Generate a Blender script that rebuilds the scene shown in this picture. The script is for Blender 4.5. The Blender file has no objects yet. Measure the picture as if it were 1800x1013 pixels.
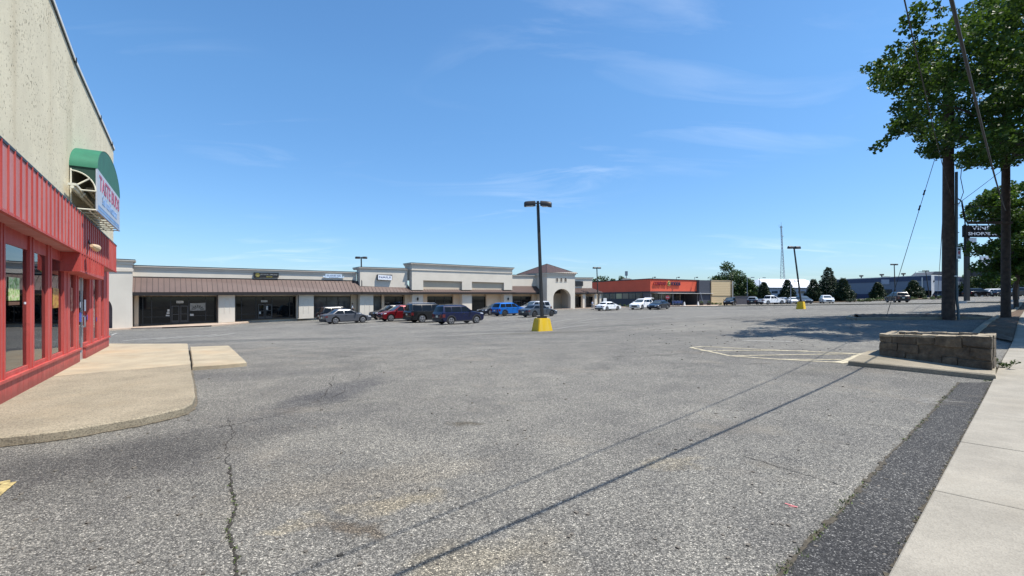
import bpy, bmesh, math, random
import numpy as np
from mathutils import Vector, Matrix
R = math.radians
random.seed(7); np.random.seed(7)
scene = bpy.context.scene
COL = scene.collection
F = 850.0; CX = 900.0; YH = 528.0; EYE = 1.65

# ------------------------------------------------------------------ materials
MATS = {}
def nmat(name):
    m = bpy.data.materials.new(name); m.use_nodes = True
    nt = m.node_tree; nt.nodes.clear()
    out = nt.nodes.new('ShaderNodeOutputMaterial')
    MATS[name] = m
    return m, nt, out
def N(nt, t, **kw):
    n = nt.nodes.new(t)
    for k, v in kw.items():
        if k in ('operation', 'blend_type', 'data_type', 'feature', 'noise_dimensions', 'interpolation', 'distance', 'attribute_name'):
            setattr(n, k, v)
        else:
            n.inputs[k].default_value = v
    return n
def L(nt, a, ao, b, bi): nt.links.new(a.outputs[ao], b.inputs[bi])
def rgba(c): return (c[0], c[1], c[2], 1.0)
def ramp(nt, stops):
    r = nt.nodes.new('ShaderNodeValToRGB'); e = r.color_ramp.elements
    while len(e) > 1: e.remove(e[-1])
    e[0].position = stops[0][0]; e[0].color = rgba(stops[0][1])
    for p, c in stops[1:]:
        x = e.new(p); x.color = rgba(c)
    return r
def simple(name, col, rough=.6, metal=0.0, var=.12, scale=3.0, bump=0.0, bscale=40., spec=.5, coat=0.0):
    m, nt, out = nmat(name)
    b = N(nt, 'ShaderNodeBsdfPrincipled', Roughness=rough, Metallic=metal)
    b.inputs['Specular IOR Level'].default_value = spec
    b.inputs['Coat Weight'].default_value = coat
    b.inputs['Coat Roughness'].default_value = .04
    g = nt.nodes.new('ShaderNodeNewGeometry')
    no = N(nt, 'ShaderNodeTexNoise', Scale=scale, Detail=5.0)
    L(nt, g, 'Position', no, 'Vector')
    lo = [max(0, c * (1 - var)) for c in col]; hi = [min(1, c * (1 + var)) for c in col]
    r = ramp(nt, [(.3, lo), (.7, hi)])
    L(nt, no, 'Fac', r, 'Fac'); L(nt, r, 'Color', b, 'Base Color')
    if bump > 0:
        n2 = N(nt, 'ShaderNodeTexNoise', Scale=bscale, Detail=4.0)
        L(nt, g, 'Position', n2, 'Vector')
        bp = N(nt, 'ShaderNodeBump', Strength=bump, Distance=.02)
        L(nt, n2, 'Fac', bp, 'Height'); L(nt, bp, 'Normal', b, 'Normal')
    L(nt, b, 'BSDF', out, 'Surface')
    return m
def weathered(name, col, fade, dirt, rough=.55, zfoot=.12, spec=.35):
    m = simple(name, col, rough, var=.08, scale=1.5, spec=spec); nt = m.node_tree; b = [n for n in nt.nodes if n.type == 'BSDF_PRINCIPLED'][0]; src = b.inputs['Base Color'].links[0].from_socket
    g = nt.nodes.new('ShaderNodeNewGeometry'); mp = nt.nodes.new('ShaderNodeMapping'); mp.inputs['Scale'].default_value = (3.2, 3.2, .35); L(nt, g, 'Position', mp, 'Vector')
    n1 = N(nt, 'ShaderNodeTexNoise', Scale=1.6, Detail=6., Roughness=.6); L(nt, mp, 'Vector', n1, 'Vector'); r1 = ramp(nt, [(.42, (0, 0, 0)), (.72, (.75, .75, .75))]); L(nt, n1, 'Fac', r1, 'Fac')
    m1 = N(nt, 'ShaderNodeMix', data_type='RGBA'); L(nt, r1, 'Color', m1, 0); nt.links.new(src, m1.inputs[6]); m1.inputs[7].default_value = rgba(fade)
    n2 = N(nt, 'ShaderNodeTexNoise', Scale=6., Detail=6., Roughness=.7); L(nt, g, 'Position', n2, 'Vector'); r2 = ramp(nt, [(.56, (0, 0, 0)), (.75, (.65, .65, .65))]); L(nt, n2, 'Fac', r2, 'Fac')
    m2 = N(nt, 'ShaderNodeMix', data_type='RGBA'); L(nt, r2, 'Color', m2, 0); L(nt, m1, 2, m2, 6); m2.inputs[7].default_value = rgba(dirt)
    sx_ = nt.nodes.new('ShaderNodeSeparateXYZ'); L(nt, g, 'Position', sx_, 'Vector'); ad = N(nt, 'ShaderNodeMath', operation='MULTIPLY_ADD'); L(nt, n2, 'Fac', ad, 0); ad.inputs[1].default_value = -.35; L(nt, sx_, 'Z', ad, 2)
    r3 = ramp(nt, [(max(0, zfoot - .12), (.7, .7, .7)), (zfoot + .02, (0, 0, 0))]); L(nt, ad, 0, r3, 'Fac'); m3 = N(nt, 'ShaderNodeMix', data_type='RGBA'); L(nt, r3, 'Color', m3, 0); L(nt, m2, 2, m3, 6); m3.inputs[7].default_value = rgba(dirt)
    L(nt, m3, 2, b, 'Base Color'); bp = N(nt, 'ShaderNodeBump', Strength=.15, Distance=.01); L(nt, n2, 'Fac', bp, 'Height'); L(nt, bp, 'Normal', b, 'Normal'); return m

def asphalt(name, dark, mid, light, lightpos=.62, patch=.25, blobs=()):
    m, nt, out = nmat(name)
    g = nt.nodes.new('ShaderNodeNewGeometry')
    b = N(nt, 'ShaderNodeBsdfPrincipled', Roughness=.9)
    b.inputs['Specular IOR Level'].default_value = .25
    w = N(nt, 'ShaderNodeTexNoise', Scale=60.0, Detail=2.0)
    L(nt, g, 'Position', w, 'Vector')
    mixv = N(nt, 'ShaderNodeMix', data_type='VECTOR'); mixv.inputs[0].default_value = .012
    L(nt, g, 'Position', mixv, 4); L(nt, w, 'Color', mixv, 5)
    v = N(nt, 'ShaderNodeTexVoronoi', Scale=105.0); L(nt, mixv, 1, v, 'Vector')
    sep = nt.nodes.new('ShaderNodeSeparateColor'); L(nt, v, 'Color', sep, 'Color')
    r = ramp(nt, [(.0, dark), (.45, mid), (lightpos, [c * 1.25 for c in mid]), (.93, light), (1., [min(.8, c * 1.6) for c in light])])
    L(nt, sep, 'Red', r, 'Fac')
    # tar between the stones
    r2 = ramp(nt, [(.25, (1, 1, 1)), (.6, (.5, .5, .52))])
    L(nt, v, 'Distance', r2, 'Fac')
    mu = N(nt, 'ShaderNodeMix', data_type='RGBA', blend_type='MULTIPLY'); mu.inputs[0].default_value = 1
    L(nt, r, 'Color', mu, 6); L(nt, r2, 'Color', mu, 7)
    # wear at three sizes
    last = mu
    for sc, de, lo, hi, st in ((1.1, 6., .8, 1.16, 1), (.13, 6., 1 - patch, 1 + patch * .7, 1), (22., 3., .8, 1.2, 1)):
        n = N(nt, 'ShaderNodeTexNoise', Scale=sc, Detail=de, Roughness=.6)
        n.inputs['Distortion'].default_value = .6
        L(nt, g, 'Position', n, 'Vector')
        rr = ramp(nt, [(.3, (lo, lo, lo * 1.01)), (.7, (hi, hi * .995, hi * .97))])
        L(nt, n, 'Fac', rr, 'Fac')
        m2 = N(nt, 'ShaderNodeMix', data_type='RGBA', blend_type='MULTIPLY'); m2.inputs[0].default_value = 1
        L(nt, last, 2, m2, 6); L(nt, rr, 'Color', m2, 7); last = m2
    # dusty brown stains
    n = N(nt, 'ShaderNodeTexNoise', Scale=.5, Detail=5.0, Roughness=.65); L(nt, g, 'Position', n, 'Vector')
    rr = ramp(nt, [(.56, (0, 0, 0)), (.75, (.4, .4, .4))]); L(nt, n, 'Fac', rr, 'Fac')
    m3 = N(nt, 'ShaderNodeMix', data_type='RGBA'); L(nt, rr, 'Color', m3, 0)
    L(nt, last, 2, m3, 6); m3.inputs[7].default_value = (.25, .215, .165, 1)
    lastc = m3
    if blobs:
        wn = N(nt, 'ShaderNodeTexNoise', Scale=1.6, Detail=5., Roughness=.65); L(nt, g, 'Position', wn, 'Vector')
        ws = N(nt, 'ShaderNodeVectorMath', operation='SCALE'); L(nt, wn, 'Color', ws, 0); ws.inputs['Scale'].default_value = 1.3
        wa = N(nt, 'ShaderNodeVectorMath', operation='ADD'); L(nt, g, 'Position', wa, 0); L(nt, ws, 0, wa, 1)
        for (cx_, cy_, rx_, ry_, an_, fac_, colr) in blobs:
            mpn = nt.nodes.new('ShaderNodeMapping'); mpn.vector_type = 'TEXTURE'; mpn.inputs['Location'].default_value = (cx_ + .65, cy_ + .65, .65); mpn.inputs['Rotation'].default_value = (0, 0, an_); mpn.inputs['Scale'].default_value = (rx_, ry_, 3.)
            L(nt, wa, 0, mpn, 'Vector'); ln = N(nt, 'ShaderNodeVectorMath', operation='LENGTH'); L(nt, mpn, 'Vector', ln, 0)
            rb = ramp(nt, [(.35, (fac_,) * 3), (1.0, (0, 0, 0))]); L(nt, ln, 'Value', rb, 'Fac')
            mb_ = N(nt, 'ShaderNodeMix', data_type='RGBA', blend_type='MULTIPLY'); L(nt, rb, 'Color', mb_, 0); L(nt, lastc, 2, mb_, 6); mb_.inputs[7].default_value = rgba(colr); lastc = mb_
    L(nt, lastc, 2, b, 'Base Color')
    bp = N(nt, 'ShaderNodeBump', Strength=.6, Distance=.008)
    inv = N(nt, 'ShaderNodeMath', operation='SUBTRACT'); inv.inputs[0].default_value = 1.0
    L(nt, v, 'Distance', inv, 1); L(nt, inv, 0, bp, 'Height')
    L(nt, bp, 'Normal', b, 'Normal'); L(nt, b, 'BSDF', out, 'Surface')
    return m

def concrete(name, col, scale=1.0, speck=.25, stain=(.36, .24, .12), stainamt=.35):
    m, nt, out = nmat(name)
    g = nt.nodes.new('ShaderNodeNewGeometry')
    b = N(nt, 'ShaderNodeBsdfPrincipled', Roughness=.88)
    b.inputs['Specular IOR Level'].default_value = .25
    n1 = N(nt, 'ShaderNodeTexNoise', Scale=1.3 * scale, Detail=8., Roughness=.65); L(nt, g, 'Position', n1, 'Vector')
    r1 = ramp(nt, [(.3, [c * .78 for c in col]), (.7, [min(1, c * 1.14) for c in col])]); L(nt, n1, 'Fac', r1, 'Fac')
    v = N(nt, 'ShaderNodeTexVoronoi', Scale=85. * scale); L(nt, g, 'Position', v, 'Vector')
    sp = nt.nodes.new('ShaderNodeSeparateColor'); L(nt, v, 'Color', sp, 'Color')
    r2 = ramp(nt, [(.0, (1 - speck,) * 3), (.5, (1, 1, 1)), (1, (1 + speck * .6,) * 3)]); L(nt, sp, 'Red', r2, 'Fac')
    mu = N(nt, 'ShaderNodeMix', data_type='RGBA', blend_type='MULTIPLY'); mu.inputs[0].default_value = 1
    L(nt, r1, 'Color', mu, 6); L(nt, r2, 'Color', mu, 7)
    n3 = N(nt, 'ShaderNodeTexNoise', Scale=.45, Detail=6., Roughness=.6); L(nt, g, 'Position', n3, 'Vector')
    r3 = ramp(nt, [(.5, (0, 0, 0)), (.72, (stainamt,) * 3)]); L(nt, n3, 'Fac', r3, 'Fac')
    m3 = N(nt, 'ShaderNodeMix', data_type='RGBA'); L(nt, r3, 'Color', m3, 0); L(nt, mu, 2, m3, 6)
    m3.inputs[7].default_value = rgba(stain)
    L(nt, m3, 2, b, 'Base Color')
    bp = N(nt, 'ShaderNodeBump', Strength=.35, Distance=.006); L(nt, v, 'Distance', bp, 'Height'); L(nt, bp, 'Normal', b, 'Normal')
    L(nt, b, 'BSDF', out, 'Surface')
    return m

def stucco(name, col):
    m, nt, out = nmat(name)
    g = nt.nodes.new('ShaderNodeNewGeometry')
    b = N(nt, 'ShaderNodeBsdfPrincipled', Roughness=.92)
    b.inputs['Specular IOR Level'].default_value = .2
    n1 = N(nt, 'ShaderNodeTexNoise', Scale=1.1, Detail=8., Roughness=.7); L(nt, g, 'Position', n1, 'Vector')
    r1 = ramp(nt, [(.32, [c * .90 for c in col]), (.68, [c * 1.08 for c in col])]); L(nt, n1, 'Fac', r1, 'Fac')
    # vertical streak stains
    mp = nt.nodes.new('ShaderNodeMapping'); mp.inputs['Scale'].default_value = (1.1, 1.1, .07); L(nt, g, 'Position', mp, 'Vector')
    n2 = N(nt, 'ShaderNodeTexNoise', Scale=1.2, Detail=5., Roughness=.6); L(nt, mp, 'Vector', n2, 'Vector')
    r2 = ramp(nt, [(.54, (0, 0, 0)), (.74, (.4, .4, .4))]); L(nt, n2, 'Fac', r2, 'Fac')
    m1 = N(nt, 'ShaderNodeMix', data_type='RGBA'); L(nt, r2, 'Color', m1, 0); L(nt, r1, 'Color', m1, 6)
    m1.inputs[7].default_value = (col[0] * .66, col[1] * .58, col[2] * .47, 1)
    # pits, sparse and in clusters
    mp2 = nt.nodes.new('ShaderNodeMapping'); mp2.inputs['Scale'].default_value = (1., 1., .62); L(nt, g, 'Position', mp2, 'Vector')
    n3 = N(nt, 'ShaderNodeTexNoise', Scale=24., Detail=3., Roughness=.55); L(nt, mp2, 'Vector', n3, 'Vector')
    n4 = N(nt, 'ShaderNodeTexNoise', Scale=.8, Detail=2.); L(nt, g, 'Position', n4, 'Vector')
    ad = N(nt, 'ShaderNodeMath', operation='MULTIPLY_ADD'); ad.inputs[1].default_value = .22; L(nt, n4, 'Fac', ad, 0); L(nt, n3, 'Fac', ad, 2)
    r3 = ramp(nt, [(.40, (.32, .29, .25)), (.47, (1, 1, 1))]); L(nt, ad, 0, r3, 'Fac')
    m2 = N(nt, 'ShaderNodeMix', data_type='RGBA', blend_type='MULTIPLY'); m2.inputs[0].default_value = 1
    L(nt, m1, 2, m2, 6); L(nt, r3, 'Color', m2, 7); L(nt, m2, 2, b, 'Base Color')
    bp = N(nt, 'ShaderNodeBump', Strength=.8, Distance=.03); L(nt, r3, 'Color', bp, 'Height')
    n5 = N(nt, 'ShaderNodeTexNoise', Scale=30., Detail=4.); L(nt, g, 'Position', n5, 'Vector')
    bp2 = N(nt, 'ShaderNodeBump', Strength=.35, Distance=.01); L(nt, n5, 'Fac', bp2, 'Height'); L(nt, bp, 'Normal', bp2, 'Normal')
    L(nt, bp2, 'Normal', b, 'Normal'); L(nt, b, 'BSDF', out, 'Surface')
    return m

def leafmat(name, c1, c2, trans=.35):
    m, nt, out = nmat(name)
    g = nt.nodes.new('ShaderNodeNewGeometry')
    no = N(nt, 'ShaderNodeTexNoise', Scale=.9, Detail=2.); L(nt, g, 'Position', no, 'Vector')
    ad = N(nt, 'ShaderNodeMath', operation='MULTIPLY_ADD'); ad.inputs[1].default_value = .5
    L(nt, g, 'Random Per Island', ad, 0); 
    sb = N(nt, 'ShaderNodeMath', operation='SUBTRACT'); L(nt, no, 'Fac', sb, 0); sb.inputs[1].default_value = .2
    L(nt, sb, 0, ad, 2)
    r = ramp(nt, [(.1, c1), (.85, c2)]); L(nt, ad, 0, r, 'Fac')
    b = N(nt, 'ShaderNodeBsdfPrincipled', Roughness=.5); b.inputs['Specular IOR Level'].default_value = .35
    L(nt, r, 'Color', b, 'Base Color')
    t = nt.nodes.new('ShaderNodeBsdfTranslucent')
    hs = N(nt, 'ShaderNodeHueSaturation'); hs.inputs['Value'].default_value = 1.3; hs.inputs['Hue'].default_value = .485
    L(nt, r, 'Color', hs, 'Color'); L(nt, hs, 'Color', t, 'Color')
    mx = nt.nodes.new('ShaderNodeMixShader'); mx.inputs[0].default_value = trans
    L(nt, b, 'BSDF', mx, 1); L(nt, t, 'BSDF', mx, 2); L(nt, mx, 'Shader', out, 'Surface')
    return m

def glass_clear(name, tint=(.62, .68, .7), ior=1.75):
    m, nt, out = nmat(name)
    fr = N(nt, 'ShaderNodeFresnel', IOR=ior)
    g = nt.nodes.new('ShaderNodeNewGeometry')
    no = N(nt, 'ShaderNodeTexNoise', Scale=.7, Detail=1.); L(nt, g, 'Position', no, 'Vector')
    bp = N(nt, 'ShaderNodeBump', Strength=.05, Distance=.05); L(nt, no, 'Fac', bp, 'Height')
    gl = N(nt, 'ShaderNodeBsdfGlossy', Roughness=.012); L(nt, bp, 'Normal', gl, 'Normal')
    gl.inputs['Color'].default_value = (.95, .97, 1, 1)
    tr = nt.nodes.new('ShaderNodeBsdfTransparent'); tr.inputs['Color'].default_value = rgba(tint)
    mx = nt.nodes.new('ShaderNodeMixShader'); L(nt, fr, 'Fac', mx, 0); L(nt, tr, 'BSDF', mx, 1); L(nt, gl, 'BSDF', mx, 2)
    L(nt, mx, 'Shader', out, 'Surface')
    return m
def dark_glass(name, col=(.012, .014, .017), rough=.06, spec=.6):
    m, nt, out = nmat(name)
    b = N(nt, 'ShaderNodeBsdfPrincipled', Roughness=rough); b.inputs['Specular IOR Level'].default_value = spec
    g = nt.nodes.new('ShaderNodeNewGeometry')
    no = N(nt, 'ShaderNodeTexNoise', Scale=.9, Detail=4.); L(nt, g, 'Position', no, 'Vector')
    r = ramp(nt, [(.3, [c * .5 for c in col]), (.7, [c * 1.6 for c in col])]); L(nt, no, 'Fac', r, 'Fac'); L(nt, r, 'Color', b, 'Base Color')
    L(nt, b, 'BSDF', out, 'Surface')
    return m

def bpx(x, y): return ((x - CX) / (y - YH) * EYE, EYE * F / (y - YH))
BL_ = []
for x, y, rx, ry, an, fa, c_ in ((70, 830, 2.6, 1.1, .9, .75, (.55, .55, .57)), (300, 790, 1.6, .8, .7, .3, (.6, .6, .62)), (540, 740, 2.2, .6, .6, .4, (.6, .61, .66)), (590, 690, 2.6, .7, 1.4, .8, (.55, .56, .62)), (420, 660, 2.5, 1.1, .4, .6, (.66, .67, .72)), (240, 850, 1.1, .9, 0, .4, (.7, .7, .72)),
    (620, 930, .34, .16, .2, .6, (.62, .48, .34)), (700, 885, .5, .22, .3, .9, (1.5, 1.38, 1.15)), (520, 930, .3, .12, .3, .7, (1.4, 1.3, 1.1)), (640, 850, 1.6, .5, .5, .5, (1.15, 1.07, .96)), (820, 742, .25, .2, 0, .8, (.55, .5, .42)), (1180, 815, .5, .2, .3, .6, (1.3, 1.2, 1.0)), (800, 1000, 1.0, .35, .5, .6, (1.3, 1.2, 1.0)),
    (1000, 596, 9., 1.6, .1, .5, (.74, .75, .78)), (760, 588, 12., 1.5, .1, .5, (.72, .73, .76)), (950, 583, 5., 1.2, 0, .7, (.6, .58, .55)), (1100, 575, 16., 1.3, .1, .5, (.75, .76, .78)), (300, 596, 12., 2.0, .5, .7, (.62, .64, .68)), (1480, 650, 3., .8, .4, .5, (.8, .78, .74)), (1300, 745, 3, .5, .6, .4, (.72, .72, .74))):
    X_0, Y_0 = bpx(x, y); BL_.append((X_0, Y_0, rx, ry, an, fa, c_))
asph = asphalt('asphalt_lot', (.082, .079, .072), (.190, .185, .169), (.41, .39, .345), blobs=BL_)
asph2 = asphalt('asphalt_patch', (.032, .032, .033), (.078, .077, .076), (.27, .265, .25), .82, .3)
conc_side = concrete('sidewalk_concrete', (.285, .262, .218), 1., .12, (.28, .24, .18), .35)
conc_walk = concrete('aggregate_walk', (.265, .228, .165), .9, .36, (.27, .21, .13), .5)
conc_smooth = concrete('smooth_walk', (.35, .30, .215), 1., .10, (.46, .30, .16), .4)
conc_curb = concrete('curb_concrete', (.28, .245, .185), 1., .25, (.14, .12, .08), .7)
conc_mall = concrete('mall_walk', (.42, .33, .26), 1., .1, (.4, .3, .2), .4)
dirt = concrete('bare_dirt', (.16, .115, .075), .6, .45, (.07, .05, .03), .7)
mulch = concrete('mulch', (.11, .075, .048), .5, .6, (.05, .035, .025), .7)
stone = None
stu = stucco('cream_stucco', (.62, .565, .42))
white_paint = simple('worn_white_paint', (.38, .37, .34), .85, var=.35, scale=12)
yellow_line = simple('worn_cream_paint', (.40, .355, .25), .85, var=.45, scale=14)
crack_shade_m = simple('crack_dirt_and_shade', (.030, .026, .021), .95, var=.4, scale=20)
weed = simple('weed_green', (.10, .14, .035), .8, var=.4, scale=20)
red_metal = weathered('red_painted_metal', (.42, .060, .05), (.50, .13, .11), (.22, .05, .04))
red_fascia = weathered('faded_red_fascia', (.42, .16, .152), (.50, .26, .25), (.30, .10, .09))
red_dark = simple('red_seam', (.30, .04, .04), .6)
alu = simple('aluminium', (.55, .56, .58), .35, metal=.8, var=.05)
white_m = simple('white_metal', (.62, .62, .60), .5, var=.08)
rusty_white = simple('aged_white_metal', (.60, .58, .48), .55, var=.2, scale=5)
black_m = simple('black_metal', (.009, .009, .010), .5)
brown_m = simple('bronze_metal', (.020, .017, .015), .45, var=.15)
green_c = simple('green_canvas', (.012, .135, .075), .7, var=.15, scale=4)
green_c2 = simple('green_canvas_front', (.025, .13, .09), .7, var=.1, scale=4)
sign_white = simple('sign_white', (.68, .70, .74), .4, var=.05)
sign_blue = simple('sign_blue', (.16, .28, .50), .4)
sign_navy = simple('sign_navy', (.03, .05, .16), .4)
sign_red = simple('sign_red', (.36, .03, .07), .4)
mallwall = simple('mall_stucco', (.56, .515, .44), .92, var=.05, scale=.7, bump=.2)
malltan = simple('mall_tan', (.52, .43, .32), .92, var=.05, scale=.7)
mallcorn = simple('mall_cornice', (.56, .50, .42), .85, var=.06, scale=1.)
roofbrown = simple('brown_metal_roof', (.088, .053, .044), .5, var=.12, scale=.9)
seamshade = simple('brown_seam_shade', (.03, .017, .015), .6)  # shade on the roof ribs put into a darker brown
fasciabrown = simple('brown_fascia', (.012, .008, .007), .6)
coping = simple('dark_coping', (.02, .022, .03), .6)
dglass = dark_glass('dark_glass', (.005, .006, .007), .04, .4)
dglass2 = dark_glass('blind_glass', (.055, .06, .062), .1, .4)
dglass3 = dark_glass('blue_glass', (.03, .04, .05), .08)
tglass = dark_glass('tinted_car_glass', (.004, .005, .006), .04, .3)
lglass = dark_glass('car_windscreen', (.05, .065, .07), .03, .9)
frame_dark = simple('dark_frame', (.018, .018, .018), .5)
poster = simple('pale_poster', (.45, .45, .42), .5, var=.2, scale=4)
yellow_c = weathered('yellow_painted_concrete', (.62, .40, .012), (.62, .46, .10), (.34, .25, .07), .7, -3., .3)
for _n in MATS['yellow_painted_concrete'].node_tree.nodes:
    if _n.type == 'VALTORGB' and abs(_n.color_ramp.elements[0].color[0] - .7) < .01: _n.color_ramp.elements[0].color = (0, 0, 0, 1)
rubber = simple('tyre_rubber', (.015, .015, .015), .8)
rim_m = simple('alloy_rim', (.26, .26, .27), .35, metal=.3)
rim_dk = simple('dark_rim', (.09, .09, .09), .4, metal=.7)
plastic = simple('black_plastic', (.022, .022, .024), .6)
chrome = simple('chrome', (.7, .7, .72), .15, metal=1.)
tail_m = simple('tail_lens', (.10, .008, .009), .15, spec=.8)
head_m = simple('head_lens', (.6, .62, .65), .12, spec=.8)
plate_m = simple('plate', (.6, .6, .5), .5)
wood = simple('pole_wood', (.060, .042, .032), .95, var=.35, scale=6., bump=.6, bscale=30)
bark = simple('bark', (.065, .05, .04), .95, var=.3, scale=8., bump=.8, bscale=20)
cable_m = simple('cable_black', (.02, .02, .02), .7)
conduit_m = simple('grey_conduit', (.10, .14, .155), .5)
glow_none = None
leaf_maple = leafmat('maple_leaf', (.010, .034, .006), (.062, .125, .013), .34)
leaf_mid = leafmat('tree_leaf', (.009, .028, .006), (.042, .085, .014), .2)
leaf_con = leafmat('conifer_leaf', (.006, .016, .007), (.020, .044, .013), .05)
leaf_bush = leafmat('shrub_leaf', (.02, .05, .015), (.08, .12, .03), .2)
steel = simple('galvanised_steel', (.20, .23, .27), .5, metal=.4)
concrete_plain = simple('plain_concrete', (.5, .49, .46), .9, var=.1)

# ------------------------------------------------------------------ mesh helpers
class MB:
    def __init__(s): s.v = []; s.f = []; s.m = []; s.cm = 0
    def mat(s, i): s.cm = i; return s
    def add(s, vs, fs):
        b = len(s.v); s.v += [Vector(v) for v in vs]
        for f in fs: s.f.append([b + i for i in f]); s.m.append(s.cm)
        return s
    def box(s, c, d, rz=0.0, M=None):
        x, y, z = d[0] / 2, d[1] / 2, d[2] / 2
        vs = [Vector((a * x, b_ * y, c_ * z)) for c_ in (-1, 1) for a, b_ in ((-1, -1), (1, -1), (1, 1), (-1, 1))]
        rot = Matrix.Rotation(rz, 3, 'Z') if M is None else M
        vs = [rot @ v + Vector(c) for v in vs]
        return s.add(vs, [(3, 2, 1, 0), (4, 5, 6, 7), (0, 1, 5, 4), (1, 2, 6, 5), (2, 3, 7, 6), (3, 0, 4, 7)])
    def prism(s, poly, vec):
        n = len(poly); vec = Vector(vec); P = [Vector(p) for p in poly]
        s.add(P + [p + vec for p in P], [list(range(n)), list(range(2 * n - 1, n - 1, -1))] + [(i, i + n, (i + 1) % n + n, (i + 1) % n) for i in range(n)])
        return s
    def tube(s, p0, p1, r0, r1=None, n=8, cap=True):
        r1 = r0 if r1 is None else r1
        p0 = Vector(p0); p1 = Vector(p1); d = (p1 - p0).normalized()
        a = d.orthogonal().normalized(); b = d.cross(a)
        vs = []
        for p, r in ((p0, r0), (p1, r1)):
            for i in range(n):
                t = 2 * math.pi * i / n; vs.append(p + a * math.cos(t) * r + b * math.sin(t) * r)
        fs = [(i, (i + 1) % n, (i + 1) % n + n, i + n) for i in range(n)]
        if cap: fs += [list(range(n - 1, -1, -1)), list(range(n, 2 * n))]
        return s.add(vs, fs)
    def path(s, pts, r, n=6):
        pts = [Vector(p) for p in pts]; rr = r if isinstance(r, (list, tuple)) else [r] * len(pts)
        a = (pts[1] - pts[0]).normalized().orthogonal().normalized(); vs = []
        for i, p in enumerate(pts):
            d = (pts[min(i + 1, len(pts) - 1)] - pts[max(i - 1, 0)]).normalized()
            a = (a - d * a.dot(d)).normalized(); b = d.cross(a)
            for k in range(n):
                t = 2 * math.pi * k / n; vs.append(p + a * math.cos(t) * rr[i] + b * math.sin(t) * rr[i])
        fs = []
        for i in range(len(pts) - 1):
            for k in range(n):
                fs.append((i * n + k, i * n + (k + 1) % n, (i + 1) * n + (k + 1) % n, (i + 1) * n + k))
        fs += [list(range(n - 1, -1, -1)), list(range((len(pts) - 1) * n, len(pts) * n))]
        return s.add(vs, fs)
    def loft(s, loops, cap=True, closed=True):
        n = len(loops[0]); vs = [v for l in loops for v in l]; fs = []
        for i in range(len(loops) - 1):
            for k in range(n if closed else n - 1):
                fs.append((i * n + k, i * n + (k + 1) % n, (i + 1) * n + (k + 1) % n, (i + 1) * n + k))
        if cap: fs += [list(range(n - 1, -1, -1)), list(range((len(loops) - 1) * n, len(loops) * n))]
        return s.add(vs, fs)
def wloc(o):
    v = Vector((0, 0, 0))
    while o is not None: v += o.location; o = o.parent
    return v
def build(mb, name, mats, parent=None, local=False, smooth=False, bevel=0.0, recalc=True):
    """one mesh object; vertices are given in world space unless local"""
    if not isinstance(mats, (list, tuple)): mats = [mats]
    me = bpy.data.meshes.new(name)
    vs = [Vector(v) for v in mb.v]
    org = Vector((0, 0, 0))
    if parent is not None:
        if not local:
            w = wloc(parent); vs = [v - w for v in vs]
    elif not local:
        xs = [v.x for v in vs]; ys = [v.y for v in vs]; zs = [v.z for v in vs]
        org = Vector(((min(xs) + max(xs)) / 2, (min(ys) + max(ys)) / 2, min(zs)))
        vs = [v - org for v in vs]
    me.from_pydata([tuple(v) for v in vs], [], mb.f)
    for m in mats: me.materials.append(m)
    me.polygons.foreach_set('material_index', mb.m)
    if recalc or bevel > 0:
        bm = bmesh.new(); bm.from_mesh(me)
        if bevel > 0:
            bmesh.ops.remove_doubles(bm, verts=bm.verts, dist=1e-5)
            bmesh.ops.recalc_face_normals(bm, faces=bm.faces)
            es = [e for e in bm.edges if len(e.link_faces) == 2 and e.calc_face_angle(0) > .5]
            bmesh.ops.bevel(bm, geom=es, offset=bevel, segments=2, affect='EDGES', clamp_overlap=True)
        else:
            bmesh.ops.recalc_face_normals(bm, faces=bm.faces)
        bm.to_mesh(me); bm.free()
    if smooth or bevel > 0:
        me.shade_smooth(); me.set_sharp_from_angle(angle=R(38))
    o = bpy.data.objects.new(name, me); COL.objects.link(o)
    o.location = org
    if parent is not None: o.parent = parent
    return o
def tag(o, label=None, cat=None, group=None, kind=None):
    if label: o['label'] = label
    if cat: o['category'] = cat
    if group: o['group'] = group
    if kind: o['kind'] = kind
    return o
def thing(name, label, cat, loc=(0, 0, 0), rz=0.0, group=None):
    o = bpy.data.objects.new(name, None); COL.objects.link(o)
    o.empty_display_size = .3
    o.location = loc; o.rotation_euler = (0, 0, rz)
    return tag(o, label, cat, group)

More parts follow.
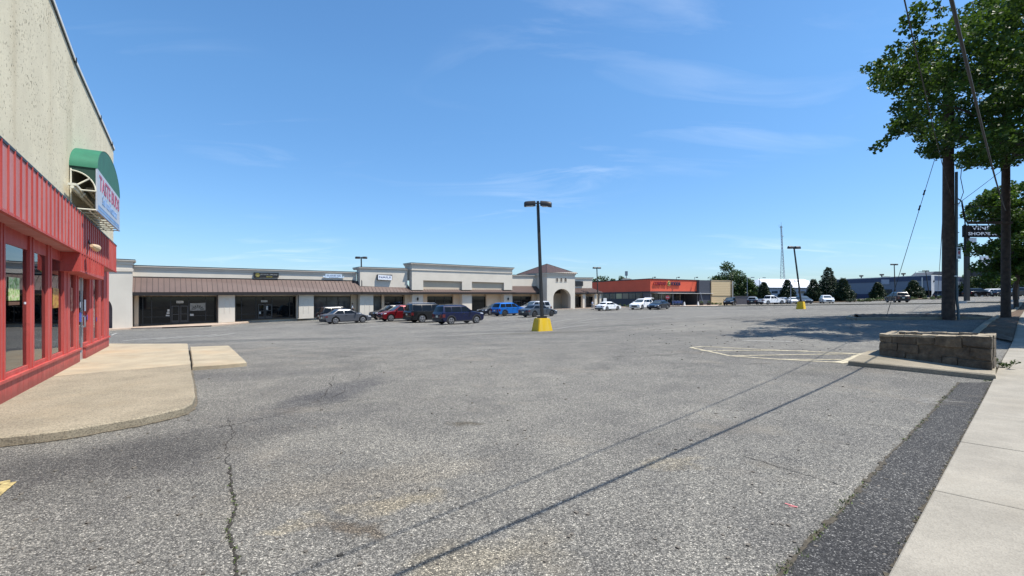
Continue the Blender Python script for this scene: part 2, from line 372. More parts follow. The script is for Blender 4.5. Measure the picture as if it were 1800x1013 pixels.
# ------------------------------------------------------------------ ground
def ray(x, y, D): return Vector(((x - CX) / F * D, D, EYE - (y - YH) / F * D))
ctrl = []
for X in (-14, -7, 0, 6): 
    for Y in (-12, 0, 6): ctrl.append((X, Y, 0.0))
ctrl += [(10, -10, 0.), (14, 0, 0.05), (0, 12, 0), (-8, 13, 0), (-13.5, 16, -.02), (-9, 20, -.1), (-20, 0, 0), (-22, 20, -.3), (0, 18, .0)]
for x, y, D in ((192, 582, 47.75), (230, 579.5, 49.2), (340, 576, 50.6), (400, 573, 52.2), (443, 569, 56.), (558, 563, 61.5),
                (400, 581, 35.), (605, 568.5, 48), (750, 566.5, 50), (700, 564.5, 51), (807, 569.5, 42.5), (860, 554, 65), (945, 556.5, 57),
                (953, 582, 28), (1068, 546, 79), (1128, 544, 79), (1158, 544, 77), (1180, 540, 91), (1280, 537, 102), (1350, 535.5, 101),
                (1452, 533.5, 100), (1576, 532, 78), (1408, 543.5, 56), (1240, 539.5, 85), (1657, 534.5, 62), (1700, 522, 110), (1550, 524.5, 120),
                (1400, 530, 150), (1000, 543.5, 86), (1050, 542, 92), (1505, 562.5, 24), (1740, 562, 24), (1450, 590, 19), (1200, 572, 27),
                (1214, 612, 15.5), (1340, 600, 17.5), (1100, 556, 45), (1250, 551, 48), (1700, 545, 40), (1500, 548, 45), (1746, 673, 9.6), (1490, 642, 12.03),
                (1785, 600, 18), (1792, 534, 40), (1726, 585, 19.5), (1550, 628, 12.7), (640, 590, 27), (780, 600, 20)):
    p = ray(x, y, D); ctrl.append((p.x, p.y, p.z))
ctrl += [(-120, 60, -2.5), (-150, 200, -2.), (0, 250, .6), (150, 300, 2.6), (300, 200, 3.), (120, 60, 2.4), (60, 10, 1.0), (-60, -40, 0), (60, -40, 0), (0, -60, 0), (-60, 15, -1.0), (300, 500, 3.), (-300, 500, -1.), (0, 500, 1.)]
C = np.array(ctrl); SC = 30.0
def tps_k(r2):
    return np.where(r2 > 1e-12, .5 * r2 * np.log(np.maximum(r2, 1e-12)), 0)
def gxy(P): # compress far distances so that near detail stays smooth
    return P / SC
_P = gxy(C[:, :2]); n = len(C)
K = tps_k(((_P[:, None] - _P[None]) ** 2).sum(2)) + np.eye(n) * .004
A = np.zeros((n + 3, n + 3)); A[:n, :n] = K; A[:n, n] = 1; A[:n, n + 1:] = _P; A[n, :n] = 1; A[n + 1:, :n] = _P.T
W = np.linalg.solve(A, np.concatenate([C[:, 2], np.zeros(3)]))
def zfun(X, Y):
    Q = np.stack([np.ravel(X), np.ravel(Y)], 1) / SC
    k = tps_k(((Q[:, None] - _P[None]) ** 2).sum(2))
    return (k @ W[:n] + W[n] + Q @ W[n + 1:]).reshape(np.shape(X))
def axis(segs):
    a = []
    for lo, hi, st in segs: a += list(np.arange(lo, hi, st))
    a.append(segs[-1][1]); return np.array(a)
GX = axis([(-700, -200, 50), (-200, -80, 8), (-80, -30, 2), (-30, 40, .5), (40, 110, 2), (110, 200, 8), (200, 700, 50)])
GY = axis([(-200, -40, 40), (-40, -6, 2), (-6, 40, .5), (40, 130, 1.5), (130, 250, 10), (250, 1500, 125)])
gxx, gyy = np.meshgrid(np.clip(GX, -150, 300), np.clip(GY, -60, 400))
GZ = np.clip(zfun(gxx, gyy), -2.2, 3.0)
def gz(x, y):
    i = min(max(int(np.searchsorted(GX, x) - 1), 0), len(GX) - 2); j = min(max(int(np.searchsorted(GY, y) - 1), 0), len(GY) - 2)
    u = (x - GX[i]) / (GX[i + 1] - GX[i]); v = (y - GY[j]) / (GY[j + 1] - GY[j])
    u = min(max(u, 0), 1); v = min(max(v, 0), 1)
    return float((GZ[j, i] * (1 - u) + GZ[j, i + 1] * u) * (1 - v) + (GZ[j + 1, i] * (1 - u) + GZ[j + 1, i + 1] * u) * v)
def gp(x, y, lift=0.0, D0=2.0, D1=200.):
    """ground point seen at pixel x, y"""
    D = D0; st = .25; prev = None
    while D < D1:
        p = ray(x, y, D); d = p.z - (gz(p.x, p.y) + lift)
        if d <= 0: break
        prev = D; D += st + D * .01
    lo = prev if prev else D0; hi = D
    for _ in range(24):
        m = (lo + hi) / 2; p = ray(x, y, m)
        if p.z - (gz(p.x, p.y) + lift) > 0: lo = m
        else: hi = m
    p = ray(x, y, (lo + hi) / 2); p.z = gz(p.x, p.y) + lift
    return p
def gplace(x, D, lift=0.0):
    X = (x - CX) / F * D
    return Vector((X, D, gz(X, D) + lift))
nx, ny = len(GX), len(GY)
me = bpy.data.meshes.new('asphalt_parking_lot')
vv = [(float(GX[i]), float(GY[j]), float(GZ[j, i])) for j in range(ny) for i in range(nx)]
ff = [(j * nx + i, j * nx + i + 1, (j + 1) * nx + i + 1, (j + 1) * nx + i) for j in range(ny - 1) for i in range(nx - 1)]
me.from_pydata(vv, [], ff); me.materials.append(asph); me.shade_smooth()
o = bpy.data.objects.new('ground', me); COL.objects.link(o); tag(o, kind='structure')

def drape(mb, poly_pts, lift):
    """strip of quads between two polylines lying on the ground"""
    pass
def ground_strip(mb, a, b, w, lift=.006, step=.5, jit=0.0):
    """flat line from a to b (world xy), width w, draped"""
    a = Vector(a[:2]); b = Vector(b[:2]); d = b - a; Ln = d.length
    if Ln < 1e-4: return
    d /= Ln; nrm = Vector((-d.y, d.x)); k = max(1, int(Ln / step)); vs = []
    for i in range(k + 1):
        c = a + d * Ln * i / k
        for s_ in (-1, 1):
            q = c + nrm * s_ * w / 2 * (1 + random.uniform(-jit, jit)); vs.append((q.x, q.y, gz(q.x, q.y) + lift + q.length * .0002))
    mb.add(vs, [(2 * i, 2 * i + 2, 2 * i + 3, 2 * i + 1) for i in range(k)])
def px_line(mb, pts, w, lift=.006, jit=0.1):
    P = [gp(*p) for p in pts]
    for a, b in zip(P[:-1], P[1:]): ground_strip(mb, a, b, w, lift, .4, jit)
def grid_patch(name, inside, x0, x1, y0, y1, st, lift, mat, kind='structure'):
    """sheet made of the cells whose centre passes inside(x,y); returns object"""
    pass
def quad_sheet(A0, A1, B0, B1, na, nb, lift):
    """sheet between line A0-A1 and B0-B1, draped"""
    mb = MB(); vs = []
    for i in range(na + 1):
        p = Vector(A0[:2]).lerp(Vector(A1[:2]), i / na); q = Vector(B0[:2]).lerp(Vector(B1[:2]), i / na)
        for k in range(nb + 1):
            c = p.lerp(q, k / nb); vs.append((c.x, c.y, gz(c.x, c.y) + lift))
    mb.add(vs, [(i * (nb + 1) + k, (i + 1) * (nb + 1) + k, (i + 1) * (nb + 1) + k + 1, i * (nb + 1) + k + 1) for i in range(na) for k in range(nb)])
    return mb
SD = Vector((922, 850)).normalized()          # direction of the pavement
SN = Vector((SD.y, -SD.x))                    # to its right
def sw(x0, D): return Vector((x0 + 1.085 * D, D))
# darker asphalt strip beside the pavement
mb = MB(); vs = []; NN = 60
for i in range(NN + 1):
    D = -6 + 15.6 * i / NN
    l = sw(-1.55 + .014 * math.sin(D * 2.1) + .008 * math.sin(D * 7), D); r = sw(-.84, D)
    for k in range(3):
        c = l.lerp(r, k / 2); vs.append((c.x, c.y, gz(c.x, c.y) + .005))
mb.add(vs, [(i * 3 + k, i * 3 + k + 1, (i + 1) * 3 + k + 1, (i + 1) * 3 + k) for i in range(NN) for k in range(2)])
tag(build(mb, 'asphalt_strip', asph2), kind='structure')
# pavement slabs
mb = MB()
D = 4.11 - 1.41 * 8; gap = .006; W_ = 2.6
for i in range(40):
    a = sw(-.87, D) + SD * gap; b = sw(-.87, D + 1.41) - SD * gap
    a2 = a + SN * W_; b2 = b + SN * W_
    P = [Vector((p.x, p.y, gz(p.x, p.y) + .035 + random.uniform(-.003, .003))) for p in (a, a2, b2, b)]
    Q = [p - Vector((0, 0, .12)) for p in P]
    ch = []
    cen = sum(P, Vector()) / 4
    for p in P: ch.append(p + (cen - p).normalized() * .012 + Vector((0, 0, .004)))
    mb.add(Q + P + ch, [(0, 1, 5, 4), (1, 2, 6, 5), (2, 3, 7, 6), (3, 0, 4, 7), (4, 5, 9, 8), (5, 6, 10, 9), (6, 7, 11, 10), (7, 4, 8, 11), (8, 9, 10, 11)])
    D += 1.41
tag(build(mb, 'sidewalk', conc_side), kind='structure')
# road beyond the pavement
a0 = sw(-.87, -30) + SN * 3.6; a1 = sw(-.87, 120) + SN * 3.6
tag(build(quad_sheet(a0, a1, a0 + SN * 14, a1 + SN * 14, 120, 10, .012), 'road', asph2), kind='structure')
tag(build(quad_sheet(sw(-.87, -30) + SN * 2.62, sw(-.87, 120) + SN * 2.62, a0, a1, 140, 2, .03), 'verge', dirt), kind='structure')
# soil strip between kerb and pavement, beyond the planter
c0 = gp(1722, 588); c1 = gp(1793, 533); e0 = gp(1779, 604); 
d0 = sw(-.87, e0.y); d1 = sw(-.87, c1.y + 2)
mb = quad_sheet(c0.xy, c1.xy, d0, d1, 50, 6, .07)
for v in mb.v: v.z += random.uniform(-.015, .035)
tag(build(mb, 'soil_strip', mulch), kind='structure')
def kerb(pts, w, h, name, mat=conc_curb):
    """continuous kerb along a world polyline"""
    loops = []
    for i, p in enumerate(pts):
        p = Vector(p[:2]); a = Vector(pts[max(i - 1, 0)][:2]); b = Vector(pts[min(i + 1, len(pts) - 1)][:2])
        d = (b - a).normalized(); nn = Vector((-d.y, d.x)); z = gz(p.x, p.y)
        loops.append([Vector((*(p - nn * w / 2), z - .2)), Vector((*(p - nn * w / 2), z + h - .02)), Vector((*(p - nn * w / 2.6), z + h)),
                      Vector((*(p + nn * w / 2.6), z + h)), Vector((*(p + nn * w / 2), z + h - .02)), Vector((*(p + nn * w / 2), z - .2))])
    mb = MB().loft(loops)
    return tag(build(mb, name, mat), kind='structure')
def dens(pts, k=8):
    out = []
    for a, b in zip(pts[:-1], pts[1:]):
        for i in range(k): out.append(Vector(a[:2]).lerp(Vector(b[:2]), i / k))
    out.append(Vector(pts[-1][:2])); return out
kerb(dens([gp(1712, 592), gp(1750, 562), gp(1796, 533, D1=60)], 14), .22, .13, 'kerb')
# island with the utility poles
i0 = gp(1505, 563); i1 = gp(1748, 561.5); i2 = gp(1530, 557)
ib0 = gp(1735, 553.5)
mb = MB(); 
pl = [i0.xy, i1.xy, Vector((i1.x + 1.0, i1.y + 2.4)), Vector((i0.x + 1.6, i0.y + 2.4)), Vector((i0.x + .3, i0.y + 1.0))]
kerb(dens(pl + [pl[0]], 10), .2, .14, 'island_kerb')
mb = quad_sheet(pl[0] + Vector((.3, .15)), pl[1] + Vector((0, .12)), pl[3], pl[2], 40, 8, .13)
for v in mb.v: v.z += random.uniform(-.01, .045)
tag(build(mb, 'island_soil', mulch), kind='structure')
# far kerb line with low island across the lot
kerb(dens([gp(1225, 539.5), gp(1300, 538.6), gp(1430, 537), gp(1560, 535.4), gp(1657, 534.5), gp(1760, 533)], 6), .35, .15, 'far_kerb')

# paint lines
mb = MB()
px_line(mb, [(1214, 611.5), (1282, 626), (1350, 631), (1470, 637.5)], .11)
px_line(mb, [(1214, 611.5), (1236, 609.5), (1300, 613), (1400, 617.5), (1512, 622.5)], .11)
px_line(mb, [(1470, 638), (1490, 636), (1508, 628), (1530, 621)], .3)
px_line(mb, [(1232, 617), (1330, 616.5), (1420, 617.5)], .10)
px_line(mb, [(1282, 626), (1400, 624), (1512, 622.5)], .10)
px_line(mb, [(1370, 632), (1480, 632.5)], .10)
tag(build(mb, 'hatched_marking', yellow_line), kind='structure')
mb = MB()
px_line(mb, [(1305, 599), (1390, 601)], .10)
px_line(mb, [(783, 591), (850, 587), (905, 584.5)], .11); px_line(mb, [(968, 579.5), (1000, 575), (1036, 571)], .11)
px_line(mb, [(866, 579), (930, 575)], .11); px_line(mb, [(1000, 569), (1090, 563)], .11)
px_line(mb, [(1100, 562), (1180, 556)], .13); px_line(mb, [(1185, 561), (1280, 554)], .14); px_line(mb, [(1480, 570), (1530, 569)], .08)
for k in range(9):
    xa = 640 + k * 47; px_line(mb, [(xa, 576 - k * 1.3), (xa + 34, 573 - k * 1.6)], .11)
px_line(mb, [(196, 590), (206, 586)], .1)
for k in range(6): px_line(mb, [(215 + k * 30, 600 - k * 1.5), (262 + k * 30, 595 - k * 1.7)], .11)
# surveyor's paint near the pavement
for k in range(7):
    x = 1608 + random.uniform(0, 14); y = 700 + k * 1.4; px_line(mb, [(x, y), (x + random.uniform(18, 34), y + 2)], .012, .009, .5)
px_line(mb, [(1660, 706), (1692, 708)], .012, .009, .5)
tag(build(mb, 'parking_lines', white_paint), kind='structure')
mb = MB(); px_line(mb, [(1380, 886), (1402, 893)], .015, .006, .6); px_line(mb, [(1386, 891), (1398, 893)], .01, .006, .6)
tag(build(mb, 'pink_marking', simple('pink_paint', (.55, .16, .17), .8, var=.3)), kind='structure')
mb = MB(); px_line(mb, [(-40, 858), (18, 847)], .09, .006, .3); px_line(mb, [(-20, 878), (16, 850)], .10, .007, .3)
tag(build(mb, 'yellow_marking', simple('worn_yellow', (.38, .30, .13), .8, var=.5, scale=22)), kind='structure')
# cracks, plus one dark line painted as the lamp post's shadow
mb = MB()
def crack(pts, w, seg=9, amp=.03):
    P = [gp(*p).xy for p in pts]; out = []
    for a, b in zip(P[:-1], P[1:]):
        for i in range(seg):
            q = a.lerp(b, i / seg); out.append(q + Vector((random.gauss(0, amp), random.gauss(0, amp))))
    out.append(P[-1])
    for a, b in zip(out[:-1], out[1:]): ground_strip(mb, a, b, w * random.uniform(.4, 1.5), .004 + random.uniform(0, .001), .3, .4)
    return out
ck = crack([(404, 825), (408, 868), (415, 890), (400, 935), (412, 965), (420, 1030)], .020, 12, .007)
crack([(380, 752), (420, 745), (560, 712), (660, 700)], .010, 9, .02)
crack([(590, 660), (575, 690), (560, 706)], .012, 7, .03)
crack([(404, 825), (396, 790), (410, 760), (402, 735)], .006, 6, .02)
crack([(1300, 800), (1370, 822), (1440, 842), (1492, 858)], .008, 9, .008)
crack([(1420, 738), (1500, 745), (1586, 752)], .006, 7, .01)
crack([(560, 660), (640, 650), (590, 700), (500, 720)], .008, 6, .04)
for sds in range(10):
    x = random.uniform(430, 1200); y = random.uniform(585, 640); crack([(x, y), (x + random.uniform(60, 190), y + random.uniform(-9, 9)), (x + random.uniform(200, 320), y + random.uniform(-6, 12))], .018, 8, .05)
px = [(904, 584.5), (937, 581)]; crack([(845, 583.8), (935, 582), (1000, 580)], .05, 10, .05)  # dark line painted where the nearest lamp post's shadow falls
crack([(1220, 559), (1330, 564), (1500, 563.5)], .06, 12, .08)
tag(build(mb, 'cracks', crack_shade_m), kind='structure')  # mesh also holds the painted post shadow
# ragged seams where asphalt and pavement meet
mb = MB()
for D_ in np.arange(1.5, 9.6, .06):
    c = sw(-1.55 + .014 * math.sin(D_ * 2.1) + .008 * math.sin(D_ * 7), D_); c2 = sw(-1.55 + .014 * math.sin((D_ + .06) * 2.1) + .008 * math.sin((D_ + .06) * 7), D_ + .06)
    ground_strip(mb, c, c2, random.uniform(.004, .045), .008, 1, .8)
for D_ in np.arange(1.5, 20, .035):
    ground_strip(mb, sw(-.875, D_), sw(-.875, D_ + .036), random.uniform(.012, .055), .009, 1, .7)
tag(build(mb, 'edge_dirt', simple('seam_dirt', (.062, .052, .036), .95, var=.4, scale=25)), kind='structure')
# weeds in the seams (nobody could count them)
mb = MB()
def tuft(p, s):
    for _ in range(int(10 + s * 120)):
        a = random.uniform(0, 6.28); r = random.uniform(0, s); h = random.uniform(.3, .9) * s * .5
        q = Vector((p[0] + math.cos(a) * r, p[1] + math.sin(a) * r * 1.4, gz(p[0], p[1]) + .006)); t = Vector((random.gauss(0, .5), random.gauss(0, .5), 1)) * h
        b = Vector((math.cos(a + 1.5), math.sin(a + 1.5), 0)) * .004
        mb.add([q - b, q + b, q + t + b, q + t], [(0, 1, 2, 3)])
for D_ in (2.95, 3.0, 3.15, 3.35, 3.4, 3.95, 4.05, 4.6, 6.3, 6.5, 7.4, 7.8, 8.2, 8.8, 9.1):
    c = sw(-1.555 + .014 * math.sin(D_ * 2.1), D_); tuft(c, random.uniform(.02, .06))
for q in ck[::4]: tuft(q, random.uniform(.012, .04))
for _ in range(70): D_ = random.choice((random.uniform(2.6, 4.4), random.uniform(5.5, 9.3))); tuft(sw(-1.55 + random.gauss(0, .015), D_), random.uniform(.008, .035))
for _ in range(60): tuft(sw(-.90 + random.gauss(0, .015), random.uniform(2.5, 12)), random.uniform(.008, .025))
for D_ in np.arange(2.5, 9, .8): tuft(sw(-.90, D_), .02)
for _ in range(60):
    D_ = random.uniform(9.7, 11.8); c = sw(-1.0 + random.gauss(0, .05), D_); tuft(c, random.uniform(.02, .05))
tag(build(mb, 'weeds', weed, recalc=False), 'small green weeds growing in the asphalt seams and cracks', 'weeds', kind='stuff')
# leaf litter and pebbles
mb = MB()
for _ in range(420):
    if random.random() < .6: x, y = random.uniform(0, 1700), random.uniform(600, 1010)
    else: x, y = random.uniform(1100, 1500), random.uniform(570, 620)
    p = gp(x, y); s = random.uniform(.004, .014) * (1 + p.y * .06)
    mb.box((p.x, p.y, p.z + s * .3), (s * 2, s * 1.4, s * .7), random.uniform(0, 3))
tag(build(mb, 'gravel_bits', simple('pebble', (.13, .115, .095), .9, var=.6, scale=3.)), 'scattered small stones and debris on the asphalt', 'debris', kind='stuff')

# ------------------------------------------------------------------ facade helper
class Plane:
    def __init__(s, P0, u):
        s.P = Vector((P0[0], P0[1])); s.u = Vector(u).normalized(); s.n = Vector((s.u.y, -s.u.x))
        s.c = s.P.dot(s.n); s.n3 = Vector((s.n.x, s.n.y, 0)); s.u3 = Vector((s.u.x, s.u.y, 0))
    def pt(s, x, y, o=0.0):
        r = Vector(((x - CX) / F, 1.0)); D = (s.c + o) / r.dot(s.n); return ray(x, y, D)
    def s_(s, x, o=0.0):
        p = s.pt(x, YH, o); return (p.xy - s.P).dot(s.u)
    def at(s, t, z, o=0.0):
        q = s.P + s.u * t + s.n * o; return Vector((q.x, q.y, z))
    def zy(s, t, y, o=0.0):
        q = s.P + s.u * t + s.n * o; return EYE - (y - YH) * q.y / F
    def row(s, t, y, o=0.0): return s.at(t, s.zy(t, y, o), o)
    def box(s, mb, x0, x1, yt0, yt1, yb0, yb1, o, d):
        return mb.prism([s.pt(x0, yt0, o), s.pt(x1, yt1, o), s.pt(x1, yb1, o), s.pt(x0, yb0, o)], s.n3 * -d)
    def sbox(s, mb, t0, t1, z0, z1, o0, o1, z0b=None, z1b=None):
        z0b = z0 if z0b is None else z0b; z1b = z1 if z1b is None else z1b
        return mb.prism([s.at(t0, z0, o1), s.at(t1, z0b, o1), s.at(t1, z1b, o1), s.at(t0, z1, o1)], s.n3 * (o0 - o1))
    def poly(s, mb, pts, o, d): return mb.prism([s.pt(x, y, o) for x, y in pts], s.n3 * -d)
def text_mesh(txt, height, width, depth=.01, bold=0.0, shear=0.0):
    """glyphs in local x (right) y (up), origin lower left, scaled to the given size"""
    cu = bpy.data.curves.new('lettering', 'FONT'); cu.body = txt; cu.size = 1; cu.extrude = .5; cu.offset = bold; cu.shear = shear; cu.resolution_u = 2
    ob = bpy.data.objects.new('lettering', cu); COL.objects.link(ob)
    dg = bpy.context.evaluated_depsgraph_get(); me = bpy.data.meshes.new_from_object(ob.evaluated_get(dg))
    vs = [v.co.copy() for v in me.vertices]; fs = [tuple(p.vertices) for p in me.polygons]
    bpy.data.objects.remove(ob); bpy.data.curves.remove(cu); bpy.data.meshes.remove(me)
    x0 = min(v.x for v in vs); x1 = max(v.x for v in vs); y0 = min(v.y for v in vs); y1 = max(v.y for v in vs)
    return [(((v.x - x0) / (x1 - x0)) * width, ((v.y - y0) / (y1 - y0)) * height, (v.z + .5) * depth) for v in vs], fs
def put_text(mb, txt, org, u, up, nrm, height, width, depth=.01, bold=0.0, shear=0.0):
    vs, fs = text_mesh(txt, height, width, depth, bold, shear)
    mb.add([Vector(org) + Vector(u) * a + Vector(up) * b + Vector(nrm) * c for a, b, c in vs], fs)

# ------------------------------------------------------------------ walkway in front of the near building
WALKZ = .115
def topz(p, h=WALKZ): return Vector((p[0], p[1], gz(p[0], p[1]) + h))
out_px = [(-110, 788), (-50, 776), (0, 768), (60, 762), (120, 755), (189, 743), (250, 733), (300, 722), (325, 716), (338, 708), (343, 695), (341, 675), (337, 655), (334.7, 640), (332, 622), (330, 606), (262, 606.5), (193, 607)]
top = [gp(x, y, WALKZ) for x, y in out_px]
Lp0 = ray(0, 711, 1.53 * F / 183); Lp1 = ray(192.5, 608, 1.53 * F / 80)
LB = Plane(Lp0.xy, (Lp1 - Lp0).xy)
back = [Vector((*(Lp1.xy - LB.n * .6), 0)), Vector((*(LB.P + LB.u * LB.s_(-120) - LB.n * .4), 0))]
poly = [Vector((p.x, p.y, WALKZ + .0)) for p in top] + [Vector((p.x, p.y, WALKZ)) for p in back]
def slab_mesh(poly, zt, h, ch=.012):
    mb = MB(); cen = sum(poly, Vector()) / len(poly); n = len(poly)
    T = [Vector((p.x, p.y, zt(p))) for p in poly]
    def inset(i):
        a, b, c = poly[i - 1], poly[i], poly[(i + 1) % n]
        d1 = (b - a).xy.normalized(); d2 = (c - b).xy.normalized(); m = Vector((-(d1.y + d2.y), d1.x + d2.x))
        if m.length < 1e-6: m = Vector((-d1.y, d1.x))
        return m.normalized()
    area = sum(poly[i].x * poly[(i + 1) % n].y - poly[(i + 1) % n].x * poly[i].y for i in range(n)); sg = 1 if area > 0 else -1
    ins = []
    for i in range(n):
        m = inset(i) * sg * ch; ins.append(Vector((T[i].x + m.x, T[i].y + m.y, T[i].z)))
    mid = [p - Vector((0, 0, ch)) for p in T]; low = [p - Vector((0, 0, h)) for p in T]
    mb.add(low + mid + ins, [(i, (i + 1) % n, (i + 1) % n + n, i + n) for i in range(n)] + [(i + n, (i + 1) % n + n, (i + 1) % n + 2 * n, i + 2 * n) for i in range(n)] + [list(range(2 * n, 3 * n))])
    return mb
def dense(poly, st=.35, j=.008):
    out = []
    for i in range(len(poly)):
        a, b = poly[i], poly[(i + 1) % len(poly)]; k = max(1, int((b - a).length / st))
        for m in range(k):
            q = a.lerp(b, m / k); out.append(q + Vector((random.uniform(-j, j), random.uniform(-j, j), 0)))
    return out
# near aggregate part and far smooth part
yb = gp(334.7, 640, WALKZ); ybl = Vector((*(LB.P + LB.u * LB.s_(92)), 0))
near = [p for p in poly[:14]] + [Vector((ybl.x, ybl.y, 0)) - LB.n3 * .3, back[1]]
near[13] = Vector((yb.x, yb.y, WALKZ))
far = [Vector((yb.x, yb.y + .012, WALKZ))] + poly[14:18] + [back[0], Vector((ybl.x, ybl.y + .012, 0)) - LB.n3 * .3]
tag(build(slab_mesh(dense(near), lambda p: .115, .35, .02), 'walkway', conc_walk), kind='structure')
tag(build(slab_mesh(dense(far), lambda p: .118, .35, .015), 'walkway', conc_smooth), kind='structure')
st_px = [(334, 611), (402.6, 609), (418, 622), (434, 637), (386, 641), (338.5, 644)]
stp = [gp(x, y, .10) for x, y in st_px]
tag(build(slab_mesh(dense([Vector((p.x, p.y, 0)) for p in stp], .4, .005), lambda p: .105, .3, .02), 'step_slab', conc_smooth), kind='structure')
# dirt at the foot of the kerb
mb = MB()
for a, b in zip(top[:13], top[1:14]):
    nseg = max(1, int((b - a).length / .1))
    for i in range(nseg):
        p, q = a.lerp(b, i / nseg), a.lerp(b, (i + 1) / nseg); ground_strip(mb, p, q, random.uniform(.05, .1), .007, 1, .4)
tag(build(mb, 'edge_dirt', simple('kerb_dirt', (.12, .10, .07), .95, var=.5, scale=20)), kind='structure')

# ------------------------------------------------------------------ near building (left)
bld = thing('restaurant_building', 'cream stucco building with red metal fascia and red framed shop windows, at the left edge', 'building', (Lp1.x, Lp1.y, 0))
sE = LB.s_(191.5, 0)                      # end of the shop front
def Zr(y, x, o): return LB.pt(x, y, o).z
# stucco upper wall, roof edge as a slightly rising line
sW = LB.s_(199.4, .08)
zt_end = LB.pt(199.4, 264, .08).z; zt_mid = LB.pt(129.6, 108, .08).z; s_mid = LB.s_(129.6, .08); zt_near = LB.pt(90, 2, .08).z; s_near = LB.s_(90, .08)
mb = MB()
zb = 2.95
front = [LB.at(-9, zb, .08), LB.at(sW, zb, .08), LB.at(sW, zt_end, .08), LB.at(s_mid, zt_mid, .08), LB.at(s_near, zt_near, .08), LB.at(-9, zt_near + .5, .08)]
mb.prism(front, LB.n3 * -9)
build(mb, 'wall', stu, bld)
mb = MB()
for (sa, za), (sb, zb_) in (((sW + .03, zt_end), (s_mid, zt_mid)), ((s_mid, zt_mid), (s_near, zt_near)), ((s_near, zt_near), (-9, zt_near + .5))):
    for k_ in range(2):
        mm = MB()
    mb.prism([LB.at(sa, za + .002, .12), LB.at(sb, zb_ + .002, .12), LB.at(sb, zb_ + .075, .12), LB.at(sa, za + .075, .12)], LB.n3 * -.3)
build(mb, 'roof_edge', white_m, bld)
mb = MB()
for (sa, za), (sb, zb_) in (((sW + .03, zt_end), (s_mid, zt_mid)), ((s_mid, zt_mid), (s_near, zt_near)), ((s_near, zt_near), (-9, zt_near + .5))):
    mb.prism([LB.at(sa, za + .0, .105), LB.at(sb, zb_ + .0, .105), LB.at(sb, zb_ - .02, .095), LB.at(sa, za - .02, .095)], LB.n3 * -.02)
for sj in (s_mid, (s_mid + sW) / 2 + .3, sW - .6):
    za = zt_end + (zt_mid - zt_end) * (sW - sj) / (sW - s_mid); LB.sbox(mb, sj - .02, sj + .02, za - .03, za + .09, .05, .135)
build(mb, 'roof_flashing', frame_dark, bld)
# red standing seam fascia
OF = .28
def fz_top(t):
    t0 = LB.s_(0, OF); t1 = LB.s_(204.7, OF); z0 = LB.pt(0, 241, OF).z; z1 = LB.pt(204.7, 432, OF).z; return z0 + (z1 - z0) * (t - t0) / (t1 - t0)
def fz_bot(t):
    t0 = LB.s_(0, OF); t1 = LB.s_(140, OF); z0 = LB.pt(0, 368, OF).z; z1 = LB.pt(140, 443.6, OF).z; return z0 + (z1 - z0) * (t - t0) / (t1 - t0)
sF = LB.s_(204.7, OF); s140 = LB.s_(140.2, OF); s182 = LB.s_(182.3, OF)
mb = MB()
LB.sbox(mb, -9, sF, fz_bot(-9), fz_top(-9), -.3, OF - .012, fz_bot(sF), fz_top(sF))
t = -8.95
while t < sF - .02:
    mb.mat(0); LB.sbox(mb, t, t + .275, fz_bot(t) + .02, fz_top(t) - .02, OF - .02, OF, fz_bot(t + .275) + .02, fz_top(t + .275) - .02) if t + .275 < sF else None
    mb.mat(1); LB.sbox(mb, t - .011, t + .0, fz_bot(t), fz_top(t) - .015, OF - .02, OF + .022); t += .288
mb.mat(2); LB.sbox(mb, -9, sF + .01, fz_top(-9) - .035, fz_top(-9) + .01, -.1, OF + .012, fz_top(sF) - .035, fz_top(sF) + .01)
mb.mat(1); LB.sbox(mb, -9, sF + .005, fz_bot(-9) - .012, fz_bot(-9) + .03, OF - .05, OF + .012, fz_bot(sF) - .012, fz_bot(sF) + .03)
build(mb, 'fascia', [red_fascia, red_metal, frame_dark], bld)
# soffit and window head
mb = MB(); LB.sbox(mb, -9, sF - .02, fz_bot(-9) + .02, fz_bot(-9) + .08, -.25, OF - .06, fz_bot(sF) + .02, fz_bot(sF) + .08)
build(mb, 'soffit', red_metal, bld)
# canopy box over the door
zc0 = LB.pt(140.2, 477.3, OF).z; zc1 = LB.pt(182.3, 492, OF).z
mb = MB()
LB.sbox(mb, s140, s182, zc0, fz_bot(s140) + .02, -.12, OF + .0, zc1, fz_bot(s182) + .02)
t = s140 + .02
while t < s182: LB.sbox(mb, t, t + .012, zc0 + .02, fz_bot(t), OF, OF + .025, None, None); t += .288
build(mb, 'door_canopy', red_metal, bld)
# low base wall with ledge
GOUT = -.027
zbase_t = .46
mb = MB()
sd0 = LB.s_(141.3, 0); sd1 = LB.s_(150.5, 0)
for a, b in ((-9, sd0), (sd1, sE)):
    LB.sbox(mb, a, b, -.2, zbase_t - .045, -.3, -.012)
    t = a
    while t < b - .05:
        e = min(t + random.choice((.30, .32, .29)), b); LB.sbox(mb, t + .004, e - .004, .1, zbase_t - .05, -.02, 0); t = e
build(mb, 'base_wall', red_metal, bld, bevel=.0)
mb = MB()
for a, b in ((-9, sd0 + .02), (sd1 - .02, sE + .04)):
    LB.sbox(mb, a, b, zbase_t - .045, zbase_t, -.3, .035)
    LB.sbox(mb, a, b, zbase_t + .002, zbase_t + .07, -.12, -.02)
build(mb, 'window_sill', red_metal, bld)
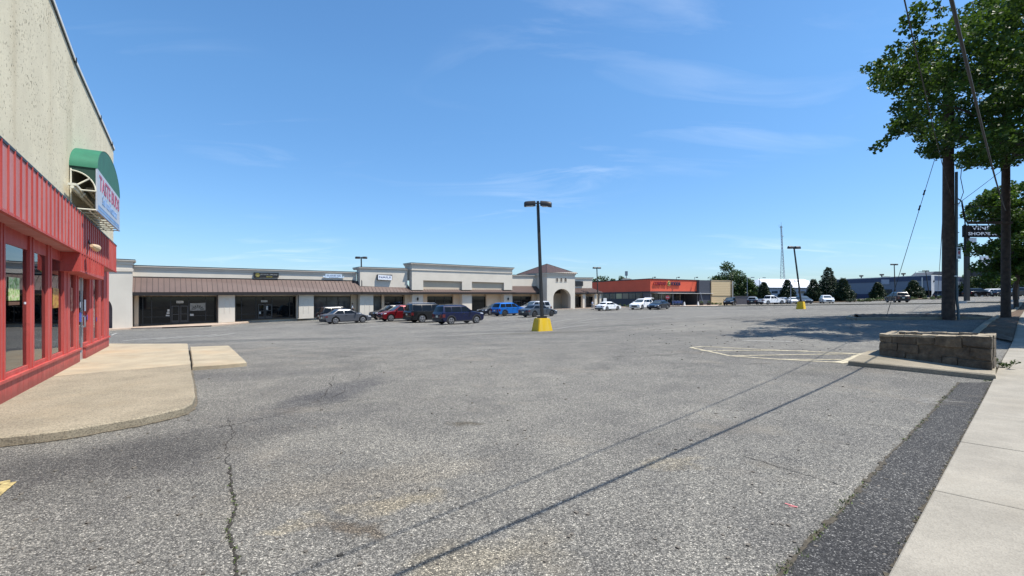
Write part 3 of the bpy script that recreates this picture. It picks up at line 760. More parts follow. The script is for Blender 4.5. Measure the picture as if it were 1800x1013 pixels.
# posts: px edges of the front faces
ztop = lambda t: fz_bot(t) + .05
posts = [(-95, -80), (-40, -24), (1.5, 10), (53, 60.5), (85, 91.5), (112.5, 123.5), (133.5, 139), (157.5, 164.5), (173.5, 178), (182.5, 191.5)]
for a, b in posts:
    mb = MB(); ta, tb = LB.s_(a, .0), LB.s_(b, .0); zl = zbase_t + .001
    LB.sbox(mb, ta, tb, zl, ztop(ta), -.14, 0.0)
    if tb - ta > .15:
        LB.sbox(mb, ta + (tb - ta) * .45, ta + (tb - ta) * .55, zl, ztop(ta), -.0, .012)
    build(mb, 'post', red_metal, bld)
mb = MB(); LB.sbox(mb, -9, sE, 2.60, 2.9, -.14, -.03, 2.45, 2.8)
build(mb, 'window_head', red_metal, bld)
# panes
gl1 = glass_clear('shop_glass')
edges = [(-80, -40), (-24, 1.5), (10, 53), (60.5, 85), (91.5, 112.5), (123.5, 133.5), (164.5, 173.5), (178, 182.5)]
for a, b in edges:
    mb = MB(); ta, tb = LB.s_(a, 0) - .03, LB.s_(b, 0) + .03
    LB.sbox(mb, ta, tb, zbase_t + .05, 2.62, GOUT - .012 - .02, GOUT - .02)
    w = build(mb, 'window', gl1, bld)
# door leaf
mb = MB(); ta, tb = LB.s_(139.2, 0), LB.s_(150, 0)
LB.sbox(mb, ta, tb, .12, .30, -.10, -.05); LB.sbox(mb, ta, tb, 2.28, 2.36, -.10, -.05)
LB.sbox(mb, ta, ta + .06, .302, 2.278, -.10, -.05); LB.sbox(mb, tb - .07, tb, .302, 2.278, -.10, -.05)
door = build(mb, 'door', alu, bld)
mb = MB(); LB.sbox(mb, ta + .06, tb - .07, .3, 2.28, -.085, -.07); build(mb, 'door_glass', gl1, door)
mb = MB(); LB.sbox(mb, tb - .16, tb - .13, .95, 1.25, .0, .03); LB.sbox(mb, tb - .16, tb - .13, .95, .98, -.06, .03); LB.sbox(mb, tb - .16, tb - .13, 1.22, 1.25, -.06, .03); build(mb, 'handle', alu, door)
mb = MB(); LB.sbox(mb, tb + .001, LB.s_(157.5, 0), zbase_t + .05, 2.45, -.08, -.065); build(mb, 'side_window', gl1, bld)
mb = MB(); LB.sbox(mb, ta, tb, 2.36, 2.6, -.085, -.07); build(mb, 'transom', gl1, bld)
# stickers and food posters inside the panes
def posterm(name, cols):
    m, nt, out = nmat(name); g = nt.nodes.new('ShaderNodeNewGeometry'); b = N(nt, 'ShaderNodeBsdfPrincipled', Roughness=.4)
    n_ = N(nt, 'ShaderNodeTexNoise', Scale=9., Detail=3., Roughness=.6); n_.inputs['Distortion'].default_value = 1.5; L(nt, g, 'Position', n_, 'Vector')
    r = ramp(nt, [(.3 + .4 * i / (len(cols) - 1), c) for i, c in enumerate(cols)]); L(nt, n_, 'Fac', r, 'Fac'); L(nt, r, 'Color', b, 'Base Color'); L(nt, b, 'BSDF', out, 'Surface'); return m
pg = posterm('green_food_poster', [(.02, .06, .01), (.25, .42, .06), (.65, .72, .42), (.45, .15, .08)])
pb = posterm('brown_food_poster', [(.05, .02, .01), (.35, .10, .02), (.55, .33, .05), (.12, .2, .03)])
pr = posterm('red_food_poster', [(.1, .02, .01), (.4, .07, .03), (.5, .4, .3)])
for x0, x1, y0, y1, m_, lb in ((15.5, 34.5, 487, 529, pg, 'food poster with green and yellow vegetables'), (93, 103, 506, 542, pb, 'food poster with brown and orange dish'), (124.5, 128, 505, 548, pr, 'food poster with red and brown dish')):
    mb = MB(); o_ = GOUT - .0
    LB.box(mb, x0, x1, y0, y0 + 2, y1, y1 - 1, -.036, .004); tag(build(mb, 'poster', m_, bld), lb)
mb = MB(); LB.box(mb, 15.5, 34.5, 530.5, 530.5, 537, 536, -.036, .004); build(mb, 'poster_caption', simple('poster_caption_brown', (.12, .05, .02)), bld)
mb = MB(); 
for x0, x1, y0, y1 in ((139.8, 143.5, 549, 566), (153, 156.3, 553.5, 562.5), (169.8, 171.8, 558, 565)):
    mb = MB(); LB.box(mb, x0, x1, y0, y0, y1, y1, -.04, .004); build(mb, 'sticker', MATS.get('sticker_blue') or simple('sticker_blue', (.04, .07, .35), .4), bld)
mb = MB()
for x0, x1, y0, y1 in ((148.3, 151.2, 527, 547), (140.5, 142.5, 531, 541), (172.3, 173.4, 548.5, 551.5), (43.2, 46, 531, 535)):
    mb = MB(); LB.box(mb, x0, x1, y0, y0, y1, y1, -.04, .004); build(mb, 'notice', sign_white, bld)
# interior
mb = MB()
LB.sbox(mb, -9, sE - .1, .06, .10, -6.0, -.35); LB.sbox(mb, -9, sE - .1, 2.9, 2.94, -6.0, -.3)
build(mb, 'interior_floor', simple('interior_tile', (.20, .19, .17), .5), bld)
mb = MB(); LB.sbox(mb, -9, sE - .1, .1, 2.9, -6.1, -6.0); LB.sbox(mb, -9.05, -9, .1, 2.9, -6.0, -.3); LB.sbox(mb, sE - .1, sE - .02, -.1, 3.0, -8.9, -.14)
build(mb, 'interior_wall', simple('interior_grey', (.10, .10, .10), .8), bld)
for k in range(5):
    tb_ = MB(); t = 1 + k * 2.1; LB.sbox(tb_, t, t + .8, .78, .82, -2.2, -1.3); LB.sbox(tb_, t + .37, t + .43, .1, .78, -1.78, -1.72)
    build(tb_, 'dining_table', simple('table_dark%d' % k, (.12, .07, .04), .5) if k == 0 else MATS['table_dark0'], bld)
# floodlight on the fascia
mb = MB(); p0 = LB.pt(155.5, 426, OF + .0); p1 = LB.pt(162, 431.5, OF + .14)
mb.tube(p0, p1, .015, n=8); mb.tube(p0 - LB.n3 * .01, p0 + LB.n3 * .02, .05, n=10)
fl = build(mb, 'floodlight_arm', black_m, bld)
mb = MB(); a = LB.pt(161, 432, OF + .15); b = a + LB.u3 * .30 + LB.n3 * .05 + Vector((0, 0, -.03))
mb.tube(a, a.lerp(b, .35), .035, .06, 12); mb.tube(a.lerp(b, .35), b, .06, .085, 12)
build(mb, 'floodlight', simple('tan_plastic', (.55, .40, .24), .4), fl)
mb = MB(); LB.box(mb, 154.6, 156, 455, 455.4, 464, 464.4, OF + .012, .03); build(mb, 'bracket', black_m, bld)

# ---- awning sign on the stucco wall
AO0, AO1 = .08, .56
tA, tB = LB.s_(171.2, AO1), LB.s_(210.4, AO1)
zPb, zPt = 3.66, 4.62; RX = (tB - tA) / 2; tc = (tA + tB) / 2; RZ = .72
aw = thing('awning_sign', 'green barrel canopy sign with white panel reading TASTE BUDS over the red fascia', 'awning sign', LB.at(tc, zPb, AO0))
NA = 24
arc = [(tc - RX * math.cos(math.pi * i / NA), zPt + RZ * math.sin(math.pi * i / NA)) for i in range(NA + 1)]
mb = MB()
arc2 = [(tc + (t - tc) * 1.004, zPt + (z - zPt) * 1.01) for t, z in arc]
mb.loft([[LB.at(t, z, AO0 + .0) for t, z in arc2], [LB.at(t, z, AO1 + .005) for t, z in arc2]], cap=False, closed=False)
mb.loft([[LB.at(tc + (t - tc) * .99, zPt + (z - zPt) * .985, AO0) for t, z in arc2], [LB.at(tc + (t - tc) * .99, zPt + (z - zPt) * .985, AO1 - .01) for t, z in arc2]], cap=False, closed=False)
build(mb, 'canopy', green_c, aw, smooth=True)
mb = MB(); mb.prism([LB.at(t, z, AO1) for t, z in arc], LB.n3 * -.012); build(mb, 'canopy_front', green_c2, aw)
# valance on the open near side: green cloth above a quarter arch
mb = MB()
q = [Vector((0, 0))]
pts = []
for i in range(11):
    a_ = math.pi / 2 * i / 10; pts.append((AO0 + .03 + (AO1 - AO0 - .06) * math.sin(a_), 4.10 + (4.52 - 4.10) * math.cos(a_)))
poly_ = [LB.at(tA + .01, zPt + .02, AO0), LB.at(tA + .01, zPt + .02, AO1 - .02)] + [LB.at(tA + .01, 4.10, AO1 - .02)] + [LB.at(tA + .01, z, o_) for o_, z in reversed(pts)] + [LB.at(tA + .01, 4.52, AO0)]
mb.prism(poly_, LB.u3 * .008)
tag(build(mb, 'side_valance', simple('green_canvas_side', (.012, .05, .035), .8), aw))
mb = MB()
mb.path([LB.at(tA + .0, z, o_) for o_, z in pts], .014, 6)
for (o0, z0), (o1, z1) in (((AO0 + .02, 4.10), (AO1 - .02, 4.10)), ((AO0 + .02, 4.12), (AO0 + .36, 4.38)), ((AO0 + .03, 3.68), (AO0 + .03, 4.56)), ((AO0 + .02, 3.68), (AO1 - .02, 3.68))):
    mb.tube(LB.at(tA, z0, o0), LB.at(tA, z1, o1), .017, n=6)
for k in range(1, 9):
    t = tA + (tB - tA) * k / 8.2; mb.tube(LB.at(t, 3.67, AO0), LB.at(t, 3.67, AO1 - .02), .012, n=6)
    if k % 2 == 0: mb.tube(LB.at(t, 3.67, AO1 - .03), LB.at(t, 4.6, AO1 - .03), .012, n=6)
for o_ in (AO0 + .03, .25, .42): mb.tube(LB.at(tA, 3.655, o_), LB.at(tB, 3.655, o_), .012, n=6)
mb.tube(LB.at(tA, 4.1, AO0 + .02), LB.at(tB, 4.1, AO0 + .02), .015, n=6)
build(mb, 'frame', rusty_white, aw)
for (dt, z, o_, dz) in ((-.55, 4.06, .22, -.0), (.25, 4.0, .25, 0), (.9, 4.25, .3, 0), (1.9, 3.95, .25, 0)):
    mb = MB(); mb.tube(LB.at(tA + dt, z, o_), LB.at(tA + dt + 1.25, z - .04, o_ + .02), .035, n=8)
    LB.sbox(mb, tA + dt, tA + dt + 1.2, z + .03, z + .08, o_ - .07, o_ + .07, z - .01, z + .04)
    build(mb, 'light_fitting', rusty_white, aw)
mb = MB(); LB.sbox(mb, tA, tB, zPb, zPt, AO1 - .03, AO1 + .0); pan = build(mb, 'sign_panel', simple('awning_panel', (.40, .44, .50), .5, var=.06), aw)
mb = MB(); wP = tB - tA; U3 = LB.u3; Z3 = Vector((0, 0, 1)); N3 = LB.n3
put_text(mb, 'TASTE BUDS', LB.at(tA + wP * .07, zPt - .43, AO1 + .001), U3, Z3, N3, .35, wP * .88, .006, .012)
build(mb, 'lettering', sign_red, pan, recalc=False)
mb = MB(); put_text(mb, 'Soul Food Restaurant', LB.at(tA + wP * .17, zPt - .71, AO1 + .001), U3, Z3, N3, .24, wP * .66, .006, .004, .3)
build(mb, 'lettering', sign_blue, pan, recalc=False)
mb = MB()
LB.sbox(mb, tA + wP * .03, tB - wP * .04, zPb + .145, zPb + .16, AO1 + .001, AO1 + .005); LB.sbox(mb, tA + wP * .03, tB - wP * .04, zPb + .07, zPb + .13, AO1 + .001, AO1 + .005)
LB.sbox(mb, tA + wP * .0, tB - wP * .0, zPb + .0, zPb + .03, AO1 + .001, AO1 + .008)
build(mb, 'stripe', sign_blue, pan)

# ------------------------------------------------------------------ strip mall
MU = Vector((1150, 850)).normalized()
M = Plane(((232 - CX) / F * 52.0, 52.0), MU)
mall = thing('strip_mall', 'long single storey beige stucco shopping mall with brown metal awning roof and dark shop windows', 'shopping mall', M.pt(600, 560, 0))
def mprt(mb, name, mat, parent=None, **k): return build(mb, name, mat, parent or mall, **k)
def basey(x): return 574 - (x - 232) * .0486 if x < 551 else 558.5 - (x - 551) * .0364
# mall pavement
f0 = []; b0 = []
for x, y in ((150, 583.5), (192, 581.5), (230, 579), (285, 577.6), (340, 575.5), (372, 574.2), (400, 571.6), (420, 570), (443, 567.6), (500, 564.8), (558, 561.8), (640, 558.2), (760, 554), (900, 547.5), (1000, 543.6), (1050, 542.2), (1062, 541.2)):
    p = gp(x, y); f0.append(p); q = M.pt(x, basey(x), -.3); b0.append(q)
mb = MB(); n_ = len(f0)
vs = [Vector((p.x, p.y, p.z - .3)) for p in f0] + [Vector((p.x, p.y, p.z + .14)) for p in f0] + b0
mb.add(vs, [(i, i + 1, i + 1 + n_, i + n_) for i in range(n_ - 1)] + [(i + n_, i + 1 + n_, i + 1 + 2 * n_, i + 2 * n_) for i in range(n_ - 1)])
tag(build(mb, 'mall_pavement', conc_mall), kind='structure')
mb = MB()
a, b = f0[3], f0[5]; d_ = (b - a).normalized(); nn_ = Vector((d_.y, -d_.x, 0)); 
mb.prism([a + Vector((0, 0, .02)) + nn_ * .02, b + Vector((0, 0, .02)) + nn_ * .02, b + Vector((0, 0, .12)) + nn_ * .02, a + Vector((0, 0, .12)) + nn_ * .02], nn_ * -.03)
for i in range(len(mb.v)): pass
tag(build(mb, 'storm_drain', black_m), 'dark storm drain inlet in the kerb in front of the first mall shop', 'drain')

def cornice(x0, x1, y0, y1, o, h=.42, prot=.2, ret_l=False, ret_r=False, depth=2.5):
    """capped cornice along the top edge, front plane o; y0,y1 rows of the top edge"""
    p0 = M.pt(x0, y0, o); p1 = M.pt(x1, y1, o); t0, t1 = M.s_(x0, o), M.s_(x1, o)
    mb = MB()
    for dz0, dz1, pr in ((-.14, -.03, prot), (-.24, -.14, prot * .6), (-h, -.24, prot * .3)):
        M.sbox(mb, t0 - (pr if ret_l else 0), t1 + (pr if ret_r else 0), p0.z + dz0, p0.z + dz1, -depth + o, o + pr, p1.z + dz0, p1.z + dz1)
    c = mprt(mb, 'cornice', mallcorn)
    mb = MB(); M.sbox(mb, t0 - (prot if ret_l else 0), t1 + (prot if ret_r else 0), p0.z - .03, p0.z + .03, -depth + o, o + prot + .02, p1.z - .03, p1.z + .03)
    mprt(mb, 'coping', coping, c)
def band(x0, x1, y0, y1, o, h=.14, pr=.06, ret_l=False, ret_r=False):
    p0 = M.pt(x0, y0, o); p1 = M.pt(x1, y1, o); t0, t1 = M.s_(x0, o), M.s_(x1, o); mb = MB()
    M.sbox(mb, t0 - (pr if ret_l else 0), t1 + (pr if ret_r else 0), p0.z - h, p0.z, -.5 + o, o + pr, p1.z - h, p1.z); mprt(mb, 'moulding', mallcorn)
def wallseg(x0, x1, yt0, yt1, yb0, yb1, o, d, mat=mallwall, name='wall'):
    mb = MB(); M.box(mb, x0, x1, yt0, yt1, yb0, yb1, o, d); return mprt(mb, name, mat)
# main building mass behind (roof deck)
tL, tR = M.s_(150, 0), M.s_(1055, 0)
mb = MB(); M.sbox(mb, tL, tR, -2, 2.9, -22, -.6, -.5, 3.3); mprt(mb, 'building_core', mallwall)
# A: left arch block
def arch_front(xl, xr, yt0, yt1, yb0, yb1, ax0, ax1, asp, atop, o, d, mat=mallwall, name='wall'):
    t0, t1 = M.s_(xl, o), M.s_(xr, o); a0, a1 = M.s_(ax0, o), M.s_(ax1, o)
    z = lambda x, y: M.pt(x, y, o).z
    zt0, zt1, zb0, zb1 = z(xl, yt0), z(xr, yt1), z(xl, yb0), z(xr, yb1)
    zs = z((ax0 + ax1) / 2, asp); za = z((ax0 + ax1) / 2, atop); ac = (a0 + a1) / 2; rx = (a1 - a0) / 2; rz = za - zs
    zba = lambda t: zb0 + (zb1 - zb0) * (t - t0) / (t1 - t0); zta = lambda t: zt0 + (zt1 - zt0) * (t - t0) / (t1 - t0)
    mb = MB()
    mb.prism([M.at(t0, zb0, o), M.at(a0, zba(a0), o), M.at(a0, zta(a0), o), M.at(t0, zt0, o)], M.n3 * -d)
    mb.prism([M.at(a1, zba(a1), o), M.at(t1, zb1, o), M.at(t1, zt1, o), M.at(a1, zta(a1), o)], M.n3 * -d)
    K_ = 26
    for i in range(K_):
        ta = ac - rx * math.cos(math.pi * i / K_); tb = ac - rx * math.cos(math.pi * (i + 1) / K_)
        z0_ = zs + rz * math.sin(math.pi * i / K_); z1_ = zs + rz * math.sin(math.pi * (i + 1) / K_)
        mb.prism([M.at(ta, z0_, o), M.at(tb, z1_, o), M.at(tb, zta(tb), o), M.at(ta, zta(ta), o)], M.n3 * -d)
    bmesh_ = mprt(mb, name, mat); return bmesh_
arch_front(150, 232.5, 456, 457, 582, 577, 168, 197.5, 545, 525, 1.95, .5)
mb = MB(); tA_, tB_ = M.s_(232.5, 1.95), 0
M.sbox(mb, tA_ - .35, tA_ - .004, -1.4, M.pt(232.5, 458, 1.95).z, -.2, 1.44); mprt(mb, 'return_wall', mallwall)
mb = MB(); M.sbox(mb, M.s_(150, .9), tA_ - .36, -1.6, 3.2, .2, .4); mprt(mb, 'recess_wall', simple('recess_mauve', (.20, .17, .175), .9))
cornice(150, 232.5, 453, 457, 1.95, .5, .26, ret_r=True)
band(150, 232.5, 471.5, 472.5, 1.95, .3, .09, ret_r=True)
# B: first long section
YB0, YB1 = 466.5, 478.4
wallseg(222, 626.5, YB0 + 1.7, YB1 + 2, 520, 520, 0, .5)
cornice(222, 626.5, YB0 - .3, YB1, 0, .42, .22)
def awn(x0, x1, yt0, yt1, yb0, yb1, ot, ob, fas=.36, hipr=False, spacing=.5, col=None, rev=False):
    """standing seam roof from the wall (offset ot) down to the gutter (offset ob)"""
    t0, t1 = M.s_(x0, ot), M.s_(x1, ot); zt0, zt1 = M.zy(t0, yt0, ot), M.zy(t1, yt1, ot)
    zb0, zb1 = M.zy(t0, yb0, ob), M.zy(t1, yb1, ob)
    T = lambda t: zt0 + (zt1 - zt0) * (t - t0) / (t1 - t0); B = lambda t: zb0 + (zb1 - zb0) * (t - t0) / (t1 - t0)
    mb = MB(); te = t1 + ((ob - ot) if hipr else 0)
    A_, B_, C_, D_ = M.at(t0, T(t0), ot), M.at(t0, B(t0), ob), M.at(te, B(te), ob), M.at(t1, T(t1), ot)
    dn = Vector((0, 0, -.05))
    mb.add([A_, B_, C_, D_, A_ + dn, B_ + dn, C_ + dn, D_ + dn], [(0, 1, 2, 3), (7, 6, 5, 4), (0, 4, 5, 1), (1, 5, 6, 2), (2, 6, 7, 3), (3, 7, 4, 0)])
    if hipr:
        E_ = M.at(te, B(te), ot - 1.2); mb.add([D_, C_, E_], [(0, 1, 2)])
    mb.mat(1); t = t0 + spacing * .4
    while t < te - .03:
        f = 0 if t <= t1 else (t - t1) / (te - t1)
        a = M.at(t, T(t), ot).lerp(M.at(t, B(t), ob), f) if f > 0 else M.at(t, T(t), ot); b = M.at(t, B(t), ob)
        up = Vector((0, 0, .055)); w = M.u3 * .022
        mb.add([a - w, a + w, b + w, b - w, a - w + up, a + w + up, b + w + up, b - w + up], [(4, 5, 6, 7), (0, 3, 7, 4), (1, 5, 6, 2), (3, 2, 6, 7)])
        t += spacing
    r = mprt(mb, 'awning_roof', [roofbrown, seamshade], recalc=False)
    mb = MB(); M.sbox(mb, t0, te, zb0 - fas, zb0 - .012, ob - .12, ob + .03, B(te) - fas, B(te) - .012)
    mprt(mb, 'awning_fascia', fasciabrown)
    mb = MB(); M.sbox(mb, t0, te, zb0 - fas + .05, zb0 - fas + .10, -.1, ob - .13, B(te) - fas + .05, B(te) - fas + .10)
    mprt(mb, 'awning_soffit', malltan)
    return T, B
awn(223.5, 629, 487.1, 494.5, 513.8, 513.2, 0, 1.8)
mb = MB(); M.box(mb, 233, 624, 486, 493, 488, 495, .05, .04); mprt(mb, 'flashing', fasciabrown)
awn(627, 716, 494.6, 499.5, 513.2, 514.0, .0, 1.8)
# C: NAILS section
wallseg(632.8, 716, 471.5, 474, 503, 506, .9, 1.3)
cornice(632.8, 716, 469.6, 472, .9, .30, .2, ret_l=True)
# D: tall section
def dwall(poly): 
    mb = MB(); M.poly(mb, poly, 1.6, 2.1); return mb
wallseg(724, 900.5, 464, 473, 492.5, 497.5, 1.6, 2.4)
for x0, x1, ya, yb_ in ((724, 744, 492, 493), (812.3, 829.5, 493, 494.4), (886, 900.5, 494.4, 496.8)):
    wallseg(x0, x1, ya, yb_, 510, 510, 1.598, .9)
wallseg(744, 812.3, 491, 493, 509.5, 509.5, 1.25, .9, malltan, 'recessed_panel')
wallseg(829.5, 886, 493, 495, 509.5, 509.5, 1.25, .9, malltan, 'recessed_panel')
cornice(724, 900.5, 462.2, 471, 1.6, .38, .26, ret_l=True, ret_r=True)
band(724, 900.5, 473.4, 479.4, 1.6, .12, .10, ret_l=True)
awn(716, 903, 508.9, 509.8, 513.6, 513.8, 1.25, 1.8, .32, spacing=.42)
# E
wallseg(900.5, 962, 486, 486, 504, 504, .1, .5)
cornice(900.5, 962, 483.4, 483.8, .1, .36, .2)
awn(889, 953, 503.2, 503.4, 514.2, 514.2, .1, 1.8, .32, hipr=False, spacing=.42)
# F: entrance tower
OT = 3.0; tf0, tf1 = M.s_(961.5, OT), M.s_(1010.7, OT); TD = 7.8
arch_front(961.5, 1010.7, 482, 481, 545, 543.5, 972.6, 1003.2, 524, 508, OT, .7)
zT0 = M.zy(tf0, 482, OT); zT1 = M.zy(tf1, 481, OT)
mb = MB(); M.sbox(mb, tf0, tf0 + .45, -1, zT0 - .02, OT - TD, OT - .71); M.sbox(mb, tf1 - .45, tf1, -1, zT0 - .02, OT - TD, OT - .71); M.sbox(mb, tf0 + .45, tf1 - .45, 3.6, zT0 - .02, OT - TD, OT - TD + .4)
mprt(mb, 'tower_side_wall', mallwall)
for xa, xb in ((977.8, 981.2), (985.0, 988.6), (992.4, 996.1)):
    mb = MB(); M.box(mb, xa, xb, 489, 489, 495.6, 495.6, OT + .012, .03); w = mprt(mb, 'tower_window', simple('tower_opening', (.10, .085, .07), .8) if xa < 978 else MATS['tower_opening'])
    mb = MB(); M.box(mb, xa - .5, xb + .5, 488.5, 488.5, 489, 489, OT + .05, .06); M.box(mb, xa - .5, xb + .5, 495.6, 495.6, 496.1, 496.1, OT + .05, .06)
    M.box(mb, xa - .5, xa, 489, 489, 495.6, 495.6, OT + .05, .06); M.box(mb, xb, xb + .5, 489, 489, 495.6, 495.6, OT + .05, .06)
    mprt(mb, 'window_surround', mallwall, w)
mb = MB(); M.sbox(mb, tf0 - .25, tf1 + .25, zT0 - .02, zT0 + .25, OT - TD - .25, OT + .25, zT1 - .02, zT1 + .25); M.sbox(mb, tf0 - .12, tf1 + .12, zT0 - .3, zT0 - .02, OT - TD - .12, OT + .12, zT1 - .3, zT1 - .02)
mprt(mb, 'eaves', mallcorn)
zr = zT0 + .26; apex = M.at((tf0 + tf1) / 2, ray(962.3, 465.5, 90).z, OT - TD / 2)
cs = [M.at(tf0 - .35, zr, OT + .35), M.at(tf1 + .35, zr, OT + .35), M.at(tf1 + .35, zr, OT - TD - .35), M.at(tf0 - .35, zr, OT - TD - .35)]
mb = MB(); mb.add(cs + [apex], [(0, 1, 4), (1, 2, 4), (2, 3, 4), (3, 0, 4), (3, 2, 1, 0)])
mb.mat(1)
for i in range(4):
    a, b = cs[i], cs[(i + 1) % 4]; nK = 15
    for k in range(1, nK):
        f = k / nK; p = a.lerp(b, f); m_ = 1 - abs(2 * f - 1); qv = p.lerp(apex, 0) + (apex - a.lerp(b, .5)) * m_; mb.tube(p + Vector((0, 0, .02)), qv + Vector((0, 0, .02)), .028, n=4)
    mb.tube(a + Vector((0, 0, .02)), apex, .05, n=5)
mprt(mb, 'hip_roof', [roofbrown, seamshade], recalc=True)
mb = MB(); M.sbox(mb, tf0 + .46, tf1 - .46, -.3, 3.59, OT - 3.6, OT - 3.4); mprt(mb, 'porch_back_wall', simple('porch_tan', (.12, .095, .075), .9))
mb = MB()
M.sbox(mb, tf0 + 1.4, tf0 + 3.6, -.2, 3.0, OT - 3.39, OT - 3.36); mprt(mb, 'entrance_glazing', dglass)
for f in (.18, .36): mb = MB(); M.sbox(mb, tf0 + .6 + f * 5, tf0 + .6 + f * 5 + .8, -.2, 2.5, OT - 3.355, OT - 3.31); mprt(mb, 'entrance_door', dglass3)
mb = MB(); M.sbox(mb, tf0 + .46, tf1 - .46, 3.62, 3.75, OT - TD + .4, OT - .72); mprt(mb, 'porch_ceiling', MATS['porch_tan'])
# G: right section
wallseg(1010.8, 1040.8, 489.5, 490, 507, 507, .3, 2.5)
cornice(1010.8, 1040.8, 488, 488.2, .3, .33, .2, ret_r=True)
awn(1001, 1040.8, 506.8, 506.8, 514.2, 514.2, .3, 1.8, .3, hipr=True, spacing=.42)
# under the awning: back wall, glass bays, piers
def gbay(x0, x1, yt=521.5, glass=dglass, mull=(), rail=None, o=0.0, doors=()):
    tb0, tb1 = M.s_(x0, o), M.s_(x1, o); zt0, zt1 = M.zy(tb0, yt, o), M.zy(tb1, yt, o); zb0, zb1 = M.zy(tb0, basey(x0) - 1.5, o), M.zy(tb1, basey(x1) - 1.5, o)
    mb = MB(); M.sbox(mb, tb0, tb1, zb0 + .05, zt0, o - .05, o, zb1 + .05, zt1); w = mprt(mb, 'shop_window', glass)
    mb = MB(); fz = lambda t: zb0 + (zb1 - zb0) * (t - tb0) / (tb1 - tb0); tz = lambda t: zt0 + (zt1 - zt0) * (t - tb0) / (tb1 - tb0)
    M.sbox(mb, tb0, tb1, zb0 - .05, zb0 + .1, o - .04, o + .06, zb1 - .05, zb1 + .1); M.sbox(mb, tb0, tb1, zt0 - .08, zt0, o + .001, o + .07, zt1 - .08, zt1)
    for xm in (x0, *mull, x1):
        t = M.s_(xm, o); t = min(max(t, tb0 + .05), tb1 - .05); M.sbox(mb, t - .04, t + .04, fz(t) + .1, tz(t) - .08, o + .002, o + .065)
    if rail: 
        for xa, xb, yr in rail:
            ta, tb_ = M.s_(xa, o), M.s_(xb, o); M.sbox(mb, ta, tb_, M.zy(ta, yr, o) - .03, M.zy(ta, yr, o) + .03, o + .003, o + .055, M.zy(tb_, yr - .2, o) - .03, M.zy(tb_, yr - .2, o) + .03)
    mprt(mb, 'window_frame', frame_dark, w)
    for xa, xb, yd in doors:
        ta, tb_ = M.s_(xa, o), M.s_(xb, o); mb = MB(); zz = M.zy(ta, yd, o); tm = (ta + tb_) / 2
        for a, b in ((ta, tm - .02), (tm + .02, tb_)):
            M.sbox(mb, a + .02, a + .12, fz(a) + .1, zz, o + .01, o + .08); M.sbox(mb, b - .12, b - .02, fz(b) + .1, zz, o + .01, o + .08)
            M.sbox(mb, a + .12, b - .12, zz - .12, zz, o + .01, o + .08); M.sbox(mb, a + .12, b - .12, fz(a) + .1, fz(a) + .35, o + .01, o + .08); M.sbox(mb, a + .12, b - .12, fz(a) + 1.0, fz(a) + 1.08, o + .01, o + .08)
        d = mprt(mb, 'entrance_door', simple('door_bronze', (.04, .037, .035), .5) if 'door_bronze' not in MATS else MATS['door_bronze'])
    return w
mb = MB(); M.sbox(mb, M.s_(231, -.1), M.s_(1050, -.1), -1.4, 2.2, -.6, -.1, -.3, 3.0); mprt(mb, 'back_wall', malltan)
b1 = gbay(243.5, 380.5, mull=(251, 266.6, 300, 331.5, 361.5), rail=((251, 300, 557.5), (332, 376, 555)), doors=((301, 331, 537.5),))
b2 = gbay(413.5, 523, mull=(424.5, 450, 478, 509), rail=((414, 450, 552.5),), doors=((453, 478, 535),))
for k in range(4): 
    pass
b3 = gbay(551, 617, glass=dglass2, mull=(552, 574, 594), rail=((551, 574, 548),), doors=((595, 616, 530),))
b4 = gbay(656, 671, glass=dglass2, mull=(657,))
b5 = gbay(675.5, 712, mull=(704,))
b6 = gbay(751, 797, mull=(765, 781))
b7 = gbay(829.5, 855, o=0)
b8 = gbay(901, 935, mull=(916,)); b9 = gbay(943, 950)
b10 = gbay(1011, 1022, mull=(1016,), o=.8); b11 = gbay(1030, 1044, mull=(1036,), o=.8)
wallseg(1022, 1030, 518, 518, 543, 543, .9, .6, malltan); 
def pier(x0, x1, o=1.3, d=.9, mat=mallwall, niche=False, yt=517.5):
    mb = MB(); M.box(mb, x0, x1, yt, yt, basey(x0) + 1.0, basey(x1) + 1.0, o, d); p = mprt(mb, 'pier', mat)
    if niche:
        xm = (x0 + x1) / 2 + 1; w = (x1 - x0) * .17; mb = MB(); pts = [(xm - w, 551), (xm - w, 531)] + [(xm - w * math.cos(a_), 531 - 4.5 * math.sin(a_)) for a_ in [math.pi * i / 8 for i in range(1, 8)]] + [(xm + w, 531), (xm + w, 551)]
        P = [M.pt(x, y, o) for x, y in pts]
        for a, b in zip(P[:-1], P[1:]): mb.tube(a, b, .035, n=5)
        mprt(mb, 'arch_moulding', mallwall, p)
    return p
pier(236, 243.5, .35, .5, malltan)
pier(384, 413, niche=True); pier(523, 551.5, niche=True); pier(632.6, 656.3, niche=True)
pier(617, 627, .25, .4, malltan); pier(671, 675.5, .25, .4, malltan); pier(712, 724, .6, .6, malltan)
pier(724.4, 743.8, 1.3, 1.2); pier(744, 751, .3, .4, malltan); pier(797, 812, .3, .4, malltan); pier(812.5, 829.5, 1.3, 1.2); pier(855, 886, .3, .4, malltan); pier(886, 900.7, 1.3, 1.2)
pier(935, 943, .3, .4, malltan); pier(1024.6, 1029.3, 1.5, .5); pier(1045.2, 1049.0, 1.5, .5); pier(1054, 1057, 1.5, .5)
mb = MB(); 
for x in (382.2, 524.5, 950.5): 
    a = M.pt(x, 519, 1.4); b = M.pt(x, basey(x), 1.4); mb.tube(a, b, .05, n=8)
mprt(mb, 'downpipe', fasciabrown)
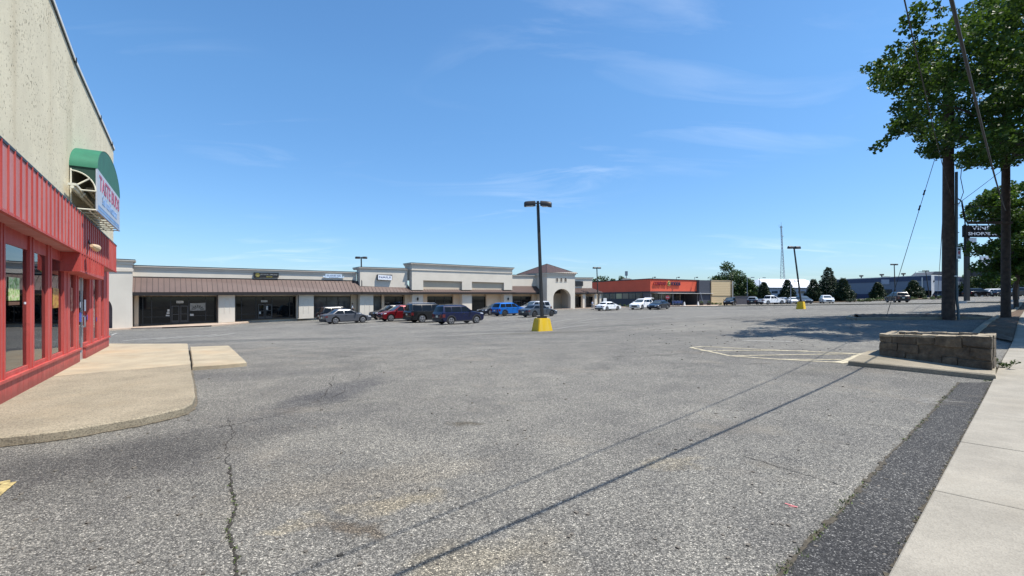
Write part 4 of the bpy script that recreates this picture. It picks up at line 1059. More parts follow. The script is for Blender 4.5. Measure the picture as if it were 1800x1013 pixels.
for x in (734.5, 893.5):
    mb = MB(); c = M.pt(x, 526, 1.42); mb.tube(c - Vector((0, 0, .22)), c + Vector((0, 0, .12)), .09, .13, 10); mb.tube(c + Vector((0, 0, .12)), c + Vector((0, 0, .28)), .14, .02, 10); mb.box(c - M.n3 * .09, (.1, .1, .3), math.atan2(M.u.y, M.u.x))
    mprt(mb, 'wall_lamp', black_m)
# papers and posters in the first shops
mb = MB()
for x0, x1, y0, y1 in ((294, 298, 544, 548), (293, 298, 549.2, 552), (291.5, 298, 553.6, 556), (334, 340.5, 552, 555.5), (455.5, 458.5, 548, 552), (468, 471, 538, 545)): M.box(mb, x0, x1, y0, y0, y1, y1, .09, .01)
mprt(mb, 'paper_notice', poster, b1)
mb = MB(); M.box(mb, 334, 361, 533.5, 532.5, 546.5, 545.8, .09, .01); wp = mprt(mb, 'window_graphic', simple('graphic_grey', (.22, .225, .21), .5, var=.3, scale=3), b1)
mb = MB()
for i in range(7):
    a_ = math.pi * (i + .5) / 7; cxp, cyp = 347.5, 545
    mb.prism([M.pt(cxp + 4 * math.cos(a_ + .1), cyp - 3 * math.sin(a_ + .1), .10), M.pt(cxp + 11 * math.cos(a_ + .13), cyp - 8.5 * math.sin(a_ + .13), .10), M.pt(cxp + 11 * math.cos(a_ - .13), cyp - 8.5 * math.sin(a_ - .13), .10), M.pt(cxp + 4 * math.cos(a_ - .1), cyp - 3 * math.sin(a_ - .1), .10)], M.n3 * -.008)
mprt(mb, 'window_graphic', simple('graphic_dark', (.03, .028, .02), .6), b1)
def plaque(x0, x1, y0, y1, txt, par):
    mb = MB(); M.box(mb, x0, x1, y0, y0, y1, y1, .12, .02); p = mprt(mb, 'number_plate', poster, par)
    mb = MB(); t0, t1 = M.s_(x0 + 1.2, .122), M.s_(x1 - 1.2, .122); put_text(mb, txt, M.at(t0, M.zy(t0, y1 - 1.1, .122), .122), M.u3, Z3, M.n3, .11, t1 - t0, .004, .01)
    build(mb, 'lettering', black_m, mall, recalc=False)
plaque(310, 322.5, 529, 533.2, 'SUITE 1', b1); plaque(459, 470, 528, 531.5, 'SUITE 2', b2)
# signs
def msign(name, x0, x1, y0, y1, o, mat, label, th=.12):
    t0, t1 = M.s_(x0, o), M.s_(x1, o); z1 = M.zy(t0, y0, o); z0 = M.zy(t0, y1, o)
    r = thing(name, label, 'sign', M.at((t0 + t1) / 2, z0, o)); mb = MB(); M.sbox(mb, t0, t1, z0, z1, o - th, o, M.zy(t1, y1 + .1, o), M.zy(t1, y0 + .6, o)); build(mb, 'sign_board', mat, r)
    return r, t0, t1, z0, z1
r, t0, t1, z0, z1 = msign('shop_sign', 446, 490, 479.3, 488.2, .2, black_m, 'black shop sign with round gold emblem above the brown awning, reading JOYFUL SMOKE SHOP')
gold = simple('sign_gold', (.38, .34, .06), .5); greyt = simple('sign_grey', (.30, .31, .30), .5)
mb = MB(); w_ = t1 - t0; h_ = z1 - z0; c = M.at(t0 + .42, (z0 + z1) / 2, .205); 
pts = [c + M.u3 * .2 * math.cos(a_) + Vector((0, 0, .2 * math.sin(a_))) for a_ in [2 * math.pi * i / 16 for i in range(17)]]; mb.path(pts, .022, 5)
mb.tube(c - M.u3 * .19, c + M.u3 * .19, .02, n=5); mb.tube(c - M.u3 * .12 - Z3 * .09, c + M.u3 * .12 - Z3 * .09, .02, n=5); mb.tube(c, c + M.u3 * .1 + Z3 * .13, .015, n=5); mb.tube(c, c - M.u3 * .1 + Z3 * .13, .015, n=5)
build(mb, 'emblem', gold, r)
mb = MB(); put_text(mb, 'JOYFUL SMOKE', M.at(t0 + w_ * .25, z0 + h_ * .48, .201), M.u3, Z3, M.n3, h_ * .32, w_ * .70, .008, .005, .2); build(mb, 'lettering', greyt, r, recalc=False)
mb = MB(); put_text(mb, 'SHOP', M.at(t0 + w_ * .5, z0 + h_ * .12, .201), M.u3, Z3, M.n3, h_ * .22, w_ * .24, .008, .01); build(mb, 'lettering', gold, r, recalc=False)
r, t0, t1, z0, z1 = msign('shop_sign', 572, 601, 482, 489, .2, simple('sign_pale_blue', (.50, .60, .70), .4), 'pale blue cloud shaped shop sign reading CLOUD N\'S above the brown awning')
mb = MB(); w_ = t1 - t0; h_ = z1 - z0
for f, rr in ((-.03, .12), (.1, .17), (.9, .17), (1.03, .12)):
    c = M.at(t0 + w_ * f, z0 + h_ * .35, .19); mb.prism([c + M.u3 * rr * 2.2 * math.cos(a_) + Z3 * rr * math.sin(a_) for a_ in [2 * math.pi * i / 14 for i in range(14)]], M.n3 * -.1)
build(mb, 'cloud_edge', MATS['sign_pale_blue'], r)
mb = MB(); put_text(mb, "CLOUD N'S", M.at(t0 + w_ * .08, z0 + h_ * .48, .201), M.u3, Z3, M.n3, h_ * .36, w_ * .84, .008, .02); build(mb, 'lettering', sign_navy, r, recalc=False); mb = MB(); put_text(mb, 'SMOKE SHOP', M.at(t0 + w_ * .22, z0 + h_ * .16, .201), M.u3, Z3, M.n3, h_ * .16, w_ * .56, .008, .0)
build(mb, 'lettering', sign_navy, r, recalc=False)
r, t0, t1, z0, z1 = msign('shop_sign', 663.8, 689.5, 482.6, 492.2, 1.25, frame_dark, 'white framed rectangular shop sign reading NAILS on the beige wall', .34)
mb = MB(); w_ = t1 - t0; h_ = z1 - z0; M.sbox(mb, t0 + .06, t1 - .06, z0 + .05, z1 - .05, 1.24, 1.262, z0 + .0, z1 - .12); build(mb, 'sign_face', sign_white, r)
mb = MB(); put_text(mb, 'NAILS', M.at(t0 + w_ * .1, z0 + h_ * .34, 1.263), M.u3, Z3, M.n3, h_ * .36, w_ * .8, .008, .01);

build(mb, 'lettering', sign_navy, r, recalc=False)
r, t0, t1, z0, z1 = msign('shop_sign', 1011.4, 1025, 494.2, 503, .5, black_m, 'blank black sign panel on the beige wall right of the arched entrance tower', .12)

# ------------------------------------------------------------------ red grocery store
G = Plane(((1143 - CX) / F * 100, 100), (11.8, 5.7))
gro = thing('grocery_store', 'bright red fascia grocery store with blue lettering, between the mall and the tan block', 'grocery store', G.pt(1190, 535, 0))
tg0 = 0.0; tg1 = G.s_(1229, 0); z1 = G.pt(1143, 491, 0).z; z0 = G.pt(1143, 512.3, 0).z
redside = simple('orange_red_wall', (.56, .085, .04), .7, var=.06, scale=.5, bump=.15)
mb = MB(); G.sbox(mb, tg0, G.s_(1224.5, 0), z0, z1, -26, 0, z0 + .1, z1 - .02); build(mb, 'red_fascia', redside, gro)
mb = MB(); G.sbox(mb, -.12, tg1, z1 + .005, z1 + .17, -26, .1, z1 - .05, z1 + .1); G.sbox(mb, -.06, tg1, z0 - .3, z0 - .005, -26, .08, z0 - .2, z0 + .05); build(mb, 'trim', coping, gro)
for k, x in enumerate((1147, 1189, 1221)):
    mb = MB(); p = G.pt(x, 491.5, .1); mb.tube(p, p + Vector((0, 0, .45)), .04, n=6); mb.tube(p + Vector((0, 0, .45)), p + Vector((0, 0, .45)) + G.n3 * .6, .04, n=6); mb.box(p + Vector((0, 0, .42)) + G.n3 * .7, (.3, .25, .2), math.atan2(G.u.y, G.u.x)); build(mb, 'sign_lamp', frame_dark, gro)
darkg = simple('dark_grey_wall', (.055, .06, .075), .8, var=.1)
# walls under the fascia
mb = MB(); G.sbox(mb, .0, tg1, -.5, z0 - .2, -25.8, -3.4); build(mb, 'recessed_wall', darkg, gro)
mb = MB(); G.sbox(mb, .03, .35, .2, z0 - .3, -26, -.02); build(mb, 'side_wall', simple('side_wall_grey', (.085, .088, .10), .85), gro)
for k in range(10):
    mb = MB(); o0 = -2.4 - k * 2.25; m_ = [dglass2, simple('lit_pane', (.36, .34, .20), .5), simple('tan_pane', (.20, .17, .12), .5)][0] if k == 0 else [dglass2, MATS['lit_pane'], MATS['tan_pane'], dglass2][(k * 3) % 4]
    G.sbox(mb, -.03, .02, 2.0, z0 - .35, o0 - 2.0, o0); w = build(mb, 'window', m_, gro)
    mb = MB(); G.sbox(mb, -.05, .02, 1.94, 1.998, o0 - 2.1, o0 + .05); G.sbox(mb, -.05, .02, 2.0, z0 - .35, o0 + .002, o0 + .09); build(mb, 'window_frame', frame_dark, w)
# shop front recessed
for k in range(9):
    t = 1.6 + k * 1.25; mb = MB(); G.sbox(mb, t, t + 1.15, 1.0, z0 - .45, -3.38, -3.33); w = build(mb, 'shop_window', [dglass3, dglass2][k % 3 == 1], gro)
    mb = MB(); G.sbox(mb, t - .09, t - .01, .9, z0 - .4, -3.36, -3.28); build(mb, 'window_frame', MATS['plain_concrete'] if k in (4, 8) else frame_dark, w)
mb = MB(); G.sbox(mb, 1.2, tg1 + 3.2, z0 - .42, z0 - .35, -3, 1.0); build(mb, 'canopy_edge', white_m, gro)
for x in (1226, 1163, 1183):
    mb = MB(); p = G.pt(x, 520, .2); mb.tube((p.x, p.y, .5), (p.x, p.y, z0 - .3), .06, n=8); build(mb, 'canopy_post', steel, gro)
mb = MB(); p = G.pt(1231, 514, .9); q_ = G.pt(1235, 531, 1.2); mb.tube(p, q_, .07, n=6); build(mb, 'brace', steel, gro)
# dark block and tan block
mb = MB(); t0, t1 = G.s_(1229, .6), G.s_(1250.3, .6); G.sbox(mb, t0, t1, .2, G.pt(1229, 492.6, .6).z, -20, .6, .2, G.pt(1250, 493, .6).z); build(mb, 'dark_block', simple('navy_grey_wall', (.045, .052, .070), .8, var=.08), gro)
tan = nmat('tan_brick'); m, nt, out = tan; g = nt.nodes.new('ShaderNodeNewGeometry'); b = N(nt, 'ShaderNodeBsdfPrincipled', Roughness=.9)
wv = nt.nodes.new('ShaderNodeTexWave'); wv.bands_direction = 'Z'; wv.inputs['Scale'].default_value = .8; wv.inputs['Distortion'].default_value = .4; L(nt, g, 'Position', wv, 'Vector')
r_ = ramp(nt, [(.0, (.40, .30, .17)), (.15, (.50, .38, .225)), (1, (.52, .40, .24))]); L(nt, wv, 'Fac', r_, 'Fac'); L(nt, r_, 'Color', b, 'Base Color'); L(nt, b, 'BSDF', out, 'Surface')
tb = thing('tan_block_building', 'plain tan brick block with white downpipe at the end of the grocery store', 'building', G.pt(1268, 533, .8))
mb = MB(); t0, t1 = G.s_(1250.5, .8), G.s_(1287, .8); zz0, zz1 = G.pt(1250.5, 493.7, .8).z, G.pt(1287, 494.6, .8).z
G.sbox(mb, t0, t1, .2, zz0, -18, .8, .2, zz1); build(mb, 'wall', m, tb)
mb = MB(); G.sbox(mb, t0, t1 + .1, zz0 + .002, zz0 + .12, -18, .86, zz1 + .002, zz1 + .12); build(mb, 'coping', simple('tan_coping', (.5, .4, .26), .7), tb)
mb = MB(); zc = G.pt(1268, 520.5, .8).z; G.sbox(mb, t0, t1, zc - .05, zc + .05, .805, .85); build(mb, 'band', simple('tan_band', (.13, .10, .065), .8), tb)
mb = MB(); p = G.at(t1 - .02, .5, .95); mb.tube(p, p + Vector((0, 0, zz1 - .6)), .09, n=8); build(mb, 'downpipe', white_m, tb)
mb = MB(); p = G.at(t1 - .35, .5, .95); mb.tube(p, p + Vector((0, 0, zz1 + .9)), .06, n=8); build(mb, 'utility_pipe', brown_m, tb)
# lettering on the red fascia
sg = thing('store_sign', 'raised dark letters with round emblem reading COMPARE FOODS on the red fascia', 'sign', G.at(5, z1 - 1.5, .1))
mb = MB(); dred = simple('letter_dark_red', (.20, .01, .02), .5)
ta, tb_ = G.s_(1149, .2), G.s_(1172, .2); zl = G.pt(1160, 501.5, .2).z; hh = G.pt(1160, 495.3, .2).z - zl
put_text(mb, 'COMPARE', G.at(ta, zl, .12), G.u3, Z3, G.n3, hh, tb_ - ta, .12, .03); build(mb, 'lettering', dred, sg, recalc=False)
mb = MB(); ta, tb_ = G.s_(1179.5, .2), G.s_(1196, .2); put_text(mb, 'FOODS', G.at(ta, zl - .02, .12), G.u3, Z3, G.n3, hh, tb_ - ta, .12, .04); build(mb, 'lettering', simple('letter_navy', (.01, .012, .05), .5), sg, recalc=False)
c = G.pt(1176.2, 498.6, .2)
for rr, m_, o_ in ((1.0, simple('emblem_yellow', (.6, .5, .15), .5), 0), (.78, simple('emblem_green', (.02, .05, .03), .5), .05), (.35, MATS['emblem_yellow'], .1)):
    mb = MB(); mb.prism([c + G.n3 * o_ + G.u3 * .36 * rr * math.cos(a_) + Z3 * .56 * rr * math.sin(a_) for a_ in [2 * math.pi * i / 20 for i in range(20)]], G.n3 * -.1); build(mb, 'emblem', m_, sg)
# pavement, planting and small things in front of the store
pts = [gp(x, y) for x, y in ((1062, 541.5), (1100, 540.5), (1178, 539.6), (1230, 539.2), (1262, 539))]
mb = MB(); bk = [G.pt(x, 534, -1) for x in (1066, 1100, 1160, 1230, 1265)]; nn = len(pts)
for i, p in enumerate(bk): p.z = gz(p.x, p.y) + .16
mb.add([p + Vector((0, 0, -.3)) for p in pts] + [p + Vector((0, 0, .14)) for p in pts] + bk, [(i, i + 1, i + 1 + nn, i + nn) for i in range(nn - 1)] + [(i + nn, i + 1 + nn, i + 1 + 2 * nn, i + 2 * nn) for i in range(nn - 1)])
tag(build(mb, 'store_pavement', conc_mall), kind='structure')
def leaf_cloud(clumps, nper, size, squash=.7, seedv=1, droop=.0, flat=.0, spiky=False):
    """numpy leaf kites in clumps: (x,y,z,r)"""
    rs = np.random.RandomState(seedv); V = []; 
    cl = np.array(clumps); w = cl[:, 3] ** 2; tot = int(nper); cnt = np.maximum(3, (w / w.sum() * tot)).astype(int)
    P = []
    for c_, k in zip(cl, cnt):
        d = rs.normal(size=(k, 3)); d /= np.linalg.norm(d, axis=1)[:, None]; r = c_[3] * rs.uniform(.25, 1.08, (k, 1)) ** .55
        q = d * r; q[:, 2] *= squash; P.append(q + c_[:3])
    P = np.concatenate(P); n = len(P)
    nrm = rs.normal(size=(n, 3)) * .8 + np.array([0, 0, .9]); nrm /= np.linalg.norm(nrm, axis=1)[:, None]
    a = np.cross(nrm, rs.normal(size=(n, 3))); a /= np.linalg.norm(a, axis=1)[:, None]; b = np.cross(nrm, a)
    s = size * rs.uniform(.6, 1.3, (n, 1))
    # five-cornered leaf outline
    if spiky: sh = [(-1., 0), (0, .22), (1, 0), (0, -.22)]
    else: sh = [(-.8, 0), (-.35, .75), (.15, .45), (.9, .0), (.15, -.45), (-.35, -.75)]
    k = len(sh); vs = np.stack([P + a * s * u_ * .6 + b * s * v_ * .6 + nrm * s * (.12 * abs(v_)) for u_, v_ in sh], 1).reshape(-1, 3)
    return vs, k, n
def cloud_obj(name, clumps, nper, size, mat, parent, **kw):
    vs, k, n = leaf_cloud(clumps, nper, size, **kw)
    w = wloc(parent) if parent is not None else Vector((0, 0, 0)); vs = vs - np.array(w)
    me = bpy.data.meshes.new(name); me.vertices.add(len(vs)); me.vertices.foreach_set('co', vs.astype(np.float32).ravel())
    me.loops.add(len(vs)); me.loops.foreach_set('vertex_index', np.arange(len(vs), dtype=np.int32)); me.polygons.add(n)
    me.polygons.foreach_set('loop_start', np.arange(n, dtype=np.int32) * k); me.polygons.foreach_set('loop_total', np.full(n, k, dtype=np.int32))
    me.update(); me.validate(); me.materials.append(mat)
    o = bpy.data.objects.new(name, me); COL.objects.link(o); o.parent = parent; return o
def limb(p0, p1, r0, r1, k=6, wob=.12):
    p0, p1 = Vector(p0), Vector(p1); L_ = (p1 - p0).length; P = []
    for i in range(k + 1):
        f = i / k; q = p0.lerp(p1, f) + Vector((random.gauss(0, 1), random.gauss(0, 1), random.gauss(0, .5))) * wob * L_ * .12 * (1 if 0 < i < k else 0); P.append(q)
    return P, [r0 + (r1 - r0) * i / k for i in range(k + 1)]
def tree(label, x, D, h, w, cat='tree', name='tree', mat=leaf_mid, n=3500, leaf=.3, trunk=.22, base=None, kind='round', group=None, sd=1, low=.18):
    random.seed(sd); p = base or gplace(x, D, 0); r = thing(name, label, cat, p, 0, group)
    mb = MB(); P, rr = limb(p - Vector((0, 0, .2)), p + Vector((random.uniform(-.2, .2), 0, h * .75)), trunk, trunk * .3); mb.path(P, rr, 8)
    cl = []
    if kind == 'round':
        for i in range(22):
            a = random.uniform(0, 6.28); f = random.random(); zz = low + (1 - low) * f; rad = w / 2 * math.sin(math.pi * min(1, (.18 + .82 * f)) ** .9) * random.uniform(.45, 1.0)
            c_ = p + Vector((math.cos(a) * rad * .75, math.sin(a) * rad * .75, h * zz * .93)); cl.append((*c_, w * random.uniform(.10, .21)))
            if i % 2 == 0:
                q, qr = limb(p + Vector((0, 0, h * .35 * (1 + f * .6))), c_, trunk * .35, .03, 4); mb.path(q, qr, 5)
    else:
        K_ = 26
        for i in range(K_ * 3):
            f = (i / (K_ * 3)); zz = low + (1.0 - low) * f; rad = w / 2 * 1.12 * min(1, (1 - f) ** .62 + .02) * (.72 + 1.2 * f if f < .23 else 1) * random.uniform(.6, 1.05) + .08
            a = i * 2.4; c_ = p + Vector((math.cos(a) * rad * .8, math.sin(a) * rad * .8, h * zz)); cl.append((*c_, max(.34, w * .17 * (1.2 - f) * random.uniform(.7, 1.2))))
            if i % 3 == 0: q, qr = limb(p + Vector((0, 0, h * zz * .95)), c_, .05, .02, 3); mb.path(q, qr, 4)
    build(mb, 'trunk', bark, r, smooth=True)
    cloud_obj('crown', cl, n, leaf, mat, r, seedv=sd, squash=.75 if kind == 'round' else .8, spiky=(kind != 'round'))
    return r
# tree tops behind the store, the big tree, conifers
GR = 'trees behind the buildings'
for i, (x, D, h, w, yb, lab) in enumerate(((1046, 150, 7.6, 6, 0, 'small dark tree top behind the mall, leftmost beyond the grocery store roof'), (1061, 150, 9.2, 8.5, 0, 'tallest round green tree top behind the left end of the red grocery roof'), (1078, 155, 8.2, 6, 0, 'middle green tree top behind the red grocery roof'), (1093, 150, 8.6, 6.5, 0, 'rightmost green tree top behind the red grocery roof, by a small box'))):
    p = gplace(x, D); p.z = .6; tree(lab, x, D, h, w, base=p, sd=10 + i, n=1600, leaf=.42, group=GR)
tree('tall open crowned green tree standing behind the tan block', 1279, 135, 11.4, 11.0, sd=21, n=4600, leaf=.4, group=GR, trunk=.3)
tree('bushy bright green tree right of the tall tree behind the tan block', 1300, 128, 8.2, 9.5, sd=22, n=5200, leaf=.36, group=GR, low=.05)
tree('low spreading green tree beside the grey wall', 1317, 125, 6.0, 7.0, sd=23, n=3800, leaf=.36, group=GR, low=.03)
CG = 'dark conifers along the far edge of the lot'
for i, (x, D, ytop, wpx, lab) in enumerate(((1343, 118, 497, 30, 'dark conifer left of the white roofed building'), (1384, 116, 492.5, 29, 'dark pointed conifer in front of the white roof'), (1430, 114, 492, 30, 'dark conifer right of the yellow footed lamp post'), (1456, 120, 471, 42, 'tallest and widest dark conifer left of the blue building'), (1482, 108, 490, 34, 'lighter green topped conifer overlapping the blue building'), (1543, 112, 497.5, 25, 'small dark conifer in front of the blue building door'), (1606, 106, 494, 33, 'dark bushy conifer near the right end of the blue building'))):
    p = gplace(x, D); ybase = YH - (p.z - EYE) * F / D; h = (ybase - ytop) * D / F; tree(lab, x, D, h, wpx * D / F, name='conifer_tree', cat='conifer', mat=leaf_con, kind='cone', sd=40 + i, n=8500 if i != 3 else 16000, leaf=.42, trunk=.16, group=CG, low=.06)
GS = 'green trees behind the pylon sign'
for i, (x, D, ytop, w, lab) in enumerate(((1668, 130, 492, 9, 'green tree far behind the left utility pole'), (1708, 125, 480, 9, 'green tree behind the left post of the pylon sign'), (1745, 118, 476, 11, 'green tree behind the middle of the pylon sign'), (1785, 120, 470, 12, 'green tree at the right edge behind the pylon sign'), (1835, 110, 462, 12, 'green tree beyond the right edge'))):
    p = gplace(x, D); ybase = YH - (p.z - EYE) * F / D; h = (ybase - ytop) * D / F; tree(lab, x, D, h, w, sd=60 + i, n=3000, leaf=.42, group=GS, low=.12)
# small shrubs in front of the blue building and at the store
SG = 'low shrubs in the far planting strip'
for i, (x, D, w, h, lab) in enumerate(((1410, 104, 2.2, .9, 'low dark shrub behind the dark minivan'), (1494, 101, 2.0, .9, 'low shrub between the white car and the blue building'), (1517, 100, 2.4, .8, 'pale green low shrub in the gravel strip'), (1530, 100, 1.6, .8, 'small rounded shrub right of the pale one'), (1556, 99, 2.2, 1.0, 'low shrub left of the dark suv'), (1598, 98, 2.6, .8, 'low shrub under the right conifer'), (1640, 96, 3.0, .8, 'yellow green low shrub by the building end'), (1257, 103, 2.4, .7, 'reddish low shrub beside the tan block'), (1093, 98, 4., .7, 'low dark hedge under the store side windows'), (1075, 99, 3., .6, 'low hedge left of the white suv'))):
    p = gplace(x, D); r = thing('shrub', lab, 'shrub', p, 0, SG); random.seed(80 + i)
    cl = [(p.x + random.uniform(-w / 2, w / 2), p.y + random.uniform(-.5, .5), p.z + h * random.uniform(.3, .65), h * .5) for _ in range(7)]
    cloud_obj('foliage', cl, 500, .16, leaf_bush if i != 1 else leaf_con, r, seedv=80 + i)
    mb = MB(); [mb.tube(p, Vector(c_[:3]), .03, .012, 5) for c_ in cl]; build(mb, 'stem', bark, r)
# far planting strip
a_, b_ = gplace(1330, 112), gplace(1660, 98)
tag(build(quad_sheet(a_.xy, b_.xy, a_.xy + Vector((.6, 9)), b_.xy + Vector((1, 9)), 60, 4, .12), 'planting_strip', dirt), kind='structure')

# low grey wall between tan block and cars
W1 = Plane(gplace(1289, 112).xy, (1, .02)); mb = MB(); p0, p1 = gplace(1289, 112), gplace(1329, 112)
gw = thing('grey_wall', 'low grey block wall right of the tan block behind the parked cars', 'wall', p0.lerp(p1, .5)); mb.prism([p0 - Z3, p1 - Z3, Vector((p1.x, p1.y, ray(1329, 521.5, 112).z)), Vector((p0.x, p0.y, ray(1289, 521.5, 112).z))], (0, .3, 0)); build(mb, 'wall', simple('grey_block', (.14, .125, .13), .9), gw)
mb = MB(); mb.prism([Vector((p0.x, p0.y - .05, ray(1289, 521.4, 112).z)), Vector((p1.x, p1.y - .05, ray(1329, 521.4, 112).z)), Vector((p1.x, p1.y - .05, ray(1329, 521.4, 112).z + .1)), Vector((p0.x, p0.y - .05, ray(1289, 521.4, 112).z + .1))], (0, .4, 0)); build(mb, 'coping', MATS['grey_block'], gw)

# ------------------------------------------------------------------ far buildings
wr = Plane(ray(1351, YH, 175).xy, (1, .10))
wb = thing('white_roofed_building', 'low blue grey building with a wide white metal roof behind the conifers', 'building', wr.pt(1400, 528, 0))
mb = MB(); t0, t1 = wr.s_(1353, 0), wr.s_(1452, 0); ze = wr.pt(1351, 505, 0).z
wr.sbox(mb, t0, t1, -1, ze, -22, 0); build(mb, 'wall', simple('pale_blue_wall', (.26, .32, .40), .8), wb)
mb = MB(); A_, B_ = wr.at(t0 - .5, ze - .1, .8), wr.at(t1 + .5, ze - .1, .8); rz_ = ray(1400, 490.5, 186).z
C_, D_ = wr.at(t1 + .5 - 1, rz_, -11), wr.at(t0 + 2.6, rz_, -11); E_, F_ = wr.at(t1 + .5, ze - .1, -22.8), wr.at(t0 - .5, ze - .1, -22.8)
mb.add([A_, B_, C_, D_, E_, F_], [(0, 1, 2, 3), (3, 2, 4, 5), (0, 3, 5), (1, 4, 2), (0, 5, 4, 1)])
build(mb, 'roof', simple('white_metal_roof', (.78, .80, .82), .5, var=.03), wb)
for x0, x1 in ((1357, 1367), (1403, 1415)):
    mb = MB(); wr.box(mb, x0, x1, 512, 512, 516, 516, .1, .1); build(mb, 'window', dglass3, wb)
mb = MB(); wr.box(mb, 1350, 1452, 505.6, 505.6, 507, 507, .7, .1); build(mb, 'gutter', simple('gutter_slate', (.10, .13, .17), .6), wb)
mb = MB(); p = ray(1397, 498, 182); mb.tube(p, p + Z3 * 1.2, .12, n=6); mb.tube(p + Z3 * 1.2, p + Z3 * 1.3 + Vector((-.8, 0, 0)), .12, n=6); build(mb, 'roof_vent', steel, wb)
BL = Plane(ray(1464.5, YH, 138).xy, (ray(1637, YH, 118) - ray(1464.5, YH, 138)).xy)
bb = thing('blue_building', 'long low blue grey warehouse with navy top band and navy base behind dark conifers', 'building', BL.pt(1550, 525, 0))
tb0, tb1 = BL.s_(1464.5, 0), BL.s_(1637, 0); zt0_, zt1_ = BL.pt(1464.5, 492.6, 0).z, BL.pt(1637, 484.6, 0).z
def bl(z0f, z1f, o0, o1, mb): 
    zb = 1.8; BL.sbox(mb, tb0, tb1, zb + (zt0_ - zb) * z0f, zb + (zt0_ - zb) * z1f, o0, o1, zb + (zt1_ - zb) * z0f, zb + (zt1_ - zb) * z1f)
mb = MB(); bl(.27, .80, -18, 0, mb); build(mb, 'wall', simple('blue_grey_siding', (.125, .165, .225), .7, var=.06), bb)
mb = MB(); bl(.80, 1.0, -18, .05, mb); build(mb, 'top_band', simple('navy_band', (.03, .05, .105), .6), bb)
mb = MB(); bl(-.3, .27, -18, .04, mb); build(mb, 'base_band', simple('navy_base', (.018, .032, .085), .6), bb)
mb = MB(); bl(1.001, 1.03, -18, .08, mb); build(mb, 'coping', white_m, bb)
for x0, x1, y0, y1, m_, nm in ((1549, 1563, 491.5, 500, simple('blank_panel', (.26, .31, .40), .6), 'blank_sign_panel'), (1554, 1567, 509, 521, dglass2, 'entrance_door'), (1620, 1621.6, 488, 506, white_m, 'downpipe'), (1621.6, 1637, 511, 519.5, dglass, 'window'), (1467, 1470, 497, 512, MATS['blank_panel'], 'side_panel')):
    mb = MB(); BL.box(mb, x0, x1, y0, y0, y1, y1, .2, .19); build(mb, nm, m_, bb)
BE = Plane(BL.at(tb1 + .01, 0, 0).xy, BL.n * -1 + BL.u * .25)
mb = MB(); p = BL.at(tb1 + .02, 0, .05); w_ = Vector((1.2, .9, 0)); mb.prism([p + Z3 * .5, p + w_ + Z3 * .5, p + w_ + Z3 * (zt1_ - .1), p + Z3 * (zt1_ + .0)], BL.n3 * -1.5); build(mb, 'end_wall', simple('white_end_wall', (.42, .44, .46), .7), bb)
mb = MB(); q = p + w_ * .6 + BL.n3 * .05 + Z3 * (zt1_ - 1.4); mb.box(q, (1.0, .15, .4)); build(mb, 'lamp', frame_dark, bb)
for x, y in ((1514, 487.4), (1550, 485.8), (1588, 484.2)):
    mb = MB(); p = ray(x, y + 4, 140 if x < 1530 else 130); mb.tube(p, p + Z3 * .8, .15, n=8); mb.tube(p + Z3 * .8, p + Z3 * 1.2, .45, .55, 10); build(mb, 'roof_vent', frame_dark, bb)
mb = MB(); p = ray(1557, 490, 132); mb.box(p + Z3 * .3, (1.6, 1.2, .5)); build(mb, 'roof_unit', frame_dark, bb)
# house-like building with dark window right of the blue one
hb = thing('grey_house', 'narrow pale grey two storey house beside the right end of the blue building', 'house', gplace(1650, 140))
c = gplace(1650, 140); zz = ray(1650, 483, 140).z
mb = MB(); mb.box((c.x, c.y + 3, (zz + 1) / 2), (4.2, 6, zz - 1)); build(mb, 'wall', simple('house_grey', (.30, .32, .34), .8), hb)
mb = MB(); mb.prism([Vector((c.x - 2.6, c.y - .4, zz)), Vector((c.x + 2.6, c.y - .4, zz)), Vector((c.x + 1.4, c.y - .4, zz + .9)), Vector((c.x - 1.4, c.y - .4, zz + .9))], (0, 7, 0)); build(mb, 'roof', simple('house_roof', (.09, .10, .12), .8), hb)
for dx, z_ in ((-.9, zz - 1.6), (.9, zz - 1.6), (.2, zz - 4)):
    mb = MB(); mb.box((c.x + dx, c.y - .02, z_), (.8, .1, 1.3)); w = build(mb, 'window', dglass, hb); mb = MB(); mb.box((c.x + dx, c.y - .05, z_ - .72), (1., .15, .1)); build(mb, 'sill', white_m, w)
hb = thing('gabled_building', 'pale blue gabled building end seen through the trees behind the pylon sign', 'building', gplace(1722, 150))
c = gplace(1720, 150); mb = MB(); z_ = ray(1720, 497, 150).z; za = ray(1720, 489, 150).z
mb.prism([Vector((c.x - 3.4, c.y, 1)), Vector((c.x + 3.4, c.y, 1)), Vector((c.x + 3.4, c.y, z_)), Vector((c.x, c.y, za)), Vector((c.x - 3.4, c.y, z_))], (0, 10, 0)); build(mb, 'wall', simple('gable_blue', (.30, .37, .42), .8), hb)
mb = MB(); 
for s_ in (-1, 1): mb.prism([Vector((c.x, c.y - .2, za + .05)), Vector((c.x + 3.8 * s_, c.y - .2, z_ - .2)), Vector((c.x + 3.8 * s_, c.y - .2, z_ - .02)), Vector((c.x, c.y - .2, za + .25))], (0, 10.4, 0))
build(mb, 'roof', simple('gable_roof', (.4, .43, .46), .7), hb)
mb = MB(); mb.box((c.x - 1, c.y - .03, 3.4), (1.2, .08, 1.)); build(mb, 'window', dglass3, hb)
